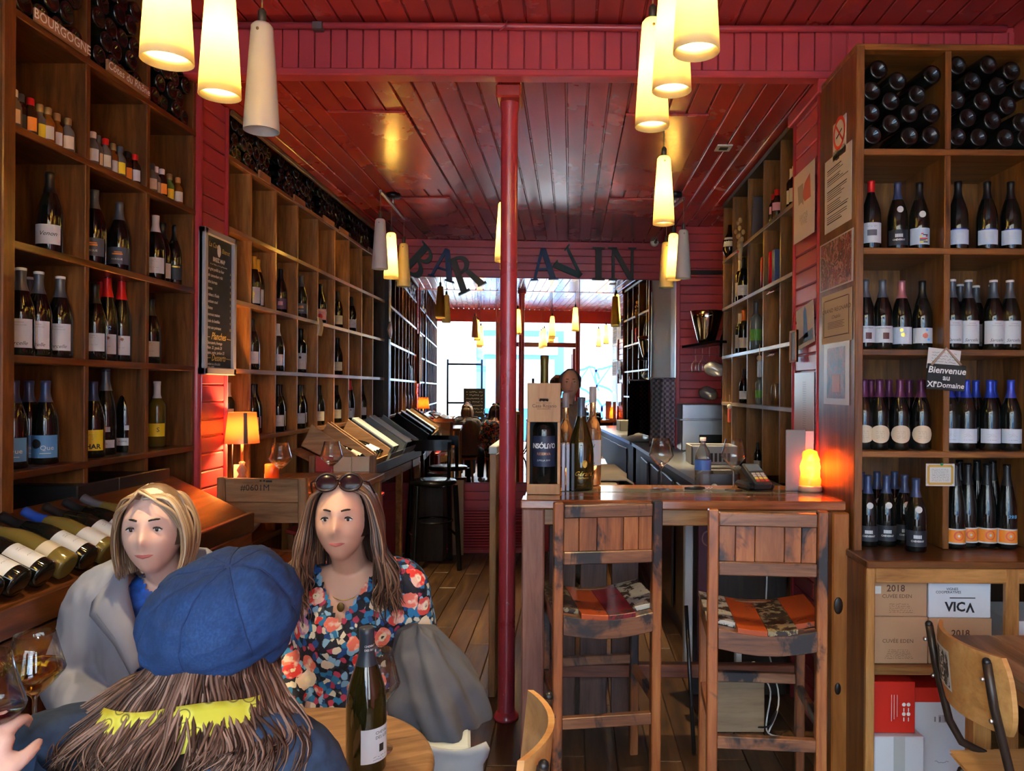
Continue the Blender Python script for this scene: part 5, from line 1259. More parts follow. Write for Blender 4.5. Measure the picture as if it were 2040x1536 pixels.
def collar(s):
    def f(i, j):
        a = .35+2.35*i; r = .085+.055*j*(.4+.6*i)
        return Vector((s*(r*math.sin(a)*1.18), -.02-r*math.cos(a)*-1.0*-1.0 if False else -.022+r*-math.cos(PI-a), 1.105-.06*j*(1+1.6*(1-i)*0+1.1*i)-.06*i+.010*math.sin(7*i)))
    mb = MB(); mb.grid(f, 14, 5)
    return mb
for s in (-1, 1):
    def lap(i, j, s=s):                                      # turned-back collar and lapel
        a = [(s*.02, -.10, 1.125), (s*.085, -.06, 1.125), (s*.10, .02, 1.10), (s*.085, .09, 1.05), (s*.055, .135, .96), (s*.04, .15, .86)]
        b = [(s*.02, -.125, 1.07), (s*.14, -.085, 1.06), (s*.175, .03, 1.045), (s*.165, .115, .995), (s*.10, .155, .93), (s*.055, .160, .84)]
        q = i*5; k = min(4, int(q)); fr = q-k
        A = Vector(a[k]).lerp(Vector(a[k+1]), fr); B = Vector(b[k]).lerp(Vector(b[k+1]), fr)
        return A.lerp(B, j)+Vector((0, .012*math.sin(PI*j), .010*math.sin(PI*j)))
    mb = MB(); mb.grid(lap, 20, 5); part('seam', MB().tube([lap(q/24, 1.0)+Vector((0, .003, .002)) for q in range(25)], .0022, 6), mat('jacket_seam', (.13, .13, .16), .8), pg); part('seam', MB().tube([lap(q/24, .88)+Vector((0, .005, .004)) for q in range(25)], .0012, 6), mat('jacket_seam', (.13, .13, .16), .8), pg); o = part('collar', mb, JKT, pg); so = o.modifiers.new('thick', 'SOLIDIFY'); so.thickness = .006
for z in (.84, .74, .64): part('snap_button', MB().ball((.058, .158, z), (.006, .004, .006), 8, 6), INK, pg)
trousers(pg, JEANS)
mb = MB(); rb_ = random.Random(2); bead = []
for i in range(26):
    a = -1.9+3.8*i/25
    part('bead', MB().ball((.075*math.sin(a), -.01+.10*math.cos(a)+.03*(.5+.5*math.cos(a)), 1.06-.13*(.5+.5*math.cos(a))), .005, 6, 5), (mat('red_bead', (.5, .03, .03), .3), mat('gold_bead', (.6, .35, .1), .3), mat('blue_bead', (.03, .1, .5), .3))[i % 3], pg)
paths = []; rs = random.Random(31)
for s in (-1, 1):
    for k in range(230):
        f = rs.random(); y = -.090+.155*f; o = -.006+.010*rs.random()
        a = HM @ Vector((.012+s*.004, .085*(2*f-1)*.8-.005, .120-.03*abs(2*f-1)))
        b = HM @ Vector((s*(.055+o)+.004, y*.9+.008, .085)); c = HM @ Vector((s*(.083+o), y*.95-.006, .01)); d = HM @ Vector((s*(.086+o), y*.9-.010, -.06))
        e = HM @ Vector((s*(.074+o*.6), y*.85-.006+.012*rs.random(), -.098-.03*rs.random()-.01*(1-f)))
        paths.append([Vector(q) for q in spline([tuple(q) for q in (a, b, c, d, e)], 5)])
for k in range(120):
    a = rs.uniform(-1.4, 1.4)
    paths.append([Vector(q) for q in spline([tuple(HM @ Vector((.01, -.01, .121))), tuple(HM @ Vector((.088*math.sin(a), -.105*math.cos(a), .04))), tuple(HM @ Vector((.092*math.sin(a), -.105*math.cos(a), -.05))), tuple(HM @ Vector((.070*math.sin(a), -.085*math.cos(a), -.125)))], 5)])
for k in range(60):                                          # swept fringe
    f = rs.random(); s = -1 if f < .7 else 1
    paths.append([Vector(q) for q in spline([tuple(HM @ Vector((.015, .05+.03*rs.random(), .112))), tuple(HM @ Vector((s*.03, .090, .088))), tuple(HM @ Vector((s*(.06+.012*rs.random()), .072, .050))), tuple(HM @ Vector((s*.082, .045, -.01)))], 5)])
strands('hair', paths, H_GR, pg, .0048, 5, 6)
mb = MB(); mb.grid(lambda i, j: HM @ Vector((.084*math.sin(2*PI*i)*math.sin(PI*.60*j), -.006+.100*math.cos(2*PI*i)*math.sin(PI*.60*j)*(1 if math.cos(2*PI*i) < 0 else .78), .123*math.cos(PI*.60*j))), 28, 12)
me = mb.mesh('scalp_hair', H_GR); cut(me, lambda c: (HM.inverted() @ c).y > .03 and (HM.inverted() @ c).z < .085 and abs((HM.inverted() @ c).x) < .065); part('scalp_hair', me, None, pg)
seat_under((-1.14, 2.16, 0), 0, 'low stool under the woman in the grey jacket', W_OAK_Z)
# ---------------------------------------------------------------- woman in the beret, back to the camera
HC3 = (.03, .10, 1.150)
ARM3 = [[(-.175, .0, 1.03), (-.25, .10, .84), (-.13, .30, .80)], [(.175, .0, 1.03), (.25, .10, .84), (.13, .30, .80)]]
pb, HM = person('woman seen from behind in a blue beret, yellow headscarf and navy top', (-.632, 1.185, -.016), -.02, SKIN3, HC3, hpitch=.16, arms=ARM3)
NAVY = paint('navy_linen', (.022, .045, .095), .85, amt=.3, scale=30)
garment(pb, 'top', NAVY, grow=.026, arms=ARM3, seed=14, folds=(.007, (14, 14, 9)), neck=1.06)
part('collar', MB().grid(lambda i, j: Vector(((.20-.02*j)*math.sin(-1.9+3.8*i)*.95, -.015-(.125+.008*j)*math.cos(-1.9+3.8*i), 1.015+.055*j)), 20, 3), NAVY, pb)
trousers(pb, JEANS)
paths = []; rs = random.Random(41)
CLP = [(rs.uniform(-2.0, 2.0), rs.random(), rs.gauss(0, .016), rs.uniform(-.014, .014)) for _ in range(95)]
for k in range(1900):
    ca, cl2, cw, cv2 = CLP[k % 95]
    a = ca+rs.gauss(0, .06); o = .012*rs.random(); ln = cl2*.8+.2*rs.random()
    sx = math.sin(a); cy = -math.cos(a)
    p0 = HM @ Vector((.076*sx, .088*cy, .045)); p1 = HM @ Vector(((.090+o)*sx, (.104+o)*cy-.006, -.005))
    bk = max(0, -cy); wob = cw+rs.gauss(0, .006); wv_ = cv2*.6+rs.uniform(-.004, .004); o *= 1.6
    p2 = Vector(((.112+o)*sx+wv_+HC3[0], HC3[1]-.055-(.075+o)*bk, 1.125+.008*rs.random()))
    p3 = Vector(((.150+o*2)*sx+wob*.6-wv_+HC3[0], HC3[1]-.10-(.085+o)*bk, 1.088+.008*rs.random()-.02*ln))
    p4 = Vector(((.150+.030*rs.random())*sx+wob+HC3[0], HC3[1]-.125-(.085+o)*bk-.02*ln, 1.075+.022*rs.random()-.075*ln))
    paths.append([Vector(q) for q in spline([tuple(q) for q in (p0, p1, p2, p3, p4)], 5)])
strands('hair', paths, H_BR, pb, .0027, 4, 8)
def under(i, j):
    a = -2+4*i; sx, bk = math.sin(a), max(0, math.cos(a))
    pts = [tuple(HM @ Vector((.074*sx, -.086*math.cos(a), .045))), tuple(HM @ Vector((.086*sx, -.100*math.cos(a)-.006, -.005))), (.108*sx+HC3[0], HC3[1]-.053-.070*bk, 1.122), (.145*sx+HC3[0], HC3[1]-.095-.080*bk, 1.080), (.160*sx+HC3[0], HC3[1]-.11-.085*bk, 1.055)]
    q = j*4; k = min(3, int(q)); return Vector(pts[k]).lerp(Vector(pts[k+1]), q-k)
mb = MB(); mb.grid(under, 24, 12)
part('hair_underlayer', mb, H_BR, pb)
SCF = mat('yellow_paisley_scarf', (.62, .55, .06), .7); n_ = N(SCF); v_ = n_.coord((1, 1, 1), rnd=False)
vo = n_.n('ShaderNodeTexVoronoi'); vo.inputs['Scale'].default_value = 34; n_.l(v_, vo.inputs['Vector'])
n_.l(n_.ramp([(0, (.60, .56, .06)), (.30, (.60, .56, .06)), (.33, (.05, .05, .02)), (.40, (.62, .58, .08)), (.6, (.48, .44, .03))], vo.outputs['Distance']).outputs[0], n_.b.inputs['Base Color'])
def scarf(i, j):
    a = -1.25+2.5*i; q = j-.5; w = .058*(1-.3*abs(2*i-1))
    bk = max(0, math.cos(a)); z = 1.105+q*w+.022*(i-.5)+.003*math.sin(11*i)
    k = (1.125-z)/.04
    return Vector((HC3[0]+(.1325+.030*k)*math.sin(a), HC3[1]-.071-.03*k-(.0905+.008*math.sin(9*i))*bk, z))
mb = MB(); mb.grid(scarf, 26, 5); o = part('headscarf', mb, SCF, pb); o.modifiers.new('thick', 'SOLIDIFY').thickness = .003
# beret: eight gored panels gathered to a button, flopping to one side
BM = ROOTM[pb.name] @ HM @ Matrix.Translation((.005, -.010, .078)) @ Matrix.Rotation(R(30), 4, 'X') @ Matrix.Rotation(R(-7), 4, 'Y')
bt = thing('beret', 'indigo blue panelled beret on the woman seen from behind', 'beret'); bt.matrix_world = BM
RXB, RYB = .133, .138
def beret(i, j):
    a = 2*PI*i
    seam = abs(math.sin(4*a))**.45
    prof = [(0, .100), (.25, .099), (.55, .088), (.82, .062), (.97, .025), (1.0, -.005), (.93, -.036), (.78, -.054), (.64, -.058)]
    q = j*8; k = min(7, int(q)); f = q-k
    f2 = f
    r = prof[k][0]+(prof[k+1][0]-prof[k][0])*f2; z = prof[k][1]+(prof[k+1][1]-prof[k][1])*f2
    d = .0045*(seam-1)*min(1, r*1.5)*(1 if j < .72 else .4)
    sh_ = max(0, 1-r)*.050 if j < .66 else 0
    p = Vector((math.cos(a)*r*RXB+sh_, math.sin(a)*r*RYB-sh_*.3, z))
    nn = Vector((math.cos(a)*r, math.sin(a)*r, .6 if j < .6 else -.3)).normalized()
    w = .006*noise.noise(Vector((p.x*22, p.y*22, p.z*30)))+.003*noise.noise(Vector((p.x*60, p.y*60, p.z*60)))
    return p+nn*(d+w)
part('crown', MB().grid(beret, 128, 48), DENIM, bt)
for k in range(8):
    i0 = k/8
    part('seam', MB().tube([beret(i0, j/30*.70)+Vector((0, 0, .0006)) for j in range(1, 31)], .0014, 5), mat('indigo_seam', (.008, .025, .09), .9), bt)
part('band', MB().lathe([(.094, -.056), (.098, -.075), (.095, -.082), (.090, -.075)], 36), DENIM, bt)
seat_under((-.632, 1.165, -.016), 0, 'low stool under the woman in the beret', W_OAK_Z)
# ---------------------------------------------------------------- person at the left edge holding a red wine glass
gx = P(-42, 1405, 1.03)
wr = P(-112, 1592, .95)
ARM4 = [None, [(.165, -.01, 1.015), None, None]]
base = Vector((-1.16, .70, 0))
loc = lambda w: tuple(Vector(w)-base)
dirh = (P(-42, 1468, 1.0)-wr).normalized()
A_R = [(.165, -.01, 1.015), loc((-.97, .74, .93)), loc(wr), tuple(dirh), tuple(Vector((-.1, .9, .35))), (.7, .75, .8, .8), True]
ph, HM = person('person at the left edge reaching in with a glass of red wine', tuple(base), 0, SKIN2, (0, .06, 1.23), arms=[None, A_R])
garment(ph, 'sweater', paint('charcoal_knit', (.05, .05, .06), .9), arms=[None, A_R], seed=22, grow=.016, cuffs=.80)
trousers(ph, JEANS)
paths = []; rs = random.Random(51)
for k in range(260):
    a = rs.uniform(-2.1, 2.1); o = .01*rs.random()
    paths.append([Vector(q) for q in spline([tuple(HM @ Vector((0, 0, .120))), tuple(HM @ Vector(((.08+o)*math.sin(a), -(.098+o)*math.cos(a), .05))), tuple(HM @ Vector(((.083+o)*math.sin(a), -(.10+o)*math.cos(a), -.03-.03*rs.random())))], 5)])
strands('hair', paths, H_DK, ph, .006, 5, 9)
seat_under((base.x, base.y-.01, 0), 0, 'low stool under the person at the left edge', W_OAK_Z)
# ---------------------------------------------------------------- barman in the distance
pm, HM = person('barman in a taupe shirt standing beyond the bar bottles', (-.03, 6.15, 0), PI+.95, SKIN3, (0, .03, 1.64), hyaw=-.9, dz=.405, standing=True)
garment(pm, 'shirt', paint('taupe_cotton', (.20, .16, .145), .8), dz=.405, grow=.018, seed=30)
trousers(pm, JEANS, dz=.405, standing=True)
paths = []; rs = random.Random(61)
for k in range(220):
    a = rs.uniform(-2.0, 2.0); o = .006*rs.random()
    paths.append([Vector(q) for q in spline([tuple(HM @ Vector((.02*math.sin(a), .03, .121))), tuple(HM @ Vector(((.079+o)*math.sin(a), -(.098+o)*math.cos(a), .06))), tuple(HM @ Vector(((.08+o)*math.sin(a), -(.10+o)*math.cos(a), .0-.03*rs.random())))], 4)])
strands('hair', paths, H_DK, pm, .006, 5, 10)
for s in (-1, 1): part('shoe', MB().tube([(s*.10, -.055, .045), (s*.10, .06, .04), (s*.105, .175, .032)], [.046, .045, .034], 12), BLACK, pm)
# ================================================================ BAR A VIN letters
def bars(mb, fn, polys, d0, d1):
    for p in polys: mb.prism(p, fn, d0, d1)
def arc(cx, cy, ro, ri, a0, a1, n=14, sx=1.0):
    out = [(cx+ro*sx*math.cos(a0+(a1-a0)*i/n), cy+ro*math.sin(a0+(a1-a0)*i/n)) for i in range(n+1)]
    inn = [(cx+ri*sx*.82*math.cos(a0+(a1-a0)*i/n), cy+ri*math.sin(a0+(a1-a0)*i/n)) for i in range(n+1)]
    return [[out[i], out[i+1], inn[i+1], inn[i]] for i in range(n)]
def q4(x0, y0, x1, y1, w0, w1): return [(x0-w0/2, y0), (x0+w0/2, y0), (x1+w1/2, y1), (x1-w1/2, y1)]
GL = {
 'I': [q4(0, -.5, 0, .5, .22, .22), q4(0, -.5, 0, -.44, .46, .42), q4(0, .44, 0, .5, .42, .46)],
 'A': [q4(-.36, -.5, -.02, .5, .10, .12), q4(.34, -.5, .0, .5, .22, .20), q4(0, -.20, 0, -.13, .40, .36), q4(-.36, -.5, -.36, -.45, .28, .24), q4(.34, -.5, .34, -.45, .38, .32)],
 'V': [q4(0, -.5, -.36, .5, .20, .22), q4(0, -.5, .36, .5, .12, .10), q4(-.36, .45, -.36, .5, .34, .38), q4(.36, .45, .36, .5, .24, .28)],
 'N': [q4(-.33, -.5, -.33, .5, .10, .10), q4(.35, -.5, .35, .5, .10, .10), q4(.33, -.5, -.33, .5, .20, .20), q4(-.33, -.5, -.33, -.45, .30, .26), q4(.35, .45, .35, .5, .26, .30), q4(-.36, .45, -.36, .5, .30, .34)],
 'B': [q4(-.22, -.5, -.22, .5, .20, .20), q4(-.26, -.5, -.26, -.44, .36, .30), q4(-.26, .44, -.26, .5, .30, .36)]+arc(-.14, .26, .24, .17, -PI/2, PI/2, sx=1.35)+arc(-.14, -.24, .26, .18, -PI/2, PI/2, sx=1.55),
 'R': [q4(-.24, -.5, -.24, .5, .20, .20), q4(-.24, -.5, -.24, -.44, .40, .36), q4(-.28, .44, -.28, .5, .30, .36), [(-.02, .02), (.12, .06), (.44, -.44), (.22, -.44)], q4(.36, -.5, .36, -.44, .30, .26)]+arc(-.16, .25, .25, .17, -PI/2, PI/2, sx=1.45)}
LC = {'g': mat('green_black_letter', (.018, .035, .030), .5), 'n': mat('navy_letter', (.010, .025, .10), .45), 'b': mat('brown_black_letter', (.045, .030, .022), .5)}
for ch, u, v, rot, c, lab, sz in (('B', 839, 527, -46, 'g', 'green-black wooden letter B tilted right on the back wall', .34), ('A', 884, 528, -14, 'n', 'navy wooden letter A leaning between the B and R', .30), ('R', 927, 544, 22, 'b', 'brown-black wooden letter R hanging over the mirror edge', .36),
        ('A', 1081, 526, 3, 'n', 'upright navy wooden letter A right of the red column', .31), ('V', 1135, 529, 50, 'g', 'green-black wooden letter V tipped on its side', .31), ('I', 1191, 524, 0, 'b', 'brown-black upright wooden letter I', .32), ('N', 1239, 524, 0, 'b', 'brown-black wooden letter N at the end of the sign', .32)):
    x = (u-UX)*7.36/F; z = CZ-((v-VY)-(u-UX)*ROLL)*7.36/F
    c_, s_ = math.cos(R(rot)), math.sin(R(rot))
    mb = MB(); bars(mb, lambda a, b, h: BW(x+(a*c_-b*s_)*sz*.86, h, z+(a*s_+b*c_)*sz), GL[ch], .009, .034)
    solo('wall_letter', mb, LC[c], lab, 'letter', 'BAR A VIN sign letters')
# security camera
p = P(1307, 476, 7.25); p.y = BW(p.x, 0, 0).y-.012
sc = thing('security_camera', 'small white dome security camera beside the letter N', 'camera', p)
part('mount', MB().tube([(0, 0, .02), (0, -.03, .02)], [.045, .045], 20), WHITE, sc); part('dome', MB().ball((0, -.05, -.005), (.042, .04, .045), 18, 12), WHITE, sc); part('lens', MB().ball((.006, -.086, -.012), (.016, .008, .016), 12, 8), INK, sc)
# ================================================================ chalk menu on the left pilaster
cm = thing('chalk_menu', 'tall framed chalkboard menu hanging on the left red pilaster', 'chalkboard', (-1.775, 3.775, 1.66))
y0, y1, z0, z1 = 3.605, 3.945, 1.66, 2.37
SM_ = mat('silver_frame', (.42, .40, .40), .4, .3)
part('slate', MB().box(-1.782, -1.768, y0, y1, z0, z1), SLATE, cm, world=True)
for a in ((y0, y0+.03, z0, z1), (y1-.03, y1, z0, z1), (y0, y1, z0, z0+.035), (y0, y1, z1-.03, z1)): part('frame', MB().box(-1.790, -1.752, *a), SM_, cm, .004, True)
fmn = lambda a, b: (-1.7668, 3.775+a*.9, 2.015+b)
w_ = MB(); g_ = MB(); rr0 = random.Random(8)
letter(w_, 'BREIZ MAP', fmn, .030, (0, .215), bold=.02); scribble(w_, fmn, -.10, .10, .19, .006, rr0, .002)
letter(g_, 'La Cave', fmn, .036, (-.06, .285), shear=.3); letter(g_, 'Bistrot', fmn, .034, (.08, .27), shear=.3)
w_.add([fmn(.0+.022*math.cos(2*PI*i/12), .265+.032*math.sin(2*PI*i/12)) for i in range(12)], [tuple(range(12))])
for i in range(10):
    zz = .165-i*.032; letter(w_, ('Foie gras poêlé au four', 'Petit camembert rôti', 'Petite burrata', 'Tarama', 'Sardines à l\'huile', 'Saucisson cool', 'Rillettes', 'Houmous maison', 'Salade de lentilles', 'Tarte aux poireaux')[i], fmn, .022, (-.145, zz), shear=.25, align='LEFT', bold=.008)
    letter(g_, '%d' % (6+i % 5), fmn, .020, (.14, zz))
letter(g_, 'Planches', fmn, .05, (0, -.165), shear=.35, bold=.015)
for s in (-1, 1): _stroke(g_, fmn, [(s*.10, -.17), (s*.15, -.172)], .003); _stroke(g_, fmn, [(s*.09, -.272), (s*.15, -.274)], .003)
for i, t_ in enumerate(('Charcuterie, fromage', 'Mixte  22  grande 28', 'Tapas, petite, jambon 25')): letter(w_, t_, fmn, .021, (-.14, -.198-i*.024), shear=.25, align='LEFT', bold=.008)
letter(g_, 'Desserts', fmn, .046, (0, -.272), shear=.35, bold=.015)
for i, t_ in enumerate(('Fondant au chocolat', 'Panna cotta', 'Glaces  2 b  3 b')): letter(w_, t_, fmn, .020, (-.145, -.302-i*.015), shear=.2, align='LEFT', bold=.006)
tag(part('white_writing', w_, CHALK, cm, world=True), kind='stuff'); tag(part('yellow_writing', g_, GOLDCH, cm, world=True), kind='stuff')
# ================================================================ table lamp
tl = thing('table_lamp', 'small glowing table lamp with striped shade on the high table', 'lamp', (-1.70, 3.90, 1.07))
SHD = shade_mat('parchment_shade', (.85, .50, .22), .55)
part('lamp_shade', MB().lathe([(.085, .24), (.068, .40), (.0665, .40), (.0835, .24), (.085, .24)], 30), SHD, tl)
part('shade_stripe', MB().lathe([(.0858, .242), (.0690, .398)], 4, a0=R(-62), a1=R(-48)), mat('brown_ribbon', (.08, .06, .055), .6), tl)
part('stem', MB().cyl((0, 0, .13), (0, 0, .26), .007), mat('brass_stem', (.45, .30, .10), .3, .8), tl)
part('figure_base', MB().lathe([(0, 0), (.03, 0), (.035, .01), (.018, .03), (.028, .055), (.016, .08), (.026, .10), (.012, .125), (.016, .14), (0, .15)], 14), wood('carved_wood', (.1, .05, .03), (.25, .14, .09), (.4, .26, .18), 'z'), tl)
part('flex', MB().tube([(-.05, .0, .25), (-.052, 0, .12), (-.05, .02, .004)], .003, 6), INK, tl)
ld = bpy.data.lights.new('bulb_light', 'POINT'); ld.energy = 14; ld.color = (1, .48, .16); ld.shadow_soft_size = .03; link('bulb_light', ld, tl, (0, 0, .32))
solo('orange_tin', MB().lathe([(0, 0), (.036, 0), (.036, .12), (.034, .122), (0, .122)], 24, c=(-1.585, 4.0, 1.0705)), mat('orange_tin', (.65, .09, .015), .35), 'bright orange round tin on the high table', 'tin')
solo('booklet', MB().box(-1.625, -1.61, 4.0, 4.08, 1.0705, 1.14), WHITE, 'small white booklet leaning beside the orange tin', 'booklet')
solo('map_card', MB().box(-1.775, -1.73, 3.97, 3.985, 1.0705, 1.19), CREAM, 'cream printed card standing behind the table lamp', 'card')
# ================================================================ glasses and bottles on tables
GPO = [(.040, 0), (.040, .002), (.012, .006), (.005, .014), (.0042, .05), (.0045, .095), (.010, .104), (.034, .125), (.055, .150), (.0575, .157), (.055, .166), (.046, .20), (.038, .235)]
GPI = [(.0372, .235), (.0452, .20), (.0542, .166), (.0566, .157), (.0542, .151), (.033, .1265), (.009, .1062), (0, .1055)]
GMESH = MB().lathe([(0, 0)]+GPO+GPI, 28).mesh('glass', GLASS_C)
def liquid(h, m):
    pr_ = [(0, .1062)]+[(r-.0006, z+.0003) for r, z in GPI[::-1][1:] if z < h]
    for (r0, a), (r1, b) in zip(GPI[::-1], GPI[::-1][1:]):
        if a <= h <= b: pr_.append((r0+(r1-r0)*(h-a)/(b-a)-.0006, h))
    pr_.append((0, h)); return MB().lathe(pr_, 26).mesh('wine', m)
GOLDW = mat('amber_wine', (1, .66, .10), .02, trans=1, ior=1.2); ROSEW = mat('pale_rose_wine', (1, .72, .48), .02, trans=1, ior=1.33); REDW = mat('red_wine', (.05, .003, .006), .05, ior=1.33)
def glass(loc, label, wine=None, h=.14, s=1.0, M=None):
    t = thing('wine_glass', label, 'glass', loc, 0, 'angular wine glasses'); t.scale = (s, s, s)
    if M is not None: t.matrix_world = M
    link('glass', GMESH, t)
    if wine: link('wine', liquid(h, wine), t)
    return t
def onz(u, v, z): q = PZ(u, v, z); return (q.x, q.y, z)
co_ = thing('coaster', 'dark round wooden coaster stack under the golden wine glass', 'coaster', onz(68, 1506, .762))
for i in range(3): part('disc', MB().lathe([(0, i*.010), (.052, i*.010), (.054, i*.010+.004), (.052, i*.010+.008), (0, i*.010+.008)], 24), W_DARK, co_)
q = co_.location; glass((q.x, q.y, .791), 'wine glass half full of golden wine at lower left', GOLDW, .170, 1.06)
glass(onz(748, 1494, .7605), 'large empty wine glass standing behind the bottle on the round table', None, .14, .98)
glass(onz(558, 974, 1.0705), 'wine glass with pale wine on the high table, nearer the lamp', ROSEW, .133, 1.02)
glass(onz(660, 968, 1.0705), 'wine glass with pale wine on the high table above the sunglasses', ROSEW, .135, 1.02)
glass(onz(1317, 974, 1.1405), 'nearly empty wine glass on the bar above the first bar chair', ROSEW, .114, 1.0)
glass(onz(1461, 976, 1.1405), 'wine glass on the bar beside the card terminal', ROSEW, .112, 1.0)
glass((gx.x, gx.y, gx.z-.155), 'glass of red wine held at the left edge', REDW, .15, .95)
# bottle on the round table
tbp = onz(729, 1533, .7605)
style('table', 'open green bottle', glass=mat('olive_glass', (.016, .015, .003), .03, spec=.7, coat=.5), cap=fm('dark_teal', (.025, .035, .05), 0), lab=lm('palewhite', (.62, .68, .76)), z0=.03, z1=.10, ang=2.0, prints=(('tb1', pr_text(('CHEVAL', .009, .004, .09, {}), ('DES ILES', .009, .004, .08, {})), INK), ('tb2', pr_rect((-.004, .008, .05, .066)), INK), ('tb3', pr_lines([.042, .036], .003, .018), INK)))
ob = bottle('table', tbp, R(58), 'open green wine bottle on the round table behind the beret', 'bottles on tables', scale=1.05)
mb = MB()
for k in range(2):
    a0 = -PI/2-.35+k*.75
    letter(mb, 'CHEVAL', lambda a, b: (.0158*math.cos(a0+a/.0158), .0158*math.sin(a0+a/.0158), .262+b), .006); letter(mb, 'DES ILES', lambda a, b: (.0158*math.cos(a0+a/.0158), .0158*math.sin(a0+a/.0158), .254+b), .006)
part('neck_print', mb, CHALK, ob)
# ================================================================ things on the bar
bx = P(1084, 860, 3.33).x
WB = wood('pine_box', (0.4, 0.18, 0.06), (0.54, 0.27, 0.1), (0.62, 0.35, 0.15), 'z', .5)
cr = thing('bottle_box', 'tall pine presentation box with a dark magnum in its window', 'wooden box', (bx, 3.33, 1.1405))
for a, m_, nm in (((-.0725, .0725, -.055, -.045, .315, .485), WB, 'front_panel'), ((-.0725, .0725, -.055, -.045, 0, .045), WB, 'front_panel'), ((-.0725, -.060, -.055, -.045, .045, .315), WB, 'front_stile'), ((.060, .0725, -.055, -.045, .045, .315), WB, 'front_stile'), ((-.0725, -.0635, -.045, .055, 0, .485), WB, 'side_panel'), ((.0635, .0725, -.045, .055, 0, .485), WB, 'side_panel'), ((-.0635, .0635, -.045, .055, .476, .485), WB, 'lid'), ((-.0635, .0635, .046, .055, 0, .476), INK, 'back_panel'), ((-.0635, .0635, -.045, .046, 0, .008), WB, 'bottom')):
    part(nm, MB().box(*a), m_, cr, .0015)
mb = MB(); fb_ = lambda a, b: (a, -.0556, b)
letter(mb, 'Casa Rojano', fb_, .021, (.002, .385)); letter(mb, '❦❦❦', fb_, .02, (0, .412)); _stroke(mb, fb_, [(-.035, .398), (.035, .398)], .0012); _stroke(mb, fb_, [(-.03, .372), (.03, .372)], .0015)
for k in range(5): mb.add([fb_(-.014+k*.007+.005*math.cos(2*PI*i/8), .412+.006*math.sin(2*PI*i/8)) for i in range(8)], [tuple(range(8))])
part('branding', mb, mat('burnt_print', (.08, .035, .02), .7), cr)
mg = thing('magnum_bottle', 'dark magnum labelled INSOLITO RESERVA inside the pine box', 'bottle', (bx, 3.335, 1.1495))
part('glass_body', MB().lathe([(0, 0), (.048, 0), (.052, .006), (.052, .27), (.046, .29), (.024, .315), (.018, .33), (.017, .42), (.02, .425), (.02, .44), (0, .44)], 28).add([], []), GLASS_D, mg)
NAV = mat('navy_label', (.022, .03, .065), .45)
part('label', MB().lathe([(.0525, .11), (.0525, .245)], 20, a0=-PI/2-1.25, a1=-PI/2+1.25), NAV, mg)
mb = MB(); rf_ = .0530; cy = lambda a, b: (rf_*math.sin(a/rf_), -rf_*math.cos(a/rf_), b)
letter(mb, 'iNSÓLiTO', cy, .030, (0, .200), bold=.03, space=.9); part('brand_lettering', mb, CHALK, mg)
mb = MB(); letter(mb, 'RESERVA', cy, .016, (0, .166), bold=.02); part('reserve_lettering', mb, mat('copper_print', (.55, .25, .12), .35, .6), mg)
mb = MB(); letter(mb, 'JUMILLA 2019', cy, .010, (0, .138)); part('small_lettering', mb, CHALK, mg)
ol = thing('magnum_bottle', 'tall olive magnum with gold script standing on the bar', 'bottle', onz(1157, 974, 1.1405))
OLI = mat('olive_gold_glass', (.028, .018, .003), .04, spec=.7, coat=.4)
part('glass_body', MB().lathe([(0, .01), (.04, 0), (.056, .003), (.059, .012), (.059, .16), (.056, .20), (.046, .245), (.032, .285), (.022, .32), (.0175, .35), (.0165, .405), (.0185, .408), (.0185, .42), (0, .421)], 32), OLI, ol)
part('neck_foil', MB().lathe([(.0200, .335), (.0178, .36), (.0178, .405), (.0195, .41), (.0195, .4215), (0, .4225)], 20), fm('steel_blue', (.10, .12, .15), .4), ol)
mb = MB(); rg_ = .0600; cg = lambda a, b: (rg_*math.sin(a/rg_), -rg_*math.cos(a/rg_), b)
letter(mb, 'Gérard', cg, .030, (.012, .075), shear=.4); letter(mb, 'BERTRAND', cg, .010, (.012, .056)); mb.add([cg(.018+.012*math.cos(2*PI*i/9), .12+.018*math.sin(2*PI*i/9)) for i in range(9)], [tuple(range(9))])
part('gold_print', mb, GOLD, ol)
ROS = mat('rose_glass', (.95, .45, .16), .03, trans=.75, ior=1.35)
def rose(u, v, lab, h=.47):
    t = thing('rose_bottle', lab, 'bottle', onz(u, v, 1.1405)); s = h/.41; t.scale = (s*.92, s*.92, s)
    part('glass_body', MB().lathe([(0, .008), (.032, 0), (.0395, .004), (.0395, .20), (.038, .235), (.028, .262), (.017, .28), (.0145, .31), (.0140, .40), (.016, .402), (.016, .41), (0, .41)], 26), ROS, t)
    part('capsule', MB().lathe([(.0165, .345), (.0165, .408), (.015, .412), (0, .412)], 18), fm('pale_stone', (.38, .33, .31), 0), t)
    part('label', MB().lathe([(.0402, .085), (.0402, .19)], 14, a0=-PI/2-1.2, a1=-PI/2+1.2), L_W, t)
    mb = MB(); letter(mb, 'V', lambda a, b: (.041*math.sin(a/.041), -.041*math.cos(a/.041), b), .022, (.004, .165)); letter(mb, '. ▪', lambda a, b: (.041*math.sin(a/.041), -.041*math.cos(a/.041), b), .012, (.004, .095)); part('print', mb, INK, t)
rose(1180, 966, 'tall rosé bottle with stone-coloured capsule right of the olive magnum'); rose(1126, 966, 'rosé bottle half hidden between pine box and olive magnum', .44)
style('necky', 'dark bottle', cap=fm('dark_gold', (.10, .07, .01), .5), lab=L_BLK, kind='bordeaux', z0=.2, z1=.22, ang=1.0)
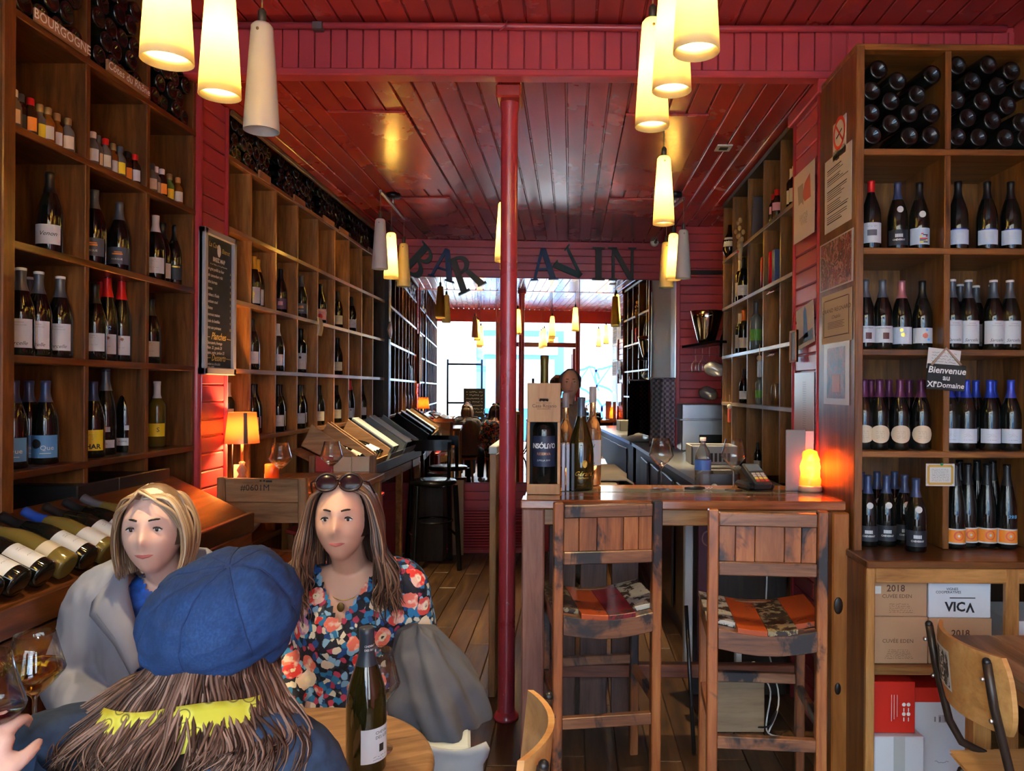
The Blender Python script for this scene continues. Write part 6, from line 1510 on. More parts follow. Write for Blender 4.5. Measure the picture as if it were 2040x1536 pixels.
bb = bottle('necky', (P(1084, 860, 3.50).x, 3.50, 1.1405), 0, 'dark tall bottle whose neck shows above the pine box', 'bottles on tables'); bb.scale = (1.25, 1.25, 2.02)
for i, (a, c) in enumerate(((1122, (.55, .60, .68)), (1131, (.42, .44, .5)), (1141, (.05, .05, .06)))):
    q = onz(a, 978, 1.1405)
    solo('menu_booklet', MB().box(q[0]-.007, q[0]+.007, q[1], q[1]+.09, 1.1405, 1.1405+.212), mat('menu_%d' % i, c, .4), ('pale blue', 'grey', 'black')[i]+' menu booklet standing upright by the pine box', 'menu', 'menus on the bar', .002)
# salt lamp
sl = thing('salt_lamp', 'glowing orange salt lamp at the right end of the bar', 'lamp', onz(1613, 978, 1.1405))
SALT = shade_mat('salt_crystal', (.95, .34, .10), .6)
mb = MB(); mb.grid(lambda i, j: Vector((lambda r: (r*math.cos(2*PI*i), r*math.sin(2*PI*i), .028+.165*j))((.050-.018*j*j)*(1 if j < .999 else .0)*(1+.22*noise.noise(Vector((math.cos(2*PI*i)*2, math.sin(2*PI*i)*2, j*5)))+.08*noise.noise(Vector((math.cos(2*PI*i)*6, math.sin(2*PI*i)*6, j*14)))))), 24, 14)
part('crystal', mb, SALT, sl); part('wooden_base', MB().lathe([(0, 0), (.052, 0), (.056, .008), (.054, .022), (.045, .028), (0, .028)], 26), mat('pale_base', (.62, .36, .22), .5), sl)
ld2 = bpy.data.lights.new('bulb_light', 'POINT'); ld2.energy = 1.7; ld2.color = (1, .30, .06); ld2.shadow_soft_size = .02; link('bulb_light', ld2, sl, (0, 0, .11))
solo('price_card', MB().box(1.088, 1.133, 3.508, 3.511, 1.1405, 1.41), WHITE, 'small white card standing behind the salt lamp', 'card')
solo('clipboard', MB().box(.985, 1.075, 3.44, 3.45, 1.1405, 1.42), mat('grey_board', (.26, .24, .23), .6), 'plain grey board leaning behind the salt lamp', 'board', bevel=.003)
# card terminal, printer, water bottle, papers
ct = thing('card_terminal', 'black card payment terminal on its dock at the bar', 'card terminal', (.86, 3.52, 1.1405), R(12))
part('dock', MB().box(-.07, .07, -.08, .07, 0, .035), BLACK, ct, .012); M_ = Matrix.Translation((0, -.02, .06)) @ Matrix.Rotation(R(28), 4, 'X')
part('handset', MB().box(-.042, .042, -.085, .085, -.018, .018, M_), mat('terminal_grey', (.025, .025, .028), .35), ct, .006); part('screen', MB().box(-.034, .034, .015, .07, .018, .0195, M_), mat('lcd', (.10, .13, .17), .2), ct)
for i in range(4):
    for j in range(3): part('key', MB().box(-.03+j*.022, -.014+j*.022, -.07+i*.018, -.058+i*.018, .018, .022, M_), mat(('key_red', 'key_yellow', 'key_grey', 'key_grey')[i], ((.5, .05, .04), (.6, .5, .1), (.4, .4, .4), (.4, .4, .4))[i], .4), ct)
pn = thing('receipt_printer', 'black receipt printer behind the bar glasses', 'printer', (.74, 3.80, 1.05))
part('body', MB().box(-.10, .10, -.09, .09, 0, .15), BLACK, pn, .015); part('button', MB().tube([(-.03, -.0915, .07), (-.03, -.0945, .07)], .018, 16), mat('cream_button', (.5, .48, .38), .5), pn); part('paper_slot', MB().box(-.06, .06, -.05, -.04, .149, .152), WHITE, pn)
wb = thing('water_bottle', 'clear plastic water bottle with blue label behind the bar', 'bottle', (.655, 3.72, 1.05))
PET = mat('pet_plastic', (.80, .85, .88), .08, trans=.9, ior=1.2)
part('plastic_body', MB().lathe([(0, .003), (.035, 0), (.040, .01)]+[(.040 if k % 2 else .0365, .02+k*.013) for k in range(9)]+[(.040, .15), (.040, .215), (.032, .25), (.016, .275), (.013, .285), (.013, .30), (0, .30)], 24), PET, wb)
part('label', MB().lathe([(.0408, .155), (.0408, .205)], 24), mat('blue_water_label', (.05, .14, .42), .4), wb); part('cap', MB().lathe([(.015, .298), (.015, .315), (0, .316)], 16), WHITE, wb)
solo('paper_stack', MB().box(-.11, .11, -.15, .15, 0, .012, Matrix.Translation((.47, 3.77, 1.052)) @ Matrix.Rotation(.4, 4, 'Z')), WHITE, 'white papers lying behind the bar beside the water bottle', 'papers', bevel=.002).location = (.19, .05, 0)
kn = thing('waiter_knife', 'black waiter knife lying on the bar between the glasses', 'corkscrew', onz(1385, 976, 1.1405), R(8))
part('handle', MB().tube([(-.05, 0, .008), (0, .004, .009), (.045, -.002, .008)], [.006, .009, .006], 8), BLACK, kn); part('worm', MB().tube([(.045+.004*k, .003*math.cos(k*1.6), .008+.003*math.sin(k*1.6)) for k in range(10)], .0015, 5), STEEL, kn)
cl_ = thing('draped_cloth', 'brown-grey cloth draped over the inner edge of the bar', 'cloth', (.30, 4.1, 1.1))
mb = MB(); mb.grid(lambda i, j: Vector((.10+.20*min(1, j*2.0)+.012*math.sin(9*i+3*j), 3.72+.75*i, 1.147-.30*max(0, j-.45)*1.4+.010*math.sin(14*i)*j)), 24, 12)
o = part('fabric', mb, paint('taupe_fabric', (.13, .11, .10), .9), cl_, world=True); o.modifiers.new('thick', 'SOLIDIFY').thickness = .006
# ================================================================ notices on the right rack side and pilaster
def sheet(name, us, vs, X, m, label, cat, th=.0015, tilt=0, group=None):
    a = PX(us[0], (vs[0]+vs[1])/2, X); b = PX(us[1], (vs[0]+vs[1])/2, X); um = (us[0]+us[1])/2
    t = PX(um, vs[0], X); d = PX(um, vs[1], X); yc = (a.y+b.y)/2; zc = (t.z+d.z)/2; w = abs(a.y-b.y); h = t.z-d.z
    o = thing(name, label, cat, (X, yc, zc), 0, group)
    M = Matrix.Rotation(tilt, 4, 'X')
    part('sheet', MB().box(-th, 0, -w/2, w/2, -h/2, h/2, M), m, o)
    return o, w, h, (lambda x, y: M @ Vector((-th-.0006, -x*w, y*h)))
XS = 1.1505
def photo_mat(name, stops, sc=9):
    m = mat(name, (.3, .2, .2), .35); n = N(m); f = n.noise(n.coord((1, 1.0, 1), rnd=False), sc, 6, .7, 1.5); n.l(n.ramp(stops, f, 'CONSTANT').outputs[0], n.b.inputs['Base Color']); return m
o, w, h, f = sheet('no_smoking_sign', (1660, 1686), (238, 312), XS, WHITE, 'white no-smoking sign on the side of the right rack', 'sign')
mb = MB(); _stroke(mb, f, [(.40*math.cos(2*PI*i/28), .14+.40*w/h*math.sin(2*PI*i/28)) for i in range(29)], .10); _stroke(mb, f, [(-.27, .14+.27*w/h), (.27, .14-.27*w/h)], .07); part('red_ring', mb, mat('sign_red', (.60, .03, .02), .5), o)
mb = MB(); _stroke(mb, f, [(-.22, .05), (.2, .20)], .05); part('cigarette', mb, INK, o); mb = MB(); letter(mb, 'INTERDICTION', f, .13, (0, -.30)); letter(mb, 'DE FUMER', f, .13, (0, -.40)); tag(part('print', mb, INK, o), kind='stuff')
o, w, h, f = sheet('public_notice', (1644, 1697), (302, 452), XS, WHITE, 'long white printed notice below the no-smoking sign', 'notice')
mb = MB(); rq = random.Random(4); mb.add([f(-.06, .40), f(.06, .40), f(.06, .44), f(-.06, .44)], [(0, 1, 2, 3)])
for k in range(26):
    if k in (3, 8, 9, 15, 21): continue
    y = .34-k*.029; x1 = rq.uniform(.05, .42); _stroke(mb, f, [(-.40, y), (x1, y)], .010 if k % 5 else .015)
part('print', mb, INK, o)
o, w, h, f = sheet('crowd_photograph', (1634, 1700), (472, 572), XS, WHITE, 'colour photograph of a crowded cellar pinned to the rack side', 'photograph')
mb = MB(); mb.add([f(-.46, -.47), f(.46, -.47), f(.46, .47), f(-.46, .47)], [(0, 1, 2, 3)]); part('picture', mb, photo_mat('crowd_photo', [(0, (.02, .015, .02)), (.34, (.30, .06, .04)), (.42, (.06, .04, .05)), (.48, (.55, .28, .18)), (.53, (.10, .03, .03)), (.58, (.45, .08, .05)), (.64, (.04, .12, .35)), (.70, (.7, .5, .4))], 8), o)
o, w, h, f = sheet('wine_certificate', (1638, 1697), (582, 682), XS, CREAM, 'cream certificate reading GRAND REGNARD on the rack side', 'certificate')
mb = MB(); letter(mb, 'GRAND RÉGNARD', f, .115, (0, .16)); letter(mb, 'Chablis', f, .10, (0, .02), shear=.3)
for a, b in (((-.40, .38), (.40, .38)), ((-.40, -.36), (.40, -.36)), ((-.42, -.38), (-.42, .38)), ((.42, -.38), (.42, .38))): _stroke(mb, f, [a, b], .02)
for k in range(5): _stroke(mb, f, [(-.28, -.08-k*.03), (.28-.05*(k % 2), -.08-k*.03)], .009)
part('print', mb, mat('sepia_ink', (.10, .06, .03), .6), o)
o, w, h, f = sheet('bottle_poster', (1642, 1692), (682, 806), XS, mat('laminate', (.62, .60, .60), .25), 'laminated poster of a bottle below the certificate', 'poster')
mb = MB(); mb.add([f(-.36, -.40), f(.36, -.40), f(.36, .42), f(-.36, .42)], [(0, 1, 2, 3)]); pc = part('picture', mb, photo_mat('dark_flower_photo', [(0, (.015, .012, .012)), (.40, (.09, .05, .04)), (.50, (.30, .08, .05)), (.58, (.05, .03, .03)), (.64, (.50, .32, .26))], 11), o)
mb = MB(); mb.add([Vector((-.0006, 0, 0))+f(-.14, -.30), Vector((-.0006, 0, 0))+f(.16, -.30), Vector((-.0006, 0, 0))+f(.16, -.02), Vector((-.0006, 0, 0))+f(-.14, -.02)], [(0, 1, 2, 3)]); part('bottle_print', mb, mat('pink_bottle', (.50, .26, .22), .4), o)
o, w, h, f = sheet('paper_poster', (1582, 1623), (335, 475), 1.140, mat('creased_paper', (.66, .60, .56), .5), 'creased white poster with red figure on the right pilaster', 'poster')
mb = MB(); mb.add([f(.05, .28), f(.30, .36), (f(.34, .02)), f(.05, .02), f(-.06, .12)], [(0, 1, 2, 3, 4)]); part('red_figure', mb, mat('faded_red', (.52, .12, .10), .5), o)
mb = MB(); letter(mb, 'SAVOIR', f, .12, (0, -.18)); letter(mb, 'VIVRE', f, .12, (.02, -.26)); mb.add([f(-.30, .30), f(-.02, .30), f(.0, -.02), f(-.10, .04), f(-.25, .02)], [(0, 1, 2, 3, 4)]); part('grey_print', mb, mat('faded_grey', (.35, .32, .31), .6), o)
o, w, h, f = sheet('postcard', (1588, 1622), (608, 690), 1.150, WHITE, 'tilted postcard with a blue figure pinned to the right pilaster', 'postcard', tilt=-.12)
mb = MB(); mb.add([f(-.12, -.30), f(.16, -.30), f(.10, .36), f(.02, .50), f(-.06, .36)], [(0, 1, 2, 3, 4)]); part('figure', mb, mat('blue_figure', (.03, .12, .42), .5), o)
mb = MB(); mb.add([f(-.45, -.40), f(.42, -.40), f(.42, -.15), f(-.45, -.25)], [(0, 1, 2, 3)]); part('dark_scene', mb, mat('dark_scene', (.06, .06, .05), .5), o)
o, w, h, f = sheet('plastic_sleeve', (1583, 1622), (742, 880), 1.150, mat('silver_sleeve', (.55, .53, .52), .2), 'crumpled clear sleeve of price lists on the right pilaster', 'sleeve')
mb = MB()
for k in range(22): _stroke(mb, f, [(-.05, .36-k*.033), (.12, .36-k*.033)], .008)
part('print', mb, mat('grey_print', (.25, .25, .28), .6), o)
sf_ = thing('small_slate', 'small wood-framed slate hanging at the edge of the bar shelves', 'slate', (1.135, 3.99, 1.90))
a = PX(1582, 690, 1.14); sf_.location = (1.14, a.y, a.z)
hw_, hh_ = .055, .082
part('slate', MB().box(-.004, .004, -hw_, hw_, -hh_, hh_), mat('grey_slate', (.16, .19, .20), .5), sf_)
for q in ((-hw_, -hw_+.012, -hh_, hh_), (hw_-.012, hw_, -hh_, hh_), (-hw_, hw_, -hh_, -hh_+.012), (-hw_, hw_, hh_-.012, hh_)): part('frame', MB().box(-.009, .006, *q), mat('terracotta_wood', (.42, .18, .07), .5), sf_, .002)
part('string', MB().tube([(-.002, -.03, hh_), (-.002, 0, hh_+.09), (-.002, .03, hh_)], .002, 5), mat('red_string', (.5, .03, .04), .6), sf_)
# signs hanging in the right rack (facing the camera)
fy = lambda o_, th: (lambda a, b: (a, -th-.0008, b))
p = P(1884, 752, 3.045)
bs = thing('welcome_slate', 'black slate sign chalked Bienvenue au XIe Domaine', 'sign', p, 0)
Ms = Matrix.Rotation(R(4), 4, 'Y')
part('slate', MB().box(-.078, .078, -.005, .002, -.052, .052, Ms), SLATE, bs, .002)
mb = MB(); fs_ = lambda a, b: Ms @ Vector((a, -.0062, b))
letter(mb, 'Bienvenue', fs_, .037, (0, .027), shear=.15, bold=.02); letter(mb, 'au', fs_, .032, (0, -.002), bold=.02); letter(mb, 'XI', fs_, .033, (-.060, -.032), bold=.02); letter(mb, 'e', fs_, .020, (-.042, -.022), bold=.03); letter(mb, 'Domaine', fs_, .030, (.018, -.032), shear=.12, bold=.015); part('chalk_writing', mb, CHALK, bs)
part('cord', MB().tube([(-.06, -.004, .05), (0, -.004, .118), (.06, -.004, .05)], .005, 6), mat('jute', (.40, .27, .20), .8), bs)
p = P(1880, 716, 3.047); nc = thing('note_card', 'white handwritten note card tucked behind the Bienvenue slate', 'card', p)
Mn = Matrix.Rotation(R(6), 4, 'Y'); part('card', MB().box(-.066, .066, -.001, .001, -.042, .042, Mn), WHITE, nc); mb = MB(); rr3 = random.Random(3)
for k in range(5): scribble(mb, lambda a, b: Mn @ Vector((a, -.0018, b)), -.05, .05, .025-k*.012, .006, rr3, .0011)
part('writing', mb, INK, nc)
p = P(1873, 946, 3.044); gc = thing('framed_card', 'small printed card with gold border pinned in the right rack', 'card', p)
part('card', MB().box(-.058, .058, -.001, .001, -.045, .045), WHITE, gc); mb = MB()
for a, b in (((-.048, .036), (.048, .036)), ((-.048, -.036), (.048, -.036)), ((-.048, -.036), (-.048, .036)), ((.048, -.036), (.048, .036))): _stroke(mb, lambda x, y: (x, -.0016, y), [a, b], .010)
part('gold_border', mb, mat('ochre_print', (.60, .36, .08), .5), gc); mb = MB()
for k in range(8): scribble(mb, lambda x, y: (x, -.0018, y), -.035, .035, .022-k*.0065, .003, rr3, .0008)
part('print', mb, INK, gc); part('pin', MB().ball((.005, -.003, .043), .006, 8, 6), mat('green_pin', (.05, .35, .15), .4), gc)
# ================================================================ cartons in the low cabinet
KRAFT = paint('kraft_carton', (.46, .27, .15), .75, amt=.05); WCART = paint('white_carton', (.66, .69, .74), .6, amt=.03); RCART = mat('red_carton', (.62, .025, .012), .45)
def carton(x0, x1, y0, d, z0, z1, m, label):
    t = thing('wine_carton', label, 'carton', ((x0+x1)/2, y0, z0), 0, 'wine cartons'); w = (x1-x0)/2; h = z1-z0
    part('box', MB().box(-w, w, 0, d, 0, h), m, t, .003)
    return t, w, h, (lambda a, b: (a, -.0008, b))
BRN = mat('brown_print_ink', (.10, .045, .025), .7)
t, w, h, f = carton(1.187, 1.392, 2.93, .30, .722, .868-.002, KRAFT, 'kraft carton printed 2018 CUVÉE EDEN, upper left in the cabinet')
mb = MB(); letter(mb, '2018', f, .036, (-.02, h-.035), bold=.02); part('year_print', mb, BRN, t); mb = MB(); letter(mb, 'CUVÉE EDEN', f, .020, (-.015, h-.065)); rr4 = random.Random(6)
for k in range(5): scribble(mb, f, -.045, .03+.006*k, h-.095-k*.008, .004, rr4, .0012)
part('print', mb, BRN, t); part('sticker', MB().box(-w, -w+.025, -.0015, 0, h-.055, h-.025), WHITE, t)
t, w, h, f = carton(1.184, 1.398, 2.935, .30, .537, .720, KRAFT, 'kraft carton printed CUVÉE EDEN, lower left in the cabinet')
mb = MB(); letter(mb, 'CUVÉE EDEN', f, .021, (-.01, .088))
for k in range(5): scribble(mb, f, -.045-.004*k, .03+.005*k, .054-k*.008, .004, rr4, .0012)
part('print', mb, BRN, t)
t, w, h, f = carton(1.402, 1.648, 2.935, .28, .537, .716, KRAFT, 'kraft carton stamped 2018 under the VICA carton')
mb = MB(); letter(mb, '2018', f, .036, (.0, h-.06), bold=.02); part('print', mb, BRN, t); part('sticker', MB().box(-.06, -.03, -.0015, 0, .08, .10), WHITE, t)
t, w, h, f = carton(1.398, 1.640, 2.93, .28, .718, .866, WCART, 'white carton printed VIGNES COOPERATIVES VICA')
mb = MB(); letter(mb, 'VIC', f, .050, (-.018, .042), bold=.035); letter(mb, 'V', f, .050, (.04, .042), rot=PI, bold=.035); letter(mb, 'VIGNES', f, .014, (-.03, .112), bold=.01); letter(mb, 'COOPERATIVES', f, .014, (-.045, .100), bold=.01); _stroke(mb, f, [(-.04, .078), (.06, .078)], .004); part('print', mb, INK, t)
t, w, h, f = carton(1.183, 1.348, 2.93, .26, .268, .468, RCART, 'bright red carton with white round emblems')
mb = MB()
for x in (.038, .056):
    for z in (.075, .112): mb.add([f(x+.0075*math.cos(2*PI*i/12), z+.0075*math.sin(2*PI*i/12)) for i in range(12)], [tuple(range(12))]); _stroke(mb, f, [(x, z-.028), (x, z-.013)], .004)
for x in (-.01, .0, .012): _stroke(mb, f, [(x, .055+x*.8), (x, .15)], .0015)
part('print', mb, CHALK, t)
t, w, h, f = carton(1.180, 1.372, 2.905, .28, .072, .266, WCART, 'white carton with packing tape under the red carton'); part('tape', MB().box(-.022, .022, -.0012, 0, 0, h), mat('tan_tape', (.48, .50, .50), .3), t)
t, w, h, f = carton(1.378, 1.60, 3.0, .28, .072, .365, WCART, 'large white carton with red lid behind the school chair'); part('red_lid', MB().box(-w-.002, w+.002, -.002, .282, h-.004, h+.055), RCART, t, .002)
mb = MB(); letter(mb, '▮▮▮▮', f, .02, (0, h-.07)); mb2 = pr_rect(*[(-.012+i*.005, -.009+i*.005, 0, .025) for i in range(6)])
for i in range(6): mb.add([f(-.015+i*.006, h-.085), f(-.012+i*.006, h-.085), f(-.012+i*.006, h-.055), f(-.015+i*.006, h-.055)], [(0, 1, 2, 3)])
scribble(mb, f, -.03, .04, .05, .012, rr4, .002); part('print', mb, mat('grey_ink', (.2, .2, .22), .6), t); part('red_edge', MB().box(-w, w, -.0012, 0, 0, .008), RCART, t)
carton(1.735, 1.95, 2.95, .28, .537, .70, WCART, 'white carton showing at the right edge of the cabinet')
# ================================================================ things under the bar
pbx = thing('plywood_box', 'pale plywood box on the floor under the bar', 'box', (.80, 3.62, 0))
part('body', MB().box(-.115, .115, -.10, .10, 0, .235), wood('pale_ply', (.34, .20, .11), (.50, .33, .19), (.6, .42, .26), 'x', .6), pbx, .003); part('lid', MB().box(-.12, .12, -.105, .105, .235, .248), mat('cardboard_lid', (.35, .24, .16), .7), pbx, .002)
rt = thing('router', 'white internet router on the plywood box', 'router', (.77, 3.60, .2485), R(10)); part('body', MB().box(-.06, .06, -.045, .045, 0, .035), WHITE, rt, .008); part('antenna_box', MB().box(.03, .06, .0, .03, .035, .12), WHITE, rt, .004)
wd = thing('white_handset', 'tilted white plastic handset beside the router', 'handset', (.845, 3.545, .2485), R(-15)); mb = MB(); mb.prism([(-.055, 0), (.055, 0), (.05, .065), (.02, .075)], lambda a, b, h: (a, h, b), -.015, .015); part('body', mb, WHITE, wd, .006)
for k, (pts, c) in enumerate(((((.9, 3.50, .27), (.935, 3.49, .2), (.92, 3.5, .02), (.99, 3.45, .01)), WHITE), (((.97, 3.7, .7), (.955, 3.65, .4), (.99, 3.55, .15), (.93, 3.5, .012)), WHITE), (((.88, 3.53, .02), (.93, 3.48, .05), (.97, 3.52, .1), (.93, 3.55, .012)), INK))):
    solo('power_cable', MB().tube([q[:3] for q in spline(pts, 6)], .004, 6), c, ('white cable dropping beside the plywood box', 'thin white cable hanging under the bar', 'black cable coiled under the bar')[k], 'cable')
solo('folded_sunshade', MB().box(.56, .60, 3.66, 3.72, .22, .99), mat('ivory_board', (.55, .52, .48), .5), 'upright pale board stored under the bar between the chairs', 'board', bevel=.004)
rp = thing('rolled_poster', 'dark red banner with a pale emblem stored under the bar', 'banner', (.66, 3.70, .25)); part('banner', MB().box(-.03, .06, 0, .02, 0, .74), mat('wine_red_board', (.09, .012, .025), .5), rp, .003); part('emblem', MB().tube([(.015+.025*math.cos(a), -.002, .62+.035*math.sin(a)) for a in [2*PI*i/18 for i in range(19)]], .004, 6), mat('pink_emblem', (.45, .2, .22), .5), rp)
st2 = thing('steel_prop', 'thin dark metal rod leaning under the second bar chair', 'rod', (.55, 3.3, 0)); part('rod', MB().cyl((0, 0, 0.006), (-.02, .12, .62), .009), mat('dark_metal', (.06, .06, .065), .35, .8), st2)
# ================================================================ behind the bar
dw = thing('dishwasher', 'brushed steel machine against the red wall behind the bar', 'appliance', (1.14, 6.4, 1.08))
part('casing', MB().box(-.20, .25, -.02, .26, 0, .40), STEEL, dw, .01); part('hood', MB().box(-.22, .27, -.06, .26, .26, .275), STEEL, dw, .004); part('black_panel', MB().box(-.05, .25, -.03, -.02, .02, .14), BLACK, dw, .003)
gb = thing('glass_crate', 'pale grey plastic glass crate on the work counter', 'crate', (1.00, 5.35, 1.081))
GC = mat('grey_crate', (.42, .40, .38), .5)
for q in ((-.16, .16, -.13, -.12), (-.16, .16, .12, .13), (-.16, -.15, -.13, .13), (.15, .16, -.13, .13)): part('side', MB().box(q[0], q[1], q[2], q[3], 0, .13), GC, gb, .003)
for k in range(6): part('slot', MB().box(-.06+k*.03, -.042+k*.03, -.1315, -.13, .02, .08), INK, gb)
part('base', MB().box(-.15, .15, -.12, .12, .0, .008), GC, gb)
for i, (x, w2, lab, cm_) in enumerate(((.775, .10, 'dark checked kitchen towel hanging in front of the mirror', ((.05, .045, .05), (.16, .14, .15))), (.875, .11, 'mauve checked kitchen towel hanging beside the red wall', ((.16, .12, .16), (.42, .36, .42))))):
    t = thing('kitchen_towel', lab, 'towel', (x, 6.76, 1.12)); m = mat('check_%d' % i, cm_[0], .9); n = N(m)
    ch = n.n('ShaderNodeTexChecker'); ch.inputs['Scale'].default_value = 42; ch.inputs[1].default_value = (*cm_[0], 1); ch.inputs[2].default_value = (*cm_[1], 1); n.l(n.coord((1, 0.01, 1), rnd=False), ch.inputs[0]); n.l(ch.outputs[0], n.b.inputs['Base Color'])
    mb = MB(); mb.grid(lambda a, b: Vector(((a-.5)*w2*(1+.5*(1-b)), -.055-.016*math.sin(a*13+i)*(1-.5*b), .02+.56*b-.05*(a if i else 1-a)*(1-b))), 18, 14); o = part('cloth', mb, m, t); o.modifiers.new('thick', 'SOLIDIFY').thickness = .004
    part('hook', MB().tube([(0, -.055, .55), (0, -.05, .575), (0, -.04, .578)], .004, 6), STEEL, t)
gs = thing('glass_shelf', 'dark hanging rack with upturned glasses on the red wall', 'glass rack', (1.1, 6.2, 1.95))
part('board', MB().beam((.98-1.1, .0, 0), (.08, -.42, .02), .16, .02), BLKWOOD, gs)
for k in range(4): part('hanging_glass', MB().lathe([(.028, 0), (.028, -.003), (.004, -.008), (.004, -.09), (.03, -.13), (.034, -.16), (.026, -.20)], 14, c=(-.09+.042*k, -.10-.08*k, -.012)), GLASS_C, gs)
bk_ = thing('ice_bucket', 'polished steel champagne bucket on the hanging glass rack', 'bucket', (1.08, 6.0, 1.975))
part('shell', MB().lathe([(0, 0), (.065, 0), (.075, .03), (.115, .19), (.13, .25), (.125, .25), (.108, .19), (.068, .035), (0, .03)], 28), mat('polished_steel', (.5, .5, .5), .08, metal=1), bk_)
for u, v, Y, lab, c in ((1426, 735, 5.87, 'crumpled clear plastic bag hung beside the bar shelves', (.45, .44, .43)), (1413, 783, 6.42, 'silver wrapped bread bag on the steel hood', (.32, .28, .24))):
    p = P(u, v, Y); mb = MB(); mb.ball((0, 0, 0), (.085, .07, .055), 16, 12); me = mb.mesh('bag', mat('foil_bag_%d' % u, c, .2, .3))
    for vv in me.vertices: vv.co += vv.normal*.03*noise.noise(vv.co*18)
    o = link('plastic_bag', me, None, p); tag(o, lab, 'bag')
# bar shelf contents
def onshelf(u, lv, X=1.215): 
    Y = X*F/(u-UX); return (X, Y, ZB[lv])
BARB = [(4, [(1571, 'mscre', .75), (1580, 'mscre', .75)]), (3, [(1466, 'plaini', .8), (1472, 'mscre', 1.0), (1480, 'plainw', 1.02)]), (2, [(1441, 'nolabel', .8), (1473, 'mscre', .95), (1481, 'orcap', 1.0), (1505, 'green', 1.05)]), (1, [(1448, 'nolabel', 1.0), (1482, 'plainw', .8), (1513, 'green', .7)]), (0, [(1498, 'green', .55), (1510, 'plaini', .6)])]
for lv, its in BARB:
    for i, (u, st, s) in enumerate(its):
        b = onshelf(u, lv); yy = b[1]
        for q in BY:
            if abs(yy-q) < .055: yy = q+(.056 if yy > q else -.056)
        bottle(st, (b[0], yy, b[2]+(.001 if lv else -.018)), -R(20), '%s, %s of bar shelves, %s along' % (ST[st]['desc'], ROWN[lv], ORD[i]), 'spirits on the bar shelves', scale=s)
for k, (u, c, nm) in enumerate(((1525, (.55, .015, .02), 'copper red'), (1533, (.65, .01, .03), 'bright red'), (1541, (.65, .01, .03), 'ruby red'))):
    b = onshelf(u, 3, 1.22); solo('spirit_tin', MB().lathe([(0, 0), (.034, 0), (.034, .20), (.03, .205), (0, .205)], 20, c=(b[0], b[1], b[2]+.001)), mat('tin_%d' % k, c, .25, .4), '%s spirit tin on the bar shelves, %s of three' % (nm, ORD[k]), 'tin', 'red spirit tins')
b = onshelf(1549, 3, 1.22); solo('blue_carton', MB().box(b[0]-.03, b[0]+.03, b[1]-.03, b[1]+.03, b[2]+.001, b[2]+.20), mat('navy_carton', (.05, .09, .25), .5), 'navy and white bottle carton beside the red tins', 'carton', bevel=.002)
for k, (u, s) in enumerate(((1532, .9), (1539, 1.0), (1546, 1.05))):
    b = onshelf(u, 4, 1.22); t = thing('miniature_bottle', 'red-ribboned small bottle on the top bar shelf, %s of three' % ORD[k], 'bottle', (b[0], b[1], b[2]+.001), 0, 'ribboned bottles'); t.scale = (1.6*s, 1.6*s, 1.8*s)
    link('glass_body', body_mesh('mini', DRK), t); link('cap', cap_mesh('mini', F_RED), t); link('label', label_mesh('mini', L_PNK, .035, .06, 2.4), t)
b = onshelf(1512, 4, 1.24); solo('leaning_book', MB().box(-.10, .10, -.02, .02, 0, .26, Matrix.Translation((b[0]+.04, b[1], b[2]+.012)) @ Matrix.Rotation(R(12), 4, 'X')), mat('dark_book', (.05, .04, .045), .5), 'dark book leaning on the top bar shelf', 'book', bevel=.003)
b = onshelf(1452, 4, 1.195); t = thing('decanter', 'white shield-shaped decanter on the top bar shelf', 'decanter', (b[0], b[1], b[2]+.001))
part('body', MB().lathe([(0, 0), (.03, 0), (.055, .06), (.05, .13), (.018, .19), (.014, .25), (0, .25)], 18), GLASS_D, t); part('crest', MB().lathe([(.058, .08), (.045, .15)], 8, a0=-PI/2-1.2, a1=-PI/2+.6), L_W, t)
df = thing('dried_bouquet', 'dried flower bouquet tied to the upper bar shelf', 'bouquet', P(1475, 500, 5.05)); df.location.x = 1.13
rk_ = random.Random(9); FLO = mat('dried_petal', (.50, .30, .10), .8)
for k in range(26):
    a, b2 = rk_.uniform(-.9, .9), rk_.random(); part('flower', MB().ball((-.01+.02*rk_.random(), .09*math.sin(a)*(.4+b2), .03+.19*b2*math.cos(a)), (.013, .016, .018), 6, 5), FLO, df)
part('stems', MB().cyl((0, 0, -.06), (0, 0, .06), .012, .02), mat('straw', (.45, .33, .16), .8), df); part('ribbon', MB().ball((-.01, 0, -.005), .012, 8, 6), mat('red_string', (.5, .03, .04), .6), df)
for k, (u, m_, hh, rr5, lab) in enumerate(((1533, WHITE, .09, .03, 'white mug on the lower bar shelf'), (1545, GLASS_C, .13, .026, 'clear jar on the lower bar shelf'), (1562, CHROME, .24, .022, 'tall chrome shaker on the lower bar shelf'))):
    b = onshelf(u, 1, 1.22); solo(('mug', 'jar', 'cocktail_shaker')[k], MB().lathe([(0, 0), (rr5, 0), (rr5*1.04, hh*.5), (rr5, hh*.85), (rr5*.7, hh), (rr5*.6, hh), (rr5*.85, hh*.83), (rr5*.9, .01), (0, .008)], 18, c=(b[0], b[1], b[2]+.001)), m_, lab, ('mug', 'jar', 'shaker')[k])
for k, (u, lv, n_g) in enumerate(((1545, 3, 1), (1545, 2, 1))):
    b = onshelf(u, lv, 1.19); t = thing('wire_holder', 'small chrome wire glass holder under the %s bar shelf' % ('upper', 'middle')[k], 'holder', (b[0], b[1], b[2]-.03))
    for q in range(4): part('wire', MB().tube([(0, -.06+q*.04, 0), (-.03, -.06+q*.04, -.03), (-.03, -.03+q*.04, -.03), (0, -.03+q*.04, 0)], .003, 5), CHROME, t)
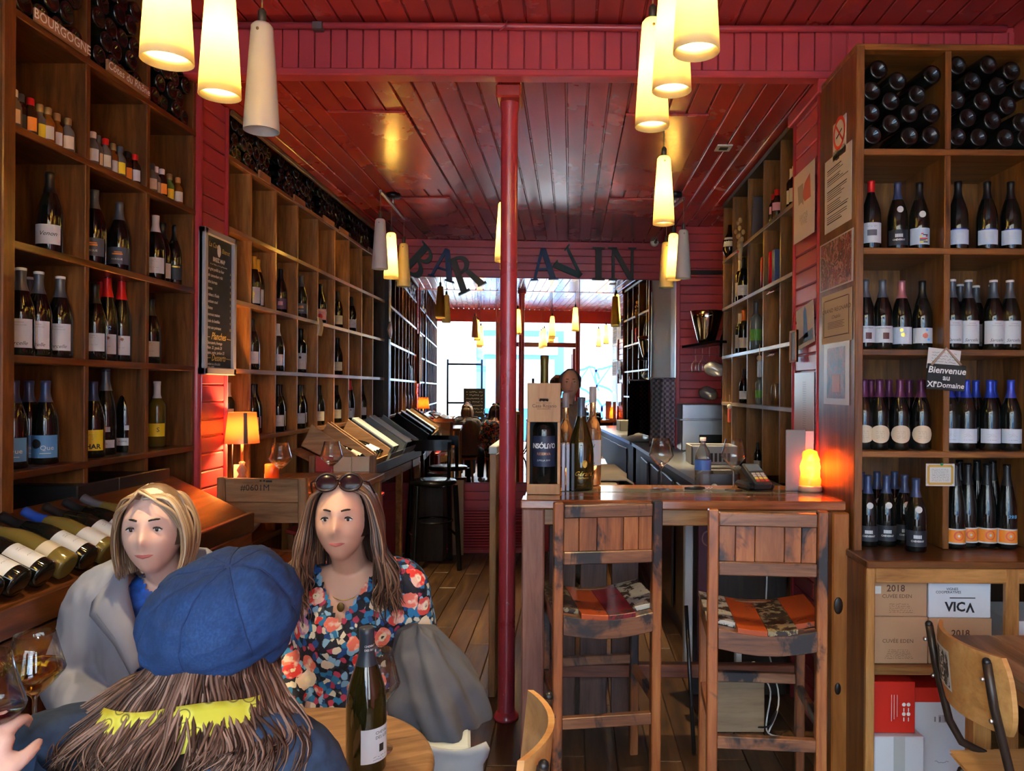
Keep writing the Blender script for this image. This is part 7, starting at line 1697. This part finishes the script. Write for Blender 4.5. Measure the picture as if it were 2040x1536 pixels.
for k, (u, v, X, c1, c2, lab) in enumerate(((1513, 735, 1.14, (.35, .35, .34), (.45, .30, .16), 'small grey tag hanging by cord from the bar shelves'), (1453, 828, 1.14, (.45, .07, .03), (.6, .55, .45), 'small red and white ornament hanging from the bar shelves'))):
    p = PX(u, v, X); t = thing('hanging_ornament', lab, 'ornament', p); part('tag', MB().box(-.008, .008, -.028, .028, -.05, .05), mat('orn_%d' % k, c1, .5), t, .004); part('bead', MB().ball((0, 0, .065), .018, 10, 8), mat('ornb_%d' % k, c2, .5), t); part('cord', MB().cyl((0, 0, .07), (0, 0, .15), .002, seg=5), mat('jute', (.4, .27, .2), .8), t)
# ================================================================ odds and ends on the left
p = PX(135, 1010, -1.86)
bxk = thing('black_gift_box', 'black presentation box lying on the near rack counter', 'box', (-1.90, 3.02, 1.0555)); part('lid', MB().box(-.13, .12, -.30, .33, .0, .185), mat('black_card', (.012, .012, .013), .35), bxk, .004); part('seam', MB().box(.1202, .121, -.05, -.046, .0, .185), mat('grey_seam', (.15, .15, .15), .4), bxk)
ww = thing('oak_board', 'pale oak board leaning at the end of the sloping shelf', 'board', (-1.62, 3.45, .9)); part('board', MB().add([(-.14, -.03, .14), (.10, -.04, .03), (.10, .13, .03), (-.14, .14, .14), (-.14, -.03, .17), (.10, -.04, .06), (.10, .13, .06), (-.14, .14, .17)], [(0, 3, 2, 1), (4, 5, 6, 7), (0, 1, 5, 4), (1, 2, 6, 5), (2, 3, 7, 6), (3, 0, 4, 7)]), W_OAK_X, ww, .003); part('prop', MB().box(-.12, -.08, .0, .04, -.9, .10), W_OAK_Z, ww)
dg_ = thing('diamond_plaque', 'small red diamond plaque at the end of the far rack', 'plaque', (-1.756, 7.27, PX(768, 655, -1.745).z)); part('border', MB().box(0, .012, -.06, .06, -.06, .06, Matrix.Rotation(PI/4, 4, 'X')), mat('tan_border', (.3, .2, .14), .5), dg_); part('field', MB().box(.012, .014, -.045, .045, -.045, .045, Matrix.Rotation(PI/4, 4, 'X')), mat('plaque_red', (.4, .02, .03), .5), dg_)
tg = thing('paper_tag', 'beige paper tag curled over the far rack shelf edge', 'tag', PX(635, 652, -1.785)); mb = MB(); mb.grid(lambda i, j: Vector((.004+.012*math.sin(PI*j), -.05+.10*i, -.06+.13*j)), 4, 8); o = part('paper', mb, CREAM, tg); o.modifiers.new('thick', 'SOLIDIFY').thickness = .001
pl = thing('plate_stack', 'stack of white plates beside the black bar chair', 'plates', (-1.30, 7.05, .69)); part('stand', MB().box(-.13, .13, -.1, .1, -.69, -.002), W_DARK, pl, .004)
for k in range(5): part('plate', MB().lathe([(0, k*.012), (.06, k*.012), (.11, k*.012+.010), (.11, k*.012+.013), (.06, k*.012+.004), (0, k*.012+.004)], 26), mat('porcelain', (.75, .76, .76), .2), pl)
# ---------------------------------------------------------------- grey coat on its chair, beside the floral-bloused woman
gcx = P(885, 1380, 2.15)
cs = thing('painted_chair', 'pale blue-grey painted chair under the draped grey coat', 'chair', (gcx.x-.03, 2.18, 0), R(8))
PBL = paint('pale_blue_grey_paint', (.42, .48, .52), .5)
part('seat', MB().box(-.16, .10, -.17, .17, .605, .635), PBL, cs, .008)
for sx in (-.14, .08):
    for sy in (-.15, .15): part('leg', MB().beam((sx, sy, 0), (sx, sy, .605), .035, .035), PBL, cs, .004)
ctm = paint('grey_coat_cloth', (.070, .074, .095), .85, amt=.2)
def coat(i, j):
    a = 2*PI*i; z = .905-.27*j
    r = .035+.088*min(1, j*1.5)**.7
    w = 1+.13*math.sin(5*a+2.5*j)+.07*math.sin(11*a-4*j)+.10*noise.noise(Vector((math.cos(a)*1.5, math.sin(a)*1.5, j*3)))
    if j == 0: r = 0
    return Vector((-.055+.07*j+r*1.05*w*math.cos(a), .03+r*1.2*w*math.sin(a), z+.018*noise.noise(Vector((math.cos(a)*2, math.sin(a)*2, j*4+7)))))
mb = MB(); mb.grid(coat, 72, 22); me = mb.mesh('coat', ctm)
gco = thing('grey_coat', 'crumpled grey coat heaped on the chair beside the floral-bloused woman', 'coat', (gcx.x-.03, 2.18, 0), R(8)); part('coat_cloth', me, None, gco)
mb = MB(); mb.grid(lambda i, j: Vector((-.15+.29*i+.01*math.sin(8*j), -.185-.012*math.sin(9*i), .650-.085*j-.03*i*j+.012*math.sin(7*i))), 18, 6); o = part('lining', mb, paint('pale_lining', (.26, .28, .30), .8), gco); o.modifiers.new('thick', 'SOLIDIFY').thickness = .005
# ---------------------------------------------------------------- chalkboard in the shop window, seen in the mirror
ea = thing('window_easel', 'black easel with chalkboard in the shop window, seen in the mirror', 'easel', (-1.25, -1.0, 0))
for x in (-.35, .35): part('post', MB().box(x-.02, x+.02, -.02, .02, 0, 2.2), BLKWOOD, ea, .003)
for z in (2.1, 1.3): part('rail', MB().box(-.35, .35, -.015, .015, z-.02, z+.02), BLKWOOD, ea)
part('chalkboard', MB().box(-.02, .42, .02, .04, 1.0, 1.6), SLATE, ea); mb = MB(); rr6 = random.Random(12)
for k in range(7): scribble(mb, lambda a, b: (.20-a, .0412, b), -.17, .17, 1.53-k*.07, .03, rr6, .006)
part('chalk_writing', mb, CHALK, ea)
bpy.data.scenes.remove(TMP)
